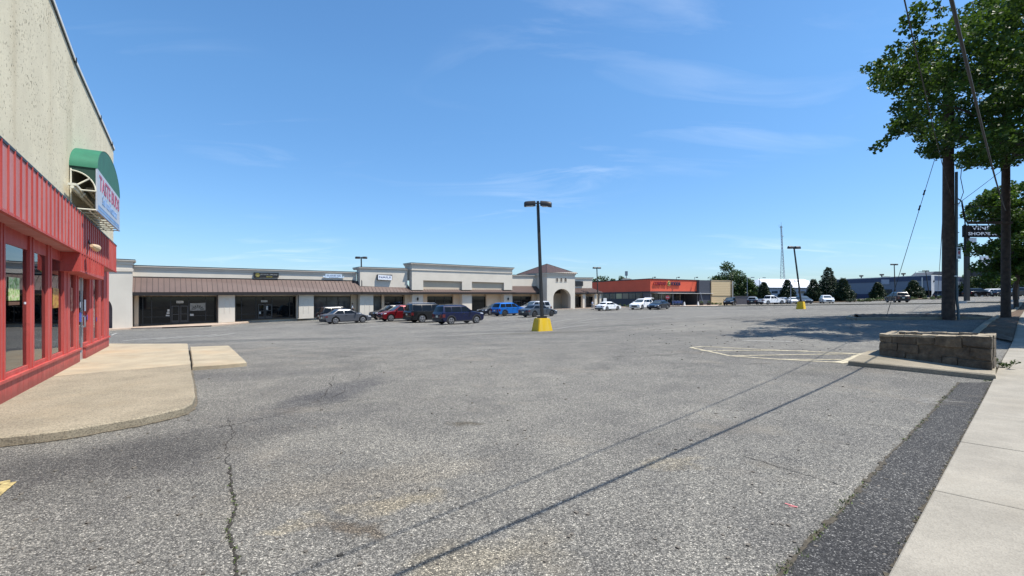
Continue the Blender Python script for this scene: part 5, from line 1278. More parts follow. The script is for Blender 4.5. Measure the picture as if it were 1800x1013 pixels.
# small box behind the grocery roof
p = ray(1101, 481, 150); r = thing('roof_box', 'small grey box on a post above the trees behind the grocery store', 'rooftop unit', (p.x, p.y, p.z - 3)); mb = MB(); mb.box(p, (.7, .7, 1.4)); build(mb, 'housing', steel, r); mb = MB(); mb.tube(p - Z3 * 6, p - Z3 * .7, .12, n=6); build(mb, 'post', steel, r)
mb = MB(); p = G.pt(1101, 493.8, -18); mb.box(p + Z3 * .0, (2.2, 1.6, .9)); mb.box(p + Z3 * .5, (1.6, 1.2, .14)); tag(build(mb, 'rooftop_unit', simple('pale_unit', (.45, .40, .33), .7)), 'pale air conditioning unit on the red grocery store roof', 'rooftop unit')

# ------------------------------------------------------------------ radio mast
rm = gplace(1377.5, 200); mast = thing('radio_mast', 'tall thin steel lattice radio mast behind the white roofed building', 'radio mast', rm)
S_ = 200 / F; ztop_ = ray(1377, 397, 200).z; zm = ray(1377, 434, 200).z
mb = MB(); legs = []
for a_ in (0.3, 2.4, 4.5):
    b_ = Vector((rm.x + 1.55 * math.cos(a_), rm.y + 1.55 * math.sin(a_), rm.z - 1)); t_ = Vector((rm.x - .6 + .3 * math.cos(a_), rm.y + .3 * math.sin(a_), zm)); u_ = Vector((rm.x - 1.0 + .28 * math.cos(a_), rm.y + .28 * math.sin(a_), ztop_)); legs.append((b_, t_, u_)); mb.tube(b_, t_, .10, .08, 5); mb.tube(t_, u_, .08, .07, 5)
build(mb, 'leg', steel, mast)
mb = MB()
def lp(i, z): 
    b_, t_, u_ = legs[i]
    return b_.lerp(t_, (z - b_.z) / (t_.z - b_.z)) if z < t_.z else t_.lerp(u_, (z - t_.z) / (u_.z - t_.z))
z = rm.z + 4; k = 0
while z < ztop_ - .8:
    st = 1.5 if z < zm else .9
    for i in range(3): j = (i + 1) % 3; mb.tube(lp(i, z), lp(j, min(z + st, ztop_)), .045, n=4, cap=False); mb.tube(lp(i, z), lp(j, z), .04, n=4, cap=False)
    z += st
build(mb, 'bracing', steel, mast)
mb = MB(); q = Vector((rm.x - 1.0, rm.y, ztop_)); mb.tube(q, q + Z3 * 1.5, .05, n=5); mb.box(q + Vector((0, 0, -.6)), (.9, .4, .3)); mb.tube(q + Vector((.2, 0, -4.3)), q + Vector((.9, 0, -4.3)), .16, n=8); mb.tube(q + Vector((-.9, 0, -.8)), q + Vector((-.9, 0, .5)), .04, n=4); build(mb, 'antenna', steel, mast)

# ------------------------------------------------------------------ parking lot lamp posts
def lamp(x, D, ytop, label, lean=(0, 0), yellow=True, headpx=45, ang=0., heads=((-1, 0), (1, 0)), basew=.98, baseh=.74):
    p = gplace(x, D); ybase = YH - (p.z - EYE) * F / D; H = (ybase - ytop) * D / F
    r = thing('parking_lamp_post', label, 'lamp post', p, 0, 'parking lot lamp posts'); z0 = p.z
    if yellow:
        mb = MB(); w0, w1 = basew / 2, basew / 2 * .72; rot = Matrix.Rotation(ang + .55, 3, 'Z')
        lo = [rot @ Vector((a * w0, b_ * w0, -.15)) + p for a, b_ in ((-1, -1), (1, -1), (1, 1), (-1, 1))]; hi = [rot @ Vector((a * w1, b_ * w1, baseh)) + p for a, b_ in ((-1, -1), (1, -1), (1, 1), (-1, 1))]
        mb.loft([lo, hi]); build(mb, 'concrete_base', yellow_c, r, bevel=.035)
        mb = MB(); mb.box(p + Z3 * (baseh + .05), (.42, .42, .1), ang + .55); build(mb, 'base_plate', brown_m, r); z0 += baseh
    tp = Vector((p.x + lean[0], p.y + lean[1], p.z + H - .1))
    mb = MB(); b0_ = Vector((p.x, p.y, z0)); rot = ang + .55; d = tp - b0_
    vs = [];  w0 = .085
    for q, w in ((b0_, w0), (tp, w0 * .8)):
        vs.append([q + Matrix.Rotation(rot, 3, 'Z') @ Vector((a * w, b_ * w, 0)) for a, b_ in ((-1, -1), (1, -1), (1, 1), (-1, 1))])
    mb.loft(vs); build(mb, 'pole', brown_m, r, bevel=.012)
    ca, sa = math.cos(ang), math.sin(ang)
    mb = MB(); mb.box(tp + Z3 * .05, (.14, .14, .3), ang); mb.tube(tp - Vector((ca, sa, 0)) * .22 + Z3 * .08, tp + Vector((ca, sa, 0)) * .22 + Z3 * .08, .035, n=6); build(mb, 'bracket', brown_m, r)
    for sx, tl in heads:
        mb = MB(); L_ = .66; loops = []
        prof = [(-.17, -.14), (.17, -.14), (.18, -.06), (.16, .07), (.09, .145), (0, .165), (-.09, .145), (-.16, .07), (-.18, -.06)]
        for f, s_ in ((0, .72), (.05, .93), (.55, 1.), (.86, .98), (.96, .8), (1.0, .55)):
            cx = .14 + f * L_; loops.append([tp + Vector((sx * ca * cx - sa * yy * s_, sx * sa * cx + ca * yy * s_, .08 + zz * (s_ if zz > 0 else 1) - f * .10 * tl)) for yy, zz in prof])
        mb.loft(loops); h = build(mb, 'lamp_head', brown_m, r, smooth=True)
        mb = MB(); cx = .14 + .5 * L_; mb.box(tp + Vector((sx * ca * cx, sx * sa * cx, -.065 - .05 * tl)), (.44, .26, .02), ang); build(mb, 'lens', head_m, h)
    return r
lamp(952.8, 28, 357, 'nearest lamp post, twin headed on a yellow concrete base in mid lot', lean=(-.24, 0), ang=-.15, heads=((-1, .3), (1, 1.)))
lamp(636.5, 66, 453, 'lamp post standing in front of the mall behind the grey sedan', lean=(-.12, 0), ang=.1, yellow=False)
lamp(1051.5, 90, 471, 'lamp post at the right end of the mall beside the white sedan', lean=(-.25, 0), ang=.2)
lamp(1408, 56, 435, 'leaning lamp post with a square yellow base, right of the radio mast', lean=(-.80, 0), ang=.15, baseh=.86, basew=.86)
lamp(1574, 100, 465, 'lamp post in front of the blue building, behind the dark suv', lean=(-.25, 0), ang=.1, yellow=False)
lamp(1634, 112, 476.5, 'leaning lamp post at the right end of the blue building', lean=(-.9, 0), ang=.1, yellow=False)
def small_lamp(x, D, ytop, label):
    p = gplace(x, D); z = ray(x, ytop, D).z; r = thing('street_lamp', label, 'street lamp', p, 0, 'single headed lamps among the trees'); mb = MB(); mb.tube(p, (p.x, p.y, z), .10, .07, 6); mb.tube((p.x, p.y, z), (p.x + 1.3, p.y, z + .1), .05, n=6); build(mb, 'pole', steel, r); mb = MB(); mb.box((p.x + 1.3, p.y, z + .08), (.8, .35, .16)); build(mb, 'lamp_head', steel, r)
small_lamp(1313.5, 120, 488.5, 'thin grey street lamp rising from the trees right of the tan block'); small_lamp(1335, 135, 489, 'thin grey street lamp left of the radio mast'); small_lamp(1390, 100, 495, 'thin street lamp beside the conifer in front of the white roof')
small_lamp(1609, 130, 478, 'short street lamp behind the roof of the blue building')

# ------------------------------------------------------------------ utility poles, wires
def upole(x, D, dia, h, label, conduit=False):
    p = gplace(x, D, .1); r = thing('utility_pole', label, 'utility pole', p); mb = MB(); random.seed(int(x))
    P = [p + Vector((0, 0, z)) for z in (-.3, 0, .25, 1, 3, 6, 9, h)]; mb.path(P, [dia * .56, dia * .56, dia * .53, dia * .51, dia * .49, dia * .46, dia * .43, dia * .38], 16); build(mb, 'pole', wood, r, smooth=True)
    if conduit:
        mb = MB(); a = p + Vector((dia * .68, -.12, 0)); mb.path([a + Vector((.05, 0, -.2)), a + Vector((.04, 0, .3)), a + Vector((-.03, 0, .9)), a + Vector((-.05, 0, 2)), a + Vector((-.05, 0, 7.2))], .062, 10); build(mb, 'conduit', conduit_m, r, smooth=True)
        mb = MB(); 
        for z in (1.4, 2.8, 4.2, 5.6): mb.box(a + Vector((-.05, 0, z)), (.16, .15, .03))
        build(mb, 'conduit_strap', conduit_m, r)
        mb = MB(); mb.path([a + Vector((.12, .05, 5.6 - .6 * 0)), a + Vector((.30, .0, 6.2)), a + Vector((.16, .0, 6.9)), a + Vector((.22, 0, 7.6))], .016, 5)
        mb.path([a + Vector((-.04, -.02, 5.9)), a + Vector((.22, .0, 5.75)), a + Vector((.36, .0, 5.0)), a + Vector((.40, 0, 4.2)), a + Vector((.38, 0, 3.6))], .03, 6)
        mb.path([a + Vector((.2, .0, 5.7)), a + Vector((.3, .0, 5.0)), a + Vector((.55, .0, 4.55)), a + Vector((.95, .1, 4.45)), a + Vector((1.6, .2, 4.55))], .02, 6)
        mb.tube(a + Vector((.37, 0, 4.1)), a + Vector((.37, 0, 4.6)), .06, n=8); mb.tube(a + Vector((.37, 0, 3.3)), a + Vector((.41, 0, 4.0)), .035, n=8)
        mb.path([p + Vector((-dia * .5, -.1, 5.1)), p + Vector((-dia * .5 - .08, -.1, 4.7)), p + Vector((-dia * .5 - .02, -.1, 4.4)), p + Vector((-dia * .5 - .16, -.1, 4.1))], .008, 4)
        build(mb, 'hanging_cable', cable_m, r, smooth=True)
        mb = MB(); mb.box(p + Vector((.12, -dia * .52, 2.05)), (.14, .02, .05)); build(mb, 'metal_tag', alu, r)
    return r, p
r, UP1 = upole(1667, 24.0, .50, 12.5, 'thick wooden utility pole with grey conduit on its right side, on the kerbed island', True)
r, UP2 = upole(1768, 24.6, .37, 11.5, 'thinner wooden utility pole right of the conduit pole, beside the pavement')
mb = MB(); q = UP2 + Vector((0, 0, 4.75)); mb.box(q + Vector((-1.0, -.2, 0)), (2.2, .12, .12)); build(mb, 'crossarm', wood, r)
# parking sign on the first pole
sg = thing('parking_sign', 'small white sign with black and red marks fixed to the right of the conduit pole', 'sign', ray(1685, 456, 23.6)); mb = MB(); c = ray(1685.5, 445, 23.6); mb.box(c, (.20, .02, .58)); build(mb, 'plate', sign_white, sg)
mb = MB(); mb.box(c + Vector((0, -.012, .18)), (.12, .004, .10)); mb.box(c + Vector((0, -.012, -.2)), (.13, .004, .06)); build(mb, 'mark', black_m, sg); mb = MB(); mb.prism([c + Vector((.05 * math.cos(a_), -.012, .02 + .09 * math.sin(a_))) for a_ in [i * math.pi / 8 for i in range(16)]], (0, -.003, 0)); build(mb, 'mark', sign_red, sg)
def cat(p0, p1, sag, k=24):
    p0, p1 = Vector(p0), Vector(p1); return [p0.lerp(p1, i / k) - Z3 * sag * 4 * (i / k) * (1 - i / k) for i in range(k + 1)]
def wire(p0, p1, r_, sag, label, name='overhead_cable', k=24):
    mb = MB(); mb.path(cat(p0, p1, sag, k), r_, 6); return tag(build(mb, name, cable_m, smooth=True), label, 'cable')
def sl(x0, D, z): return Vector((x0 + 1.085 * D, D, z))
wire(Vector((-15.55, -14, 6.05)), Vector((UP2.x, UP2.y, 6.2)), .021, 1.05, 'thick overhead cable passing high at the right of the view to the thinner utility pole')
wire(Vector((-14.1, -14, 6.6)), Vector((UP1.x, UP1.y - .2, 6.7)), .010, 1.05, 'thinner overhead cable running through the leaves to the conduit pole')
wire(UP1 + Vector((.4, 0, 5.6)), UP2 + Vector((0, 0, 7.6)), .012, .02, 'thin wire rising from the conduit pole to the right pole')
wire(UP1 + Vector((.4, 0, 5.55)), UP2 + Vector((0, 0, 5.6)), .010, .02, 'thin level wire between the two utility poles, upper')
wire(UP1 + Vector((.4, 0, 4.95)), UP2 + Vector((0, 0, 5.0)), .010, .02, 'thin level wire between the two utility poles, lower')
ga = gp(1557, 556.5, .15); gt = ray(1641, 286, 24.2)
guy = thing('guy_wire', 'slanting guy wire with two insulators from the island up into the tree', 'guy wire', ga); mb = MB(); dirg = gt - ga; mb.tube(ga - Z3 * .1, ga + dirg * 1.25, .013, n=5); build(mb, 'cable', cable_m, guy)
for f in (.69, .79):
    mb = MB(); a = ga + dirg * f; mb.tube(a, a + dirg * .018, .045, .03, 8); mb.tube(a + dirg * .018, a + dirg * .03, .03, .045, 8); build(mb, 'insulator', black_m, guy)
wire(UP1 + Vector((0, .3, 5.2)), ray(1648, 520, 95), .02, .3, 'thin wire running back from the conduit pole to the far buildings')

# ------------------------------------------------------------------ stone planter on its concrete slab
FL, FR = Vector((9.57, 12.60)), Vector((10.2, 10.27)); bd = Vector((.735, .678)); WD = 1.5
tag_ = 'planter_slab'
pa = [gp(1490.5, 634, .12), gp(1620, 646, .12), gp(1746.8, 659.4, .12)]
sp = [Vector((pa[0].x, pa[0].y, 0)), Vector((*gp(1500, 629, .12).xy, 0)), Vector((*gp(1524, 617, .12).xy, 0)), Vector((*(FL + bd * (WD + .1)), 0)), Vector((*(FR + bd * (WD - .1)), 0)), Vector((pa[2].x + .04, pa[2].y, 0)), Vector((pa[1].x, pa[1].y, 0))]
zs = {}
mb = slab_mesh(dense(sp, .3, .006), lambda p: gz(p.x, p.y) + .12, .3, .025)
o = build(mb, 'planter_slab', conc_curb); tag(o, 'stained concrete slab with kerb edge under the stone planter', 'concrete slab')
mb = MB(); gpa = gp(1643, 648, .0); 
stone_m, nt, out = nmat('planter_stone'); g = nt.nodes.new('ShaderNodeNewGeometry'); b = N(nt, 'ShaderNodeBsdfPrincipled', Roughness=.9)
n_ = N(nt, 'ShaderNodeTexNoise', Scale=5., Detail=8., Roughness=.7); L(nt, g, 'Position', n_, 'Vector'); r_ = ramp(nt, [(.25, (.035, .028, .02)), (.5, (.11, .088, .062)), (.75, (.22, .18, .125))]); L(nt, n_, 'Fac', r_, 'Fac')
mlt = N(nt, 'ShaderNodeMix', data_type='RGBA', blend_type='MULTIPLY'); mlt.inputs[0].default_value = 1; rr_ = ramp(nt, [(0, (.80, .79, .78)), (1, (1.1, 1.06, 1.0))]); L(nt, g, 'Random Per Island', rr_, 'Fac'); L(nt, r_, 'Color', mlt, 6); L(nt, rr_, 'Color', mlt, 7); L(nt, mlt, 2, b, 'Base Color')
bp = N(nt, 'ShaderNodeBump', Strength=.9, Distance=.03); L(nt, n_, 'Fac', bp, 'Height'); L(nt, bp, 'Normal', b, 'Normal'); L(nt, b, 'BSDF', out, 'Surface')
pz0 = gz(*FL) + .12; pz1 = gz(*FR) + .12
pln = thing('stone_planter', 'long rough stone planter full of dry soil on the slab beside the pavement', 'planter', Vector((*(FL + FR + bd * WD) / 2, (pz0 + pz1) / 2)))
random.seed(5)
from mathutils import noise as mnoise
def roughen(o, cuts, amp, fr=6.0):
    bm = bmesh.new(); bm.from_mesh(o.data); bmesh.ops.subdivide_edges(bm, edges=[e for e in bm.edges if e.calc_length() > .09], cuts=cuts, use_grid_fill=True)
    for v in bm.verts:
        q = v.co * fr; v.co += Vector(mnoise.noise_vector(q)) * amp + Vector(mnoise.noise_vector(q * 3.1)) * amp * .45
    bm.to_mesh(o.data); bm.free()
def stonewall(A, B, zA0, zB0, zA1, zB1, th, inward, name):
    """coursed rubble wall: every stone its own slightly displaced block inside one mesh"""
    mb = MB(); d = (B - A); Ln = d.length; d = d / Ln; inn = Vector(inward).normalized(); rows = 3
    core = [Vector((*(A + d * .02 + inn * .012), zA0)), Vector((*(B - d * .02 + inn * .012), zB0)), Vector((*(B - d * .02 + inn * .012), zB1 - .03)), Vector((*(A + d * .02 + inn * .012), zA1 - .03))]
    mb.prism(core, Vector((inn.x, inn.y, 0)) * (th - .05))
    for r_ in range(rows):
        t = 0.0; f0, f1 = r_ / rows, (r_ + 1) / rows
        while t < Ln - .02:
            w = random.uniform(.3, .85); e = min(t + w, Ln); 
            if Ln - e < .18: e = Ln
            g_ = .003; P = []
            for tt, ff in ((t + g_, f0 + .005), (e - g_, f0 + .005), (e - g_, f1 - .005), (t + g_, f1 - .005)):
                q = A + d * tt; k = tt / Ln; z0_ = zA0 + (zB0 - zA0) * k; z1_ = zA1 + (zB1 - zA1) * k; zz_ = z0_ + (z1_ - z0_) * min(1, max(0, ff + (random.uniform(-.045, .045) if .05 < ff < .95 else 0)))
                P.append(Vector((q.x, q.y, zz_)))
            out_ = random.uniform(-.015, .028); o3 = Vector((-inn.x, -inn.y, 0)); cen = sum(P, Vector()) / 4
            Bk = [p - o3 * (th * .9) for p in P]; Fm = [p - o3 * .012 + o3 * out_ for p in P]; Fr = [cen + (p - cen) * random.uniform(.93, .97) + o3 * (out_ + .008) for p in P]
            n0 = [(0, 1, 5, 4), (1, 2, 6, 5), (2, 3, 7, 6), (3, 0, 4, 7), (4, 5, 9, 8), (5, 6, 10, 9), (6, 7, 11, 10), (7, 4, 8, 11), (8, 9, 10, 11), (3, 2, 1, 0)]
            mb.add(Bk + Fm + Fr, n0); t = e
    o = build(mb, name, stone_m, pln); roughen(o, 3, .016); return o
zfl, zfr = EYE - (588.5 - YH) * FL.y / F, EYE - (592.5 - YH) * FR.y / F
BLc, BRc = FL + bd * WD, FR + bd * WD
stonewall(FL, FR, pz0 - .05, pz1 - .05, zfl, zfr, .28, bd, 'front_wall')
stonewall(BRc, BLc, pz1 - .05, pz0 - .05, zfr, zfl + .02, .26, -bd, 'rear_wall')
wd = (FR - FL).normalized()
stonewall(FL + bd * .28, BLc - bd * .26, pz0 - .05, pz0 - .05, zfl, zfl, .26, wd, 'end_wall')
stonewall(FR + bd * .28, BRc - bd * .26, pz1 - .05, pz1 - .05, zfr, zfr, .28, -wd, 'end_wall')
# rough capping
mb = MB()
def caprun(A, B, zA, zB, w, inn):
    d = B - A; Ln = d.length; d /= Ln; t = 0
    while t < Ln - .02:
        e = min(t + random.uniform(.25, .5), Ln); P = []
        for tt, io in ((t + .006, -.02), (e - .006, -.02), (e - .006, w + random.uniform(-.03, .03)), (t + .006, w + random.uniform(-.03, .03))):
            q = A + d * tt + inn * io; P.append(Vector((q.x, q.y, zA + (zB - zA) * tt / Ln - .045 + random.uniform(-.005, .008))))
        top_ = [p + Vector((0, 0, random.uniform(.045, .065))) for p in P]; mb.add(P + top_, [(0, 1, 5, 4), (1, 2, 6, 5), (2, 3, 7, 6), (3, 0, 4, 7), (4, 5, 6, 7)]); t = e
caprun(FL, FR, zfl, zfr, .30, bd); caprun(BLc, BRc, zfl + .02, zfr, .28, -bd); caprun(FL + bd * .3, BLc - bd * .28, zfl, zfl, .3, wd); caprun(FR + bd * .3, BRc - bd * .28, zfr, zfr, .3, -wd)
cap_ = build(mb, 'capstones', simple('capstone', (.30, .25, .175), .9, var=.3, scale=5., bump=.7, bscale=25), pln); roughen(cap_, 3, .014)
mb = MB(); s0 = FL + bd * .2 + wd * .2; s1 = FR + bd * .2 - wd * .2; vs = []
for i in range(31):
    for k in range(12):
        q = s0.lerp(s1, i / 30) + bd * (WD - .4) * k / 11; vs.append((q.x, q.y, zfl + (zfr - zfl) * i / 30 - .10 + random.uniform(-.02, .05)))
mb.add(vs, [(i * 12 + k, (i + 1) * 12 + k, (i + 1) * 12 + k + 1, i * 12 + k + 1) for i in range(30) for k in range(11)]); build(mb, 'soil', mulch, pln)
mb = MB()
for _ in range(50):
    q = s0.lerp(s1, random.random()) + bd * (WD - .4) * random.random(); b_ = Vector((q.x, q.y, zfl - .08)); mb.tube(b_, b_ + Vector((random.gauss(0, .05), random.gauss(0, .05), random.uniform(.06, .16))), .003, .001, 4)
build(mb, 'dry_stems', simple('dry_stem', (.25, .2, .1), .9), pln)
mb = MB(); c = Vector((*FR, gz(*FR))) + Vector((*(bd * 1.2), 0)) + Vector((.15, -.1, 0)); cl = [(c.x + random.uniform(-.12, .12), c.y + random.uniform(-.2, .2), c.z + .12 + random.uniform(0, .14), .07) for _ in range(8)]
wp = thing('weed_plant', 'leafy green weed growing at the pavement corner of the stone planter', 'weed', c); cloud_obj('foliage', cl, 160, .05, leaf_bush, wp, seedv=3); mb = MB(); [mb.tube(c, Vector(k_[:3]), .005, .003, 4) for k_ in cl]; build(mb, 'stem', weed, wp)

# ------------------------------------------------------------------ pylon sign
PD = 52.; pp = gplace(1699, PD)
py = thing('pylon_sign', 'tall black two post pylon sign reading VINE and SHOPP behind the small tree', 'pylon sign', pp)
z_ = lambda y: ray(0, y, PD).z
X_ = lambda x: (x - CX) / F * PD
for x0, x1 in ((1696.5, 1702.5), (1783, 1789)):
    mb = MB(); xa, xb = X_(x0), X_(x1); g0 = gz(xa, PD); mb.box(((xa + xb) / 2, PD, (z_(402) + g0) / 2 - .1), (xb - xa, .35, z_(402) - g0 + .2)); build(mb, 'post', black_m, py)
    mb = MB(); mb.box(((xa + xb) / 2, PD, g0 + .12), (.9, .9, .3)); build(mb, 'post_footing', concrete_plain, py)
mb = MB(); mb.box(((X_(1689.5) + X_(1796)) / 2, PD - .3, (z_(397.5) + z_(417.5)) / 2), (X_(1796) - X_(1689.5), .4, z_(397.5) - z_(417.5))); build(mb, 'sign_board', simple('sign_black', (.0035, .0035, .004), .8, spec=.2), py)
for txt, x0, x1, y0, y1 in (('VINELAND', 1700, 1774, 398.8, 405.5), ('SHOPPING PLAZA', 1694, 1783, 409.5, 414.8)):
    mb = MB(); put_text(mb, txt, (X_(x0), PD - .51, z_(y1)), (1, 0, 0), Z3, (0, -1, 0), z_(y0) - z_(y1), X_(x1) - X_(x0), .02, .01); build(mb, 'lettering', sign_white, py, recalc=False)
for x0, x1, y0, y1, m_ in ((1720, 1741.5, 451, 461, sign_white), (1720, 1741.5, 462, 469.5, sign_white), (1742.5, 1780, 462, 469.5, sign_white), (1700, 1712, 419, 427, sign_white), (1742.5, 1780, 451, 461, sign_white)):
    mb = MB(); mb.box(((X_(x0) + X_(x1)) / 2, PD - .2, (z_(y0) + z_(y1)) / 2), (X_(x1) - X_(x0), .2, z_(y0) - z_(y1))); build(mb, 'tenant_panel', m_, py)
mb = MB(); put_text(mb, 'FOODS', (X_(1726), PD - .31, z_(459.5)), (1, 0, 0), Z3, (0, -1, 0), z_(456) - z_(459.5), X_(1740) - X_(1726), .01, .01); build(mb, 'lettering', sign_navy, py, recalc=False)
mb = MB(); mb.box(((X_(1712) + X_(1789)) / 2, PD, (z_(471) + z_(486)) / 2), (X_(1789) - X_(1703), .3, z_(471) - z_(486))); build(mb, 'lower_beam', black_m, py)

# ------------------------------------------------------------------ small street tree and the big maple
sil = [(1900, 300), (1800, 302), (1760, 318), (1735, 300), (1712, 300), (1700, 318), (1690, 290), (1672, 266), (1650, 286), (1632, 284), (1612, 262), (1602, 232), (1590, 240), (1570, 262), (1552, 277), (1530, 268), (1545, 240), (1562, 218), (1578, 200), (1562, 168), (1545, 150), (1530, 140), (1514, 130), (1520, 105), (1545, 88), (1560, 70), (1580, 50), (1570, 30), (1592, 8), (1625, -40), (1700, -140), (1800, -400), (2400, -400), (2400, 300)]
def inpoly(x, y, P):
    c = False; j = len(P) - 1
    for i in range(len(P)):
        if (P[i][1] > y) != (P[j][1] > y) and x < (P[j][0] - P[i][0]) * (y - P[i][1]) / (P[j][1] - P[i][1]) + P[i][0]: c = not c
        j = i
    return c
random.seed(11)
mt = gplace(1985, 20, 0); maple = thing('maple_tree', 'huge dark green maple crown filling the upper right corner above the utility poles', 'maple tree', mt)
mb = MB(); P, rr = limb(mt - Z3 * .3, mt + Vector((-.5, .3, 5.2)), .42, .32, 6); mb.path(P, rr, 12); fork = mt + Vector((-.5, .3, 5.1))
cl = []; tries = 0
holes = [((1690, 215), 9), ((1775, 172), 12), ((1600, 95), 7), ((1640, 175), 6), ((1720, 260), 8), ((1700, 100), 6)]
while len(cl) < 540 and tries < 60000:
    tries += 1
    X, Y, Z = random.uniform(14, 33), random.uniform(14, 27), random.uniform(5.5, 17)
    if ((X - 24) / 9.6) ** 2 + ((Y - 20.5) / 6.6) ** 2 + ((Z - 10.8) / 6.0) ** 2 > 1: continue
    px_, py_ = CX + F * X / Y, YH - F * (Z - EYE) / Y; rad = random.uniform(.45, .85); rp = rad * F / Y
    if not inpoly(px_ - rp * .75, py_, sil) or not inpoly(px_, py_ + rp * .6, sil): continue
    if py_ < -330: continue
    if Z > 11.5 + max(0, X - 16.5) * .8: continue
    cl.append((X, Y, Z, rad))
# main limbs to a selection of the clumps
sel = random.sample(cl, 46)
hubs = [fork + Vector(v) for v in ((-3.4, -.8, 2.0), (-2.2, 1.6, 3.4), (.5, -1.5, 3.5), (2.5, 1, 2.5), (-1.5, -2.2, 4.6), (.2, 2.2, 5.2))]
for h in hubs: q, qr = limb(fork, h, .16, .08, 5, .3); mb.path(q, qr, 8)
for c_ in sel:
    c3 = Vector(c_[:3]); h = min(hubs, key=lambda v: (v - c3).length); q, qr = limb(h, c3, .075, .018, 6, .35); mb.path(q, qr, 6)
build(mb, 'trunk', bark, maple, smooth=True)
# sprays reaching out along the outline
for x, y, D_ in ((1612, 62, 18), (1628, 84, 18.3), (1618, 40, 18), (1640, 55, 18), (1655, 22, 18), (1636, 12, 18), (1606, 84, 18.5), (1660, 70, 18.5), (1612, 12, 18), (1522, 122, 19), (1536, 116, 19), (1548, 130, 19), (1560, 100, 18.6), (1575, 82, 18.5), (1540, 262, 20), (1552, 252, 20), (1566, 240, 20), (1580, 226, 20), (1596, 214, 20), (1612, 236, 20.5), (1628, 262, 20.5), (1648, 272, 21), (1668, 252, 21), (1688, 276, 21), (1590, 50, 18), (1600, 30, 18), (1592, 150, 19), (1604, 180, 19.5), (1580, 140, 19), (1575, 215, 20), (1700, 290, 21), (1585, 165, 19.5), (1610, 130, 19), (1640, 120, 19), (1600, 200, 20), (1625, 225, 20), (1650, 240, 20), (1565, 160, 19.3)):
    c3 = ray(x, y, D_); cl.append((c3.x, c3.y, c3.z, random.uniform(.26, .42)))
print('maple clumps', len(cl))
cloud_obj('crown', cl, 140000, .145, leaf_maple, maple, seedv=5, squash=.62)
st = gplace(1787, 37, .1); small = thing('street_tree', 'smaller sunlit topped tree between the pylon sign and the thinner utility pole', 'tree', st)
mb = MB(); P, rr = limb(st - Z3 * .2, st + Vector((0, 0, 3.2)), .16, .12, 5); mb.path(P, rr, 8); cl = []
random.seed(33)
while len(cl) < 240:
    x, y, D_ = random.uniform(1702, 1900), random.uniform(325, 500), random.uniform(34, 40)
    if ((x - 1790) / 96) ** 2 + ((y - 412) / 88) ** 2 > 1: continue
    if x < 1720 and y > 470: continue
    if x < 1749 and 386 < y < 432: continue
    if x < 1728 and y > 430 and random.random() < .5: continue
    c3 = ray(x, y, D_); cl.append((*c3, random.uniform(.45, .7)))
for c_ in cl[::4]: q, qr = limb(st + Vector((0, 0, 3.1)), Vector(c_[:3]), .07, .015, 4); mb.path(q, qr, 5)
build(mb, 'trunk', bark, small, smooth=True); cloud_obj('crown', cl, 42000, .19, leaf_maple, small, seedv=8, squash=.65)

# ------------------------------------------------------------------ vehicles (local frame: +x forward, z up)
def paint(name, col, metal=.3, rough=.28):
    if name in MATS: return MATS[name]
    return simple(name, col, rough, metal=metal, var=.03, spec=.4, coat=.35)
def offset_poly(P, d):
    n = len(P); ar = sum(P[i][0] * P[(i + 1) % n][1] - P[(i + 1) % n][0] * P[i][1] for i in range(n)); s = 1 if ar > 0 else -1; out = []
    for i in range(n):
        a, b, c = Vector(P[i - 1]), Vector(P[i]), Vector(P[(i + 1) % n]); d1 = (b - a).normalized(); d2 = (c - b).normalized()
        m = Vector((-(d1.y + d2.y), d1.x + d2.x)); m = m.normalized() if m.length > 1e-6 else Vector((-d1.y, d1.x)); k = max(.5, abs(m.dot(Vector((-d1.y, d1.x)))))
        out.append((b.x + m.x * s * d / k, b.y + m.y * s * d / k))
    return out
def arc_pts(cx, cz, r, z0, n=9):
    a0 = math.asin(max(-1, min(1, (z0 - cz) / r))); return [(cx + r * math.cos(a), cz + r * math.sin(a)) for a in [a0 + (math.pi - 2 * a0) * i / n for i in range(n + 1)]]
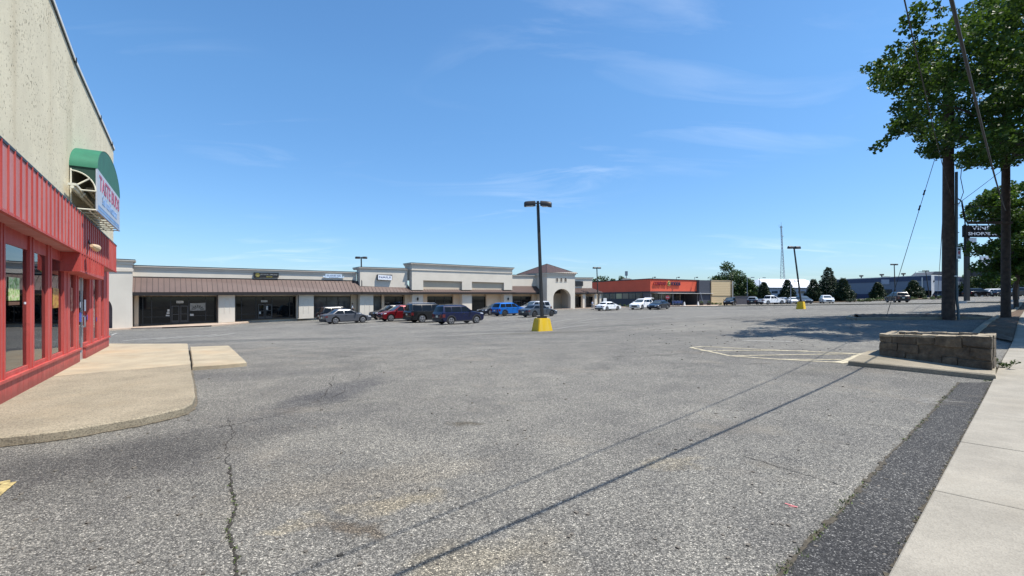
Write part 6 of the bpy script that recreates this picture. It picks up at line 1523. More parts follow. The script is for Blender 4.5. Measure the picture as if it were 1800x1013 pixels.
KINDS = {
 'sedan': dict(L=4.65, W=1.80, H=1.45, belt=.93, wb=2.7, fo=.93, r=.33, hood=.78, cowl=(1.02, .96), nose=.62, trunk=(-1.72, 1.0), tail=(-2.25, .92), roof=(-.98, .28), rtop=1.45, cl=.19, side=[(-1.45, -.45), (-.40, .80)]),
 'suv':   dict(L=4.55, W=1.88, H=1.70, belt=1.06, wb=2.68, fo=.90, r=.36, hood=.98, cowl=(1.12, 1.10), nose=.80, trunk=(-2.15, 1.08), tail=(-2.24, 1.02), roof=(-1.80, .25), rtop=1.70, cl=.24, side=[(-1.95, -1.12), (-1.06, -.16), (-.10, .85)]),
 'bigsuv': dict(L=5.25, W=2.0, H=1.95, belt=1.20, wb=3.05, fo=.98, r=.41, hood=1.12, cowl=(1.35, 1.22), nose=.95, trunk=(-2.5, 1.22), tail=(-2.6, 1.15), roof=(-2.35, .45), rtop=1.93, cl=.28, side=[(-2.35, -1.4), (-1.32, -.32), (-.25, 1.0)]),
 'boxsuv': dict(L=4.25, W=1.82, H=1.69, belt=1.06, wb=2.57, fo=.80, r=.35, hood=1.0, cowl=(1.02, 1.09), nose=.88, trunk=(-2.02, 1.08), tail=(-2.10, 1.02), roof=(-1.85, .36), rtop=1.68, cl=.26, side=[(-1.75, -1.15), (-1.09, -.18), (-.12, .80)]),
 'minivan': dict(L=5.0, W=1.95, H=1.75, belt=1.03, wb=3.0, fo=.95, r=.34, hood=.98, cowl=(1.45, 1.06), nose=.75, trunk=(-2.4, 1.05), tail=(-2.46, 1.0), roof=(-2.15, .40), rtop=1.74, cl=.20, side=[(-2.2, -1.3), (-1.24, -.2), (-.14, 1.1)]),
 'pickup': dict(L=5.75, W=2.0, H=1.90, belt=1.18, wb=3.55, fo=.95, r=.40, hood=1.14, cowl=(1.25, 1.2), nose=.95, trunk=(-2.82, 1.2), tail=(-2.86, 1.18), roof=(-.75, .30), rtop=1.90, cl=.30, side=[(-.80, .0), (.06, .98)], cab=-1.0),
}
def make_car(name, kind, pm, label, cat, x, D, heading, rim=None, roofm=None, rails=False, cladding=None, scale=1.0, group='cars parked in the shopping centre lot', hatch=False, sunroof=False, detail=True):
    k = dict(KINDS[kind]); p = gplace(x, D, 0)
    # follow the local slope
    u = Vector((math.cos(heading), math.sin(heading))); zf, zr = gz(p.x + u.x * 1.3, p.y + u.y * 1.3), gz(p.x - u.x * 1.3, p.y - u.y * 1.3)
    r = thing(name, label, cat, p, heading, group); r.rotation_euler[1] = -math.atan2(zf - zr, 2.6); r.scale = (scale,) * 3
    L_, W_, H = k['L'], k['W'], k['H']; xf = L_ / 2; xr = -L_ / 2; ax0 = xf - k['fo']; ax1 = ax0 - k['wb']; R_ = k['r']; cl = k['cl']; ra = R_ * 1.13
    nose, hood, (cx, cz), (tx, tz), (tlx, tlz) = k['nose'], k['hood'], k['cowl'], k['trunk'], k['tail']
    # lower body outline, counter-clockwise from the rear bottom
    bot = [(xr + .10, cl + .12), (xr + .22, cl)] + list(reversed(arc_pts(ax1, R_, ra, cl))) + list(reversed(arc_pts(ax0, R_, ra, cl))) + [(xf - .2, cl), (xf - .06, cl + .10)]
    up = [(xf, cl + .3), (xf - .02, nose), (xf - .14, nose + .10), (xf - .5, hood - .03), ((xf - .5 + cx) / 2, (hood + cz) / 2 + .02), (cx, cz), ((cx + tx) / 2, (cz + tz) / 2 - .01), (tx, tz), (tlx + .03, tlz), (xr + .0, tlz - .14), (xr, cl + .35)]
    P = bot + up; mb = MB(); yo = W_ / 2; P1 = P; P2 = offset_poly(P, .055); P3 = offset_poly(P, .015)
    loops = [[Vector((a, s_ * yy, b)) for a, b in Q] for Q, s_, yy in ((P2, -1, yo), (P3, -1, yo - .05), (P1, -1, yo - .16), (P1, 1, yo - .16), (P3, 1, yo - .05), (P2, 1, yo))]
    mb.loft(loops); body = build(mb, 'body', pm, r, local=True, smooth=True)
    # dark under-body filling the arches
    mb = MB(); mb.box(((ax0 + ax1) / 2, 0, cl + .22), (k['wb'] + .9, W_ - .42, .42)); build(mb, 'underbody', plastic, r, local=True)
    # greenhouse
    rx0, rx1 = k['roof']; zt = k['rtop']; bz0 = tz if kind != 'pickup' else k['belt']; gx0 = tx if 'cab' not in k else k['cab']; yb, yt = W_ / 2 - .07, W_ / 2 - .27; zb = min(k['belt'], cz, bz0) - .04
    st = [(gx0, zb, yb), (gx0 + .0, bz0 - .0, yb - .01)]
    lo = [(gx0 - .02, zb), (cx + .04, zb)]
    rearf = lambda z: gx0 + (rx0 - gx0) * (z - zb) / (zt - .1 - zb); frontf = lambda z: cx + .06 + (rx1 - cx - .06) * (z - zb) / (zt - .1 - zb); yf = lambda z: yb + (yt - yb) * (z - zb) / (zt - .1 - zb)
    def loop(z, x0, x1, y, bow): 
        xs = [x0, x0 + (x1 - x0) * .25, x0 + (x1 - x0) * .5, x0 + (x1 - x0) * .75, x1]; return [Vector((a, -y, z)) for a in xs] + [Vector((x1 + bow, 0, z))] + [Vector((a, y, z)) for a in reversed(xs)] + [Vector((x0 - bow * .6, 0, z))]
    loops = [loop(zb, rearf(zb), frontf(zb), yf(zb), .10), loop(zt - .1, rx0, rx1, yt, .06)]
    L2 = loop(zt - .03, rx0 + .12, rx1 - .16, yt - .09, .05); L3 = loop(zt - .005, rx0 + .35, rx1 - .4, yt - .28, .04)
    for i, v in enumerate(L3): v.z += .0
    mb = MB(); mb.loft(loops + [L2, L3]); cabin = build(mb, 'cabin', roofm or pm, r, local=True, smooth=True)
    # side glass, one pane per door
    z0, z1 = k['belt'] + .03, zt - .16
    for sgn in (-1, 1):
        for a, b in k['side']:
            lowx0, lowx1 = max(a, rearf(z0) + .10), min(b, frontf(z0) - .12); hx0, hx1 = max(a, rearf(z1) + .08), min(b, frontf(z1) - .05)
            if hx1 - hx0 < .12: hx0, hx1 = (lowx0 + lowx1) / 2 - .06, (lowx0 + lowx1) / 2 + .06
            pts = [Vector((lowx0, sgn * (yf(z0) + .012), z0)), Vector((lowx1, sgn * (yf(z0) + .012), z0)), Vector((hx1, sgn * (yf(z1) + .012), z1)), Vector((hx0, sgn * (yf(z1) + .012), z1))]
            mb = MB(); mb.prism(pts, (0, -sgn * .02, 0)); build(mb, 'side_window', tglass, r, local=True)
    def screen(zlo, zhi, fx, sg, nm, mt, bow0, bow1):
        y0_, y1_ = yf(zlo) - .10, yf(zhi) - .07; mb = MB(); o_ = .018 * sg; K = 4; vs = []
        for zz, yy, bw in ((zlo, y0_, bow0), (zhi, y1_, bow1)):
            for i in range(K + 1):
                f = -1 + 2 * i / K; vs.append(Vector((fx(zz) + o_ + sg * bw * (1 - abs(f)), yy * f, zz + .012)))
        mb.add(vs, [(i, i + 1, K + 2 + i, K + 1 + i) for i in range(K)]); return build(mb, nm, mt, r, local=True, smooth=True)
    screen(cz + .03, zt - .13, frontf, 1, 'windscreen', lglass, .10, .065)
    if not hatch: screen(bz0 + .06, zt - .15, rearf, -1, 'rear_window', tglass, .055, .04)
    # wheels
    for wx in (ax0, ax1):
        for sgn in (-1, 1):
            yy = sgn * (W_ / 2 - .125); mb = MB(); n = 20; prof = [(R_ - .10, -.11), (R_ - .02, -.11), (R_, -.07), (R_, .07), (R_ - .02, .11), (R_ - .10, .11)]
            mb.loft([[Vector((wx + rr_ * math.cos(2 * math.pi * i / n), yy + dy, R_ + rr_ * math.sin(2 * math.pi * i / n))) for i in range(n)] for rr_, dy in prof]); w = build(mb, 'wheel', rubber, r, local=True, smooth=True)
            mb = MB(); ro = R_ * .70; fy = yy + sgn * .116
            ring = [Vector((wx + ro * math.cos(2 * math.pi * i / n), fy, R_ + ro * math.sin(2 * math.pi * i / n))) for i in range(n)]; ring2 = [Vector((wx + ro * .86 * math.cos(2 * math.pi * i / n), fy + sgn * .012, R_ + ro * .86 * math.sin(2 * math.pi * i / n))) for i in range(n)]; ring3 = [v + Vector((0, -sgn * .06, 0)) for v in ring2]
            mb.loft([ring, ring2, ring3], cap=False)
            for q in range(5):
                a = 2 * math.pi * q / 5 + .3; da = .16; c0 = Vector((wx, fy + sgn * .008, R_)); e = lambda an, rr_: c0 + Vector((math.cos(an) * rr_, 0, math.sin(an) * rr_)); mb.prism([e(a - .5, ro * .16), e(a - da, ro * .88), e(a + da, ro * .88), e(a + .5, ro * .16)], (0, -sgn * .03, 0))
            mb.prism([c0 + Vector((math.cos(t) * ro * .2, sgn * .006, math.sin(t) * ro * .2)) for t in [i * math.pi / 5 for i in range(10)]], (0, -sgn * .03, 0))
            build(mb, 'rim', rim or rim_m, w, local=True); mb = MB(); mb.prism([Vector((wx + math.cos(t) * ro * .9, fy - sgn * .055, R_ + math.sin(t) * ro * .9)) for t in [i * math.pi / 8 for i in range(16)]], (0, -sgn * .02, 0)); build(mb, 'brake_disc', frame_dark, w, local=True)
    # lights, grille, plates, mirrors, bumper, door gaps
    for sgn in (-1, 1):
        zl = nose + .02; mb = MB(); mb.prism([(xf - .005, sgn * (yo - .48), zl - .10), (xf - .015, sgn * (yo - .16), zl - .08), (xf - .06, sgn * (yo - .14), zl + .03), (xf - .04, sgn * (yo - .46), zl + .01)], (.012, 0, 0)); mb.prism([(xf - .10, sgn * (yo - .01), zl - .06), (xf - .42, sgn * (yo + .0), zl + .0), (xf - .40, sgn * (yo - .0), zl + .07), (xf - .16, sgn * (yo - .01), zl + .04)], (0, sgn * .012, 0)); build(mb, 'headlight', head_m, r, local=True)
        zt_ = tlz - .14; mb = MB(); vz = .17 if kind in ('sedan',) else .34; mb.box((xr - .004, sgn * (yo - .28), zt_ - vz * .4), (.03, .26, vz)); mb.box((xr + .16, sgn * (yo - .0), zt_ - vz * .3), (.26, .022, vz * .8)); build(mb, 'tail_light', tail_m, r, local=True)
        mb = MB(); mz = k['belt'] + .10; mb.box((cx - .35, sgn * (yo + .09), mz), (.13, .20, .14)); mb.tube((cx - .33, sgn * (yo - .06), mz - .04), (cx - .33, sgn * (yo + .02), mz), .03, n=5); build(mb, 'wing_mirror', pm, r, local=True, bevel=.02)
    mb = MB(); mb.box((xf - .005, 0, (nose + cl) / 2 + .03), (.03, W_ * .52, (nose - cl) * .42)); build(mb, 'grille', plastic, r, local=True)
    mb = MB(); mb.box((xr - .012, 0, tlz - .30), (.012, .32, .16)); build(mb, 'number_plate', plate_m, r, local=True)
    mb = MB(); 
    for sgn in (-1, 1): mb = MB(); mb.box(((ax0 + ax1) / 2, sgn * (yo - .004), cl + .05), (k['wb'] - ra * 2 - .06, .03, .10)); build(mb, 'sill_trim', cladding or plastic, r, local=True)
    mb = MB(); mb.box((xr + .03, 0, cl + .16), (.12, W_ - .25, .2)); build(mb, 'rear_bumper', cladding or plastic, r, local=True)
    if detail:
        mb = MB(); xs = sorted(set([k['side'][0][0] + .0, *[b for a, b in k['side']]]))
        for s_ in (-1, 1):
            for xx in ([b + .03 for a, b in k['side']] + ([k['side'][0][0]] if kind == 'sedan' else [k['side'][1][0] - .03 if len(k['side']) > 2 else k['side'][0][0]])):
                xx = min(xx, ax0 - ra - .12) if xx > 0 else max(xx, ax1 + ra * .35); mb.box((xx, s_ * (yo + .0005), (k['belt'] + cl) / 2 + .1), (.014, .006, (k['belt'] - cl) * .68))
            for xx in (k['side'][-1][0] + .12, k['side'][-2][0] + .14): mb.box((xx, s_ * (yo + .012), k['belt'] - .12), (.17, .02, .035))
        build(mb, 'door_handle', frame_dark if pm.name != 'p_white' else chrome, r, local=True)
    if rails:
        mb = MB()
        for s_ in (-1, 1): mb.path([(rx0 + .15, s_ * (yt - .08), zt - .04), (rx0 + .25, s_ * (yt - .08), zt + .05), (rx1 - .35, s_ * (yt - .08), zt + .05), (rx1 - .2, s_ * (yt - .08), zt - .05)], .018, 6)
        build(mb, 'roof_rail', chrome if rails == 2 else frame_dark, r, local=True)
    if cladding:
        mb = MB()
        for wx in (ax0, ax1):
            for s_ in (-1, 1):
                A0 = arc_pts(wx, R_, ra - .01, cl, 10); A1 = arc_pts(wx, R_, ra + .09, cl, 10)
                for i in range(10): mb.prism([(A0[i][0], s_ * (yo + .004), A0[i][1]), (A0[i + 1][0], s_ * (yo + .004), A0[i + 1][1]), (A1[i + 1][0], s_ * (yo + .004), A1[i + 1][1]), (A1[i][0], s_ * (yo + .004), A1[i][1])], (0, s_ * .012, 0))
        build(mb, 'arch_trim', cladding, r, local=True)
    if 'cab' in k:
        mb = MB(); mb.box(((gx0 + tlx) / 2 - .0, 0, tz + .008), (abs(tlx - gx0) - .25, W_ - .38, .02)); build(mb, 'load_bed', plastic, r, local=True)
    if hatch:
        mb = MB(); a = Vector((rx0 + .02, 0, zt - .05)); w = yt; prof = [(0, 0), (-.35, .16), (-.85, .10), (-1.02, -.05), (-.98, -.09), (-.83, .02), (-.36, .09), (0, -.06)]
        mb.prism([(a.x + q[0], -w, a.z + q[1]) for q in prof], (0, 2 * w, 0)); build(mb, 'tailgate', pm, r, local=True, bevel=.02)
        mb = MB(); mb.box((rearf((zb + zt) / 2) - .02, 0, (bz0 + zt) / 2 - .05), (.12, W_ - .5, zt - bz0 + .1), M=Matrix.Rotation(-math.atan2(rx0 - gx0, zt - zb), 3, 'Y').inverted()); build(mb, 'boot_opening', frame_dark, r, local=True)
    return r
HU = math.atan2(MU.y, MU.x); HD = HU + math.pi
pgrey = paint('p_grey', (.085, .09, .105), .35, .3); pblack = paint('p_black', (.003, .003, .004), .0, .25); pnavy = paint('p_navy', (.002, .005, .035), .1, .25); pblue = paint('p_blue', (.0, .12, .45), .3, .28)
pred = paint('p_red', (.15, .008, .012), .3, .25); pwhite = paint('p_white', (.80, .81, .82), .0, .3); psilver = paint('p_silver', (.48, .49, .50), .6, .3); pslate = paint('p_slate', (.07, .085, .105), .4, .25); pdark = paint('p_dark', (.018, .022, .032), .2, .2); pbeige = paint('p_beige', (.45, .43, .38), .4, .3)
make_car('parked_car', 'sedan', pgrey, 'grey sedan parked sideways nearest the mall in the left part of the lot', 'car', 608, 48, HU + .05)
make_car('parked_suv', 'suv', pblack, 'black suv half hidden behind the grey sedan, its pale roof showing', 'suv', 597, 54.5, HU)
make_car('parked_suv', 'suv', pblack, 'black crossover facing left behind the dark red crossover', 'suv', 686, 57, HD)
make_car('parked_suv', 'suv', pred, 'dark red crossover facing left between the grey sedan and the large black suv', 'suv', 703, 51.5, HD)
make_car('parked_suv', 'bigsuv', pblack, 'large black suv with roof rails between the red crossover and the navy suv', 'suv', 757, 49.5, HU, rails=2)
make_car('parked_suv', 'boxsuv', pnavy, 'boxy navy blue suv with black wheel arches, nearest of the parked row', 'suv', 806, 42.5, HU + .02, rails=1, cladding=plastic)
make_car('parked_car', 'sedan', pdark, 'dark sedan facing left, half hidden behind the bright blue suv', 'car', 872, 65.5, HD, scale=1.1, roofm=pslate)
make_car('parked_suv', 'suv', pblue, 'bright blue suv with black wheels behind the nearest lamp post', 'suv', 895, 62, HU, rim=rim_dk, cladding=plastic)
make_car('parked_minivan', 'minivan', psilver, 'silver and reddish minivan facing left behind the bright blue suv', 'minivan', 940, 71, HD)
make_car('parked_car', 'sedan', pslate, 'slate grey sedan parked directly behind the nearest lamp post', 'car', 946, 56.5, HU + .05, rim=rim_dk)
make_car('parked_car', 'sedan', pwhite, 'white sedan seen from behind, in front of the right end of the mall', 'car', 1069, 79, HU + .05)
make_car('parked_suv', 'suv', pwhite, 'white suv with its tailgate open in front of the grocery store', 'suv', 1128, 80, HD + .15, hatch=True, scale=1.03)
make_car('parked_car', 'sedan', pdark, 'dark blue sedan facing left beside the white suv with open tailgate', 'car', 1158, 77, HD + .2, scale=1.02)
FG = 'cars parked in the far row'
make_car('parked_suv', 'suv', pblack, 'black suv facing left below the tan block', 'suv', 1283, 101, HD + .35, group=FG)
make_car('parked_suv', 'suv', pdark, 'dark suv seen from behind left of the silver pickup truck', 'suv', 1324, 103, HU + .35, group=FG, roofm=psilver)
make_car('pickup_truck', 'pickup', pwhite, 'white and silver crew cab pickup truck in the far row', 'pickup truck', 1355, 101, HU - .35, group=FG)
make_car('parked_car', 'sedan', psilver, 'silver sedan just right of the white pickup truck', 'car', 1377, 106, HU, group=FG)
make_car('parked_car', 'sedan', pwhite, 'white sedan facing left beside the dark minivan in the far row', 'car', 1394, 104, HD + .6, group=FG)
make_car('parked_minivan', 'minivan', pslate, 'dark slate minivan behind the yellow footed leaning lamp post', 'minivan', 1412, 102, HD + .8, group=FG, scale=.95)
make_car('parked_suv', 'suv', pwhite, 'white suv standing alone in front of the largest conifers', 'suv', 1453, 100, HD + .55, group=FG)
make_car('dark_suv', 'suv', pblack, 'dark suv driving away in front of the blue building', 'suv', 1577, 78.5, R(72), group=None)
SGp = 'cars seen between the utility poles'
make_car('parked_suv', 'suv', pdark, 'dark suv seen just left of the conduit pole', 'suv', 1655, 98, HU, group=SGp)
make_car('parked_suv', 'bigsuv', pblack, 'black suv below the pylon sign left of the white van', 'suv', 1717, 108, 0.1, group=SGp)
make_car('white_van', 'minivan', pwhite, 'white van parked below the pylon sign', 'van', 1739, 110, math.pi + .1, group=SGp)
make_car('parked_car', 'sedan', pblack, 'black sedan right of the white van behind the thinner pole', 'car', 1762, 104, 0.05, group=SGp)
make_car('parked_suv', 'bigsuv', pdark, 'dark suv at the right edge of the picture', 'suv', 1790, 104, math.pi, group=SGp)
make_car('parked_suv', 'suv', psilver, 'pale suv behind the dark suv at the right edge', 'suv', 1797, 112, 0.0, group=SGp)
# ------------------------------------------------------------------ people
def person(x, D, label, rz, shirt, trouser, hair, h=1.7, base=None, push=False):
    p = base or gplace(x, D, .0); r = thing('person', label, 'person', p, rz); s = h / 1.72
    J = dict(pel=(0, 0, .92), w=(0, 0, 1.08), ch=(0, .01, 1.30), nk=(0, .0, 1.47), hd0=(0, .02, 1.56), hd=(0, .03, 1.66), top=(0, .02, 1.70),
             hl=(-.10, 0, .88), kl=(-.11, .14, .50), al=(-.11, .02, .10), tl=(-.11, .18, .04), hr=(.10, 0, .88), kr=(.11, -.02, .50), ar=(.11, -.22, .12), tr=(.11, -.06, .05),
             sl=(-.18, 0, 1.40), el=(-.24, .05, 1.14), wl=(-.20, .26, 1.02), ml=(-.19, .34, 1.01), sr=(.18, 0, 1.40), er=(.25, .03, 1.14), wr=(.22, .24, 1.02), mr=(.21, .32, 1.01))
    Rr = dict(pel=.14, w=.12, ch=.145, nk=.055, hd0=.07, hd=.095, top=.06, hl=.085, kl=.058, al=.038, tl=.035, hr=.085, kr=.058, ar=.038, tr=.035, sl=.06, el=.042, wl=.028, ml=.034, sr=.06, er=.042, wr=.028, mr=.034)
    E = [('pel', 'w'), ('w', 'ch'), ('ch', 'nk'), ('nk', 'hd0'), ('hd0', 'hd'), ('hd', 'top'), ('pel', 'hl'), ('hl', 'kl'), ('kl', 'al'), ('al', 'tl'), ('pel', 'hr'), ('hr', 'kr'), ('kr', 'ar'), ('ar', 'tr'), ('ch', 'sl'), ('sl', 'el'), ('el', 'wl'), ('wl', 'ml'), ('ch', 'sr'), ('sr', 'er'), ('er', 'wr'), ('wr', 'mr')]
    def skin(nm, keys, mat, grow, edges):
        names = [k_ for k_ in J if k_ in keys]; me = bpy.data.meshes.new(nm); me.from_pydata([tuple(Vector(J[k_]) * s) for k_ in names], [(names.index(a), names.index(b)) for a, b in edges], [])
        o = bpy.data.objects.new(nm, me); COL.objects.link(o); md = o.modifiers.new('Skin', 'SKIN'); o.modifiers.new('Sub', 'SUBSURF').levels = 1
        for i, k_ in enumerate(names): me.skin_vertices[0].data[i].radius = ((Rr[k_] + grow) * s, (Rr[k_] + grow) * s * .8); me.skin_vertices[0].data[i].use_root = (i == 0)
        dg = bpy.context.evaluated_depsgraph_get(); m2 = bpy.data.meshes.new_from_object(o.evaluated_get(dg)); bpy.data.objects.remove(o)
        m2.materials.clear(); m2.materials.append(mat); m2.shade_smooth(); o2 = bpy.data.objects.new(nm, m2); COL.objects.link(o2); o2.parent = r; return o2
    if not me_has_skin(): return r
    skinm = MATS.get('skin') or simple('skin', (.30, .17, .11), .6, var=.05)
    skin('body', list(J), skinm, 0, E)
    skin('shirt', ['w', 'ch', 'sl', 'el', 'sr', 'er', 'pel'], shirt, .014, [e for e in E if all(q in ('w', 'ch', 'sl', 'el', 'sr', 'er', 'pel') for q in e)])
    skin('trousers', ['pel', 'hl', 'kl', 'al', 'hr', 'kr', 'ar'], trouser, .016, [e for e in E if all(q in ('pel', 'hl', 'kl', 'al', 'hr', 'kr', 'ar') for q in e)])
    mb = MB(); n = 12; c = Vector(J['hd']) * s + Vector((0, -.012, .015)); loops = []
    for f in range(6):
        a = math.pi / 2 * f / 5; loops.append([c + Vector((.105 * s * math.cos(a) * math.cos(2 * math.pi * i / n), .115 * s * math.cos(a) * math.sin(2 * math.pi * i / n) - .015, .09 * s * math.sin(a) + .01)) for i in range(n)])
    mb.loft(loops); build(mb, 'hair', hair, r, local=True, smooth=True)
    mb = MB(); hz = Vector(J['hd']) * s
    mb.tube(hz + Vector((0, .085, -.01)), hz + Vector((0, .115, -.03)), .012, .016, 6)
    for sx in (-1, 1): mb.tube(hz + Vector((sx * .035, .083, .012)), hz + Vector((sx * .035, .098, .012)), .011, n=6); mb.box(hz + Vector((sx * .098, .0, -.01)), (.02, .04, .055))
    mb.box(hz + Vector((0, .088, -.06)), (.05, .02, .012)); build(mb, 'face', simple('face_detail', (.16, .08, .055), .6) if 'face_detail' not in MATS else MATS['face_detail'], r, local=True)
    mb = MB()
    for kx, nm in ((-1, 'l'), (1, 'r')):
        m_ = Vector(J['m' + nm]) * s
        for i, (dx, ln) in enumerate(((-.022, .055), (-.007, .065), (.008, .060), (.022, .048))): mb.path([m_ + Vector((dx, .0, 0)), m_ + Vector((dx * 1.1, ln * .6, -.006)), m_ + Vector((dx * 1.1, ln, -.024))], [.009, .008, .006], 5)
        mb.path([m_ + Vector((-kx * .02, -.03, 0)), m_ + Vector((-kx * .045, .0, -.005)), m_ + Vector((-kx * .05, .025, -.012))], [.010, .009, .007], 5)
    build(mb, 'fingers', skinm, r, local=True, smooth=True)
    mb = MB()
    for nm in 'lr': a = Vector(J['a' + nm]) * s; mb.box((a.x, a.y + .06, .035), (.09, .27, .07))
    build(mb, 'shoe', frame_dark, r, local=True, bevel=.02)
    return r
def me_has_skin(): return True
cloth_white = simple('cloth_white', (.68, .68, .70), .85); cloth_dark = simple('cloth_dark', (.03, .03, .04), .85); cloth_blue = simple('cloth_blue', (.40, .50, .68), .85); cloth_jean = simple('cloth_jean', (.45, .42, .40), .85); hair_b = simple('hair_black', (.01, .008, .007), .6)
pb_ = M.pt(619.3, 556.5, 1.0); person(619, 64, 'person in white shirt and dark trousers at the doors of the third mall shop', -1.2, cloth_white, cloth_dark, hair_b, 1.75, base=Vector((pb_.x, pb_.y, M.pt(619.3, basey(619), -.1).z)))
person(1041.5, 82, 'person in a pale blue top and light trousers walking beside the white sedan', R(60), cloth_blue, cloth_jean, hair_b, 1.62)
# ------------------------------------------------------------------ small things by the grocery store
rs = thing('round_sign', 'round red and white sign on a post in front of the grocery store', 'sign', gplace(1173.5, 93)); c = ray(1173.5, 523, 93)
mb = MB(); g_ = gplace(1173.5, 93); mb.tube((c.x, c.y + .05, g_.z), (c.x, c.y + .05, c.z), .04, n=6); build(mb, 'post', steel, rs)
mb = MB(); mb.prism([(c.x + .42 * math.cos(a), c.y, c.z + .42 * math.sin(a)) for a in [math.pi / 8 + i * math.pi / 4 for i in range(8)]], (0, .03, 0)); build(mb, 'plate', simple('sign_pink_red', (.40, .04, .05), .5), rs)
mb = MB(); put_text(mb, 'STOP', (c.x - .30, c.y - .002, c.z - .09), (1, 0, 0), Z3, (0, -1, 0), .2, .60, .006, .02); build(mb, 'lettering', sign_white, rs, recalc=False)
def cart(x, D, lab, mat):
    p = gplace(x, D, .14); r = thing('shopping_cart', lab, 'shopping cart', p, random.uniform(0, 1), 'shopping carts outside the grocery store'); mb = MB()
    A_ = [Vector((a * .42, b_ * .28, .95)) for a, b_ in ((-1, -1), (1, -1), (1, 1), (-1, 1))]; B_ = [Vector((a * .34, b_ * .22, .55)) for a, b_ in ((-1, -1), (1, -1), (1, 1), (-1, 1))]
    for i in range(4):
        j = (i + 1) % 4; mb.tube(A_[i], A_[j], .018, n=5); mb.tube(B_[i], B_[j], .018, n=5)
        for k_ in range(6): mb.tube(A_[i].lerp(A_[j], k_ / 6), B_[i].lerp(B_[j], k_ / 6), .01, n=4)
    build(mb, 'basket', mat, r, local=True); mb = MB(); [mb.tube(B_[i], Vector((B_[i].x * 1.1, B_[i].y * 1.1, .12)), .02, n=5) for i in range(4)]; mb.tube((-.5, -.25, 1.02), (-.5, .25, 1.02), .025, n=6); build(mb, 'chassis', steel, r, local=True)
    for i in range(4): mb = MB(); mb.tube((B_[i].x * 1.1, B_[i].y * 1.1 - .02, .07), (B_[i].x * 1.1, B_[i].y * 1.1 + .02, .07), .07, n=10); build(mb, 'wheel', rubber, r, local=True)
cblue = simple('cart_blue', (.06, .12, .35), .5)
for x, lab in ((1186, 'dark blue shopping cart, leftmost of the row'), (1190.5, 'blue shopping cart, second in the row'), (1195.5, 'blue shopping cart, third in the row by the white posts')): cart(x, 96.5, lab, cblue)
for x, lab in ((1233, 'small round dark planter pot at the dark block'), (1246, 'dark planter pot nearest the tan block')):
    p = gplace(x, 98, .12); r = thing('planter_pot', lab, 'planter', p, 0, 'planter pots by the dark block'); mb = MB(); mb.tube(p, p + Z3 * .5, .35, .5, 12); build(mb, 'pot', frame_dark, r); cloud_obj('foliage', [(p.x, p.y, p.z + .65, .35)], 150, .12, leaf_bush, r, seedv=int(x))
mb = MB(); p0 = gplace(1203, 97, .14)
for x, lab in ((1203, 'white cone shaped bollard left of the dark planting'), (1227, 'white cone shaped bollard by the slanting brace')):
    p = gplace(x, 97, .13); mb = MB(); mb.tube(p, p + Z3 * .8, .24, .08, 10); tag(build(mb, 'bollard', white_m, smooth=True), lab, 'bollard', 'white bollards at the grocery store')
p = gplace(1063.5, 88); r = thing('folding_sign', 'small white folding sign on the pavement behind the white sedan', 'sign', p); mb = MB()
for s_ in (-1, 1): mb.prism([p + Vector((-.35, s_ * .3, .6)), p + Vector((.35, s_ * .3, .6)), p + Vector((.28, s_ * .03, 1.9)), p + Vector((-.28, s_ * .03, 1.9))], (0, .03, 0))
build(mb, 'panel', white_m, r); mb = MB(); [mb.tube(p + Vector((a, b_, 0)), p + Vector((a, b_ * .9, .6)), .03, n=5) for a in (-.3, .3) for b_ in (-.32, .32)]; build(mb, 'leg', steel, r)

# ------------------------------------------------------------------ sky, sun, camera
EL, AZ = R(64), math.atan2(.98, -.20)
w = bpy.data.worlds.new('World'); scene.world = w; w.use_nodes = True; nt = w.node_tree; nt.nodes.clear()
out = nt.nodes.new('ShaderNodeOutputWorld'); bg = nt.nodes.new('ShaderNodeBackground'); bg.inputs['Strength'].default_value = .125
sky = nt.nodes.new('ShaderNodeTexSky'); sky.sky_type = 'NISHITA'; sky.sun_disc = False; sky.sun_elevation = EL; sky.sun_rotation = AZ; sky.air_density = 1.0; sky.dust_density = .5; sky.ozone_density = 3.0; sky.altitude = 20
tc_ = nt.nodes.new('ShaderNodeTexCoord'); sx = nt.nodes.new('ShaderNodeSeparateXYZ'); L(nt, tc_, 'Generated', sx, 'Vector')
mz = N(nt, 'ShaderNodeMath', operation='MAXIMUM'); L(nt, sx, 'Z', mz, 0); mz.inputs[1].default_value = .02
az_ = N(nt, 'ShaderNodeMath', operation='ADD'); L(nt, mz, 0, az_, 0); az_.inputs[1].default_value = .12
dx = N(nt, 'ShaderNodeMath', operation='DIVIDE'); L(nt, sx, 'X', dx, 0); L(nt, az_, 0, dx, 1)
dy = N(nt, 'ShaderNodeMath', operation='DIVIDE'); L(nt, sx, 'Y', dy, 0); L(nt, az_, 0, dy, 1)
cv = nt.nodes.new('ShaderNodeCombineXYZ'); L(nt, dx, 0, cv, 'X'); L(nt, dy, 0, cv, 'Y')
mp = nt.nodes.new('ShaderNodeMapping'); mp.inputs['Rotation'].default_value = (0, 0, R(20)); mp.inputs['Scale'].default_value = (.85, 2.1, 1); L(nt, cv, 'Vector', mp, 'Vector')
n1 = N(nt, 'ShaderNodeTexNoise', Scale=1.15, Detail=7., Roughness=.58); n1.inputs['Distortion'].default_value = .9; L(nt, mp, 'Vector', n1, 'Vector')
n2 = N(nt, 'ShaderNodeTexNoise', Scale=.55, Detail=3.); L(nt, cv, 'Vector', n2, 'Vector')
r1 = ramp(nt, [(.52, (0, 0, 0)), (.82, (1, 1, 1))]); L(nt, n1, 'Fac', r1, 'Fac'); r2 = ramp(nt, [(.45, (0, 0, 0)), (.65, (1, 1, 1))]); L(nt, n2, 'Fac', r2, 'Fac')
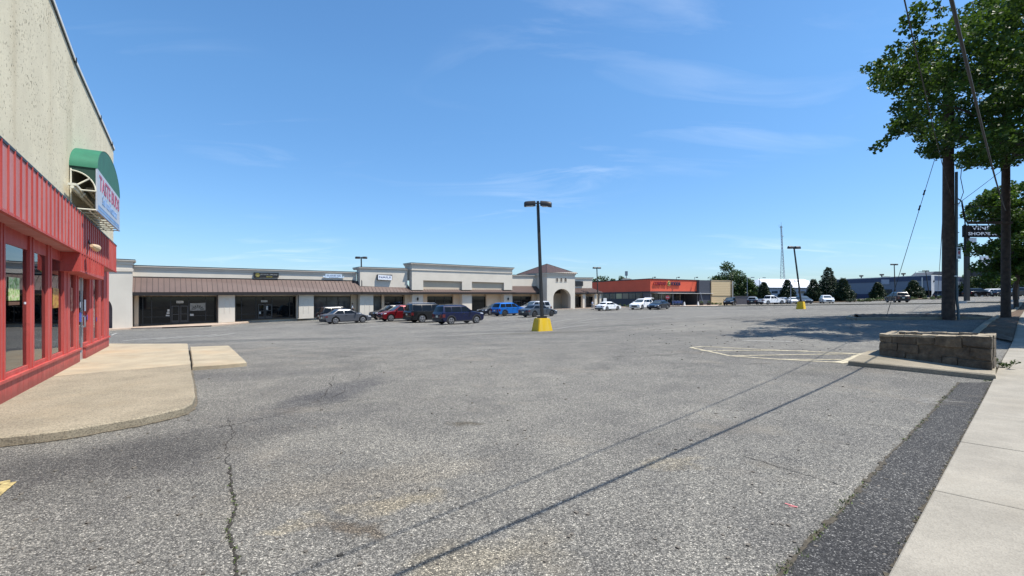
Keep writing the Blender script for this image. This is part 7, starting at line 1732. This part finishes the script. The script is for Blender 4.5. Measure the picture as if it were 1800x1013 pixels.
ml = N(nt, 'ShaderNodeMath', operation='MULTIPLY'); L(nt, r1, 'Color', ml, 0); L(nt, r2, 'Color', ml, 1)
ml2 = N(nt, 'ShaderNodeMath', operation='MULTIPLY'); L(nt, ml, 0, ml2, 0); ml2.inputs[1].default_value = .42
mx = N(nt, 'ShaderNodeMix', data_type='RGBA'); L(nt, ml2, 0, mx, 0); hs_ = N(nt, 'ShaderNodeHueSaturation', Saturation=1.12); L(nt, sky, 'Color', hs_, 'Color'); tn = N(nt, 'ShaderNodeMix', data_type='RGBA', blend_type='MULTIPLY'); tn.inputs[0].default_value = 1; L(nt, hs_, 'Color', tn, 6); tn.inputs[7].default_value = (.80, .985, 1.04, 1); rz1 = ramp(nt, [(.0, (.68, .66, .76)), (.10, (.78, .77, .86)), (.4, (1, 1, 1))]); L(nt, sx, 'Z', rz1, 'Fac'); t2 = N(nt, 'ShaderNodeMix', data_type='RGBA', blend_type='MULTIPLY'); t2.inputs[0].default_value = 1; L(nt, tn, 2, t2, 6); L(nt, rz1, 'Color', t2, 7); L(nt, t2, 2, mx, 6); mx.inputs[7].default_value = (6.2, 6.7, 7.4, 1)
L(nt, mx, 2, bg, 'Color'); L(nt, bg, 'Background', out, 'Surface')
sl_ = bpy.data.lights.new('Sun', 'SUN'); sl_.energy = 4.7; sl_.angle = R(.53); sl_.color = (1, .945, .86)
so = bpy.data.objects.new('sun', sl_); COL.objects.link(so); sd_ = Vector((math.cos(EL) * math.sin(AZ), math.cos(EL) * math.cos(AZ), math.sin(EL))); so.rotation_euler = (-sd_).to_track_quat('-Z', 'Y').to_euler(); so.location = (20, 0, 40)
cam = bpy.data.cameras.new('Camera'); cam.sensor_width = 36; cam.lens = F / 1800 * 36; cam.shift_y = (YH - 506.5) / 1800; cam.clip_end = 5000; cam.clip_start = .05
co = bpy.data.objects.new('Camera', cam); COL.objects.link(co); co.location = (0, 0, EYE); co.rotation_euler = (math.pi / 2, 0, 0); scene.camera = co
scene.view_settings.view_transform = 'Standard'; scene.view_settings.look = 'None'; scene.view_settings.exposure = .64; scene.view_settings.gamma = 1
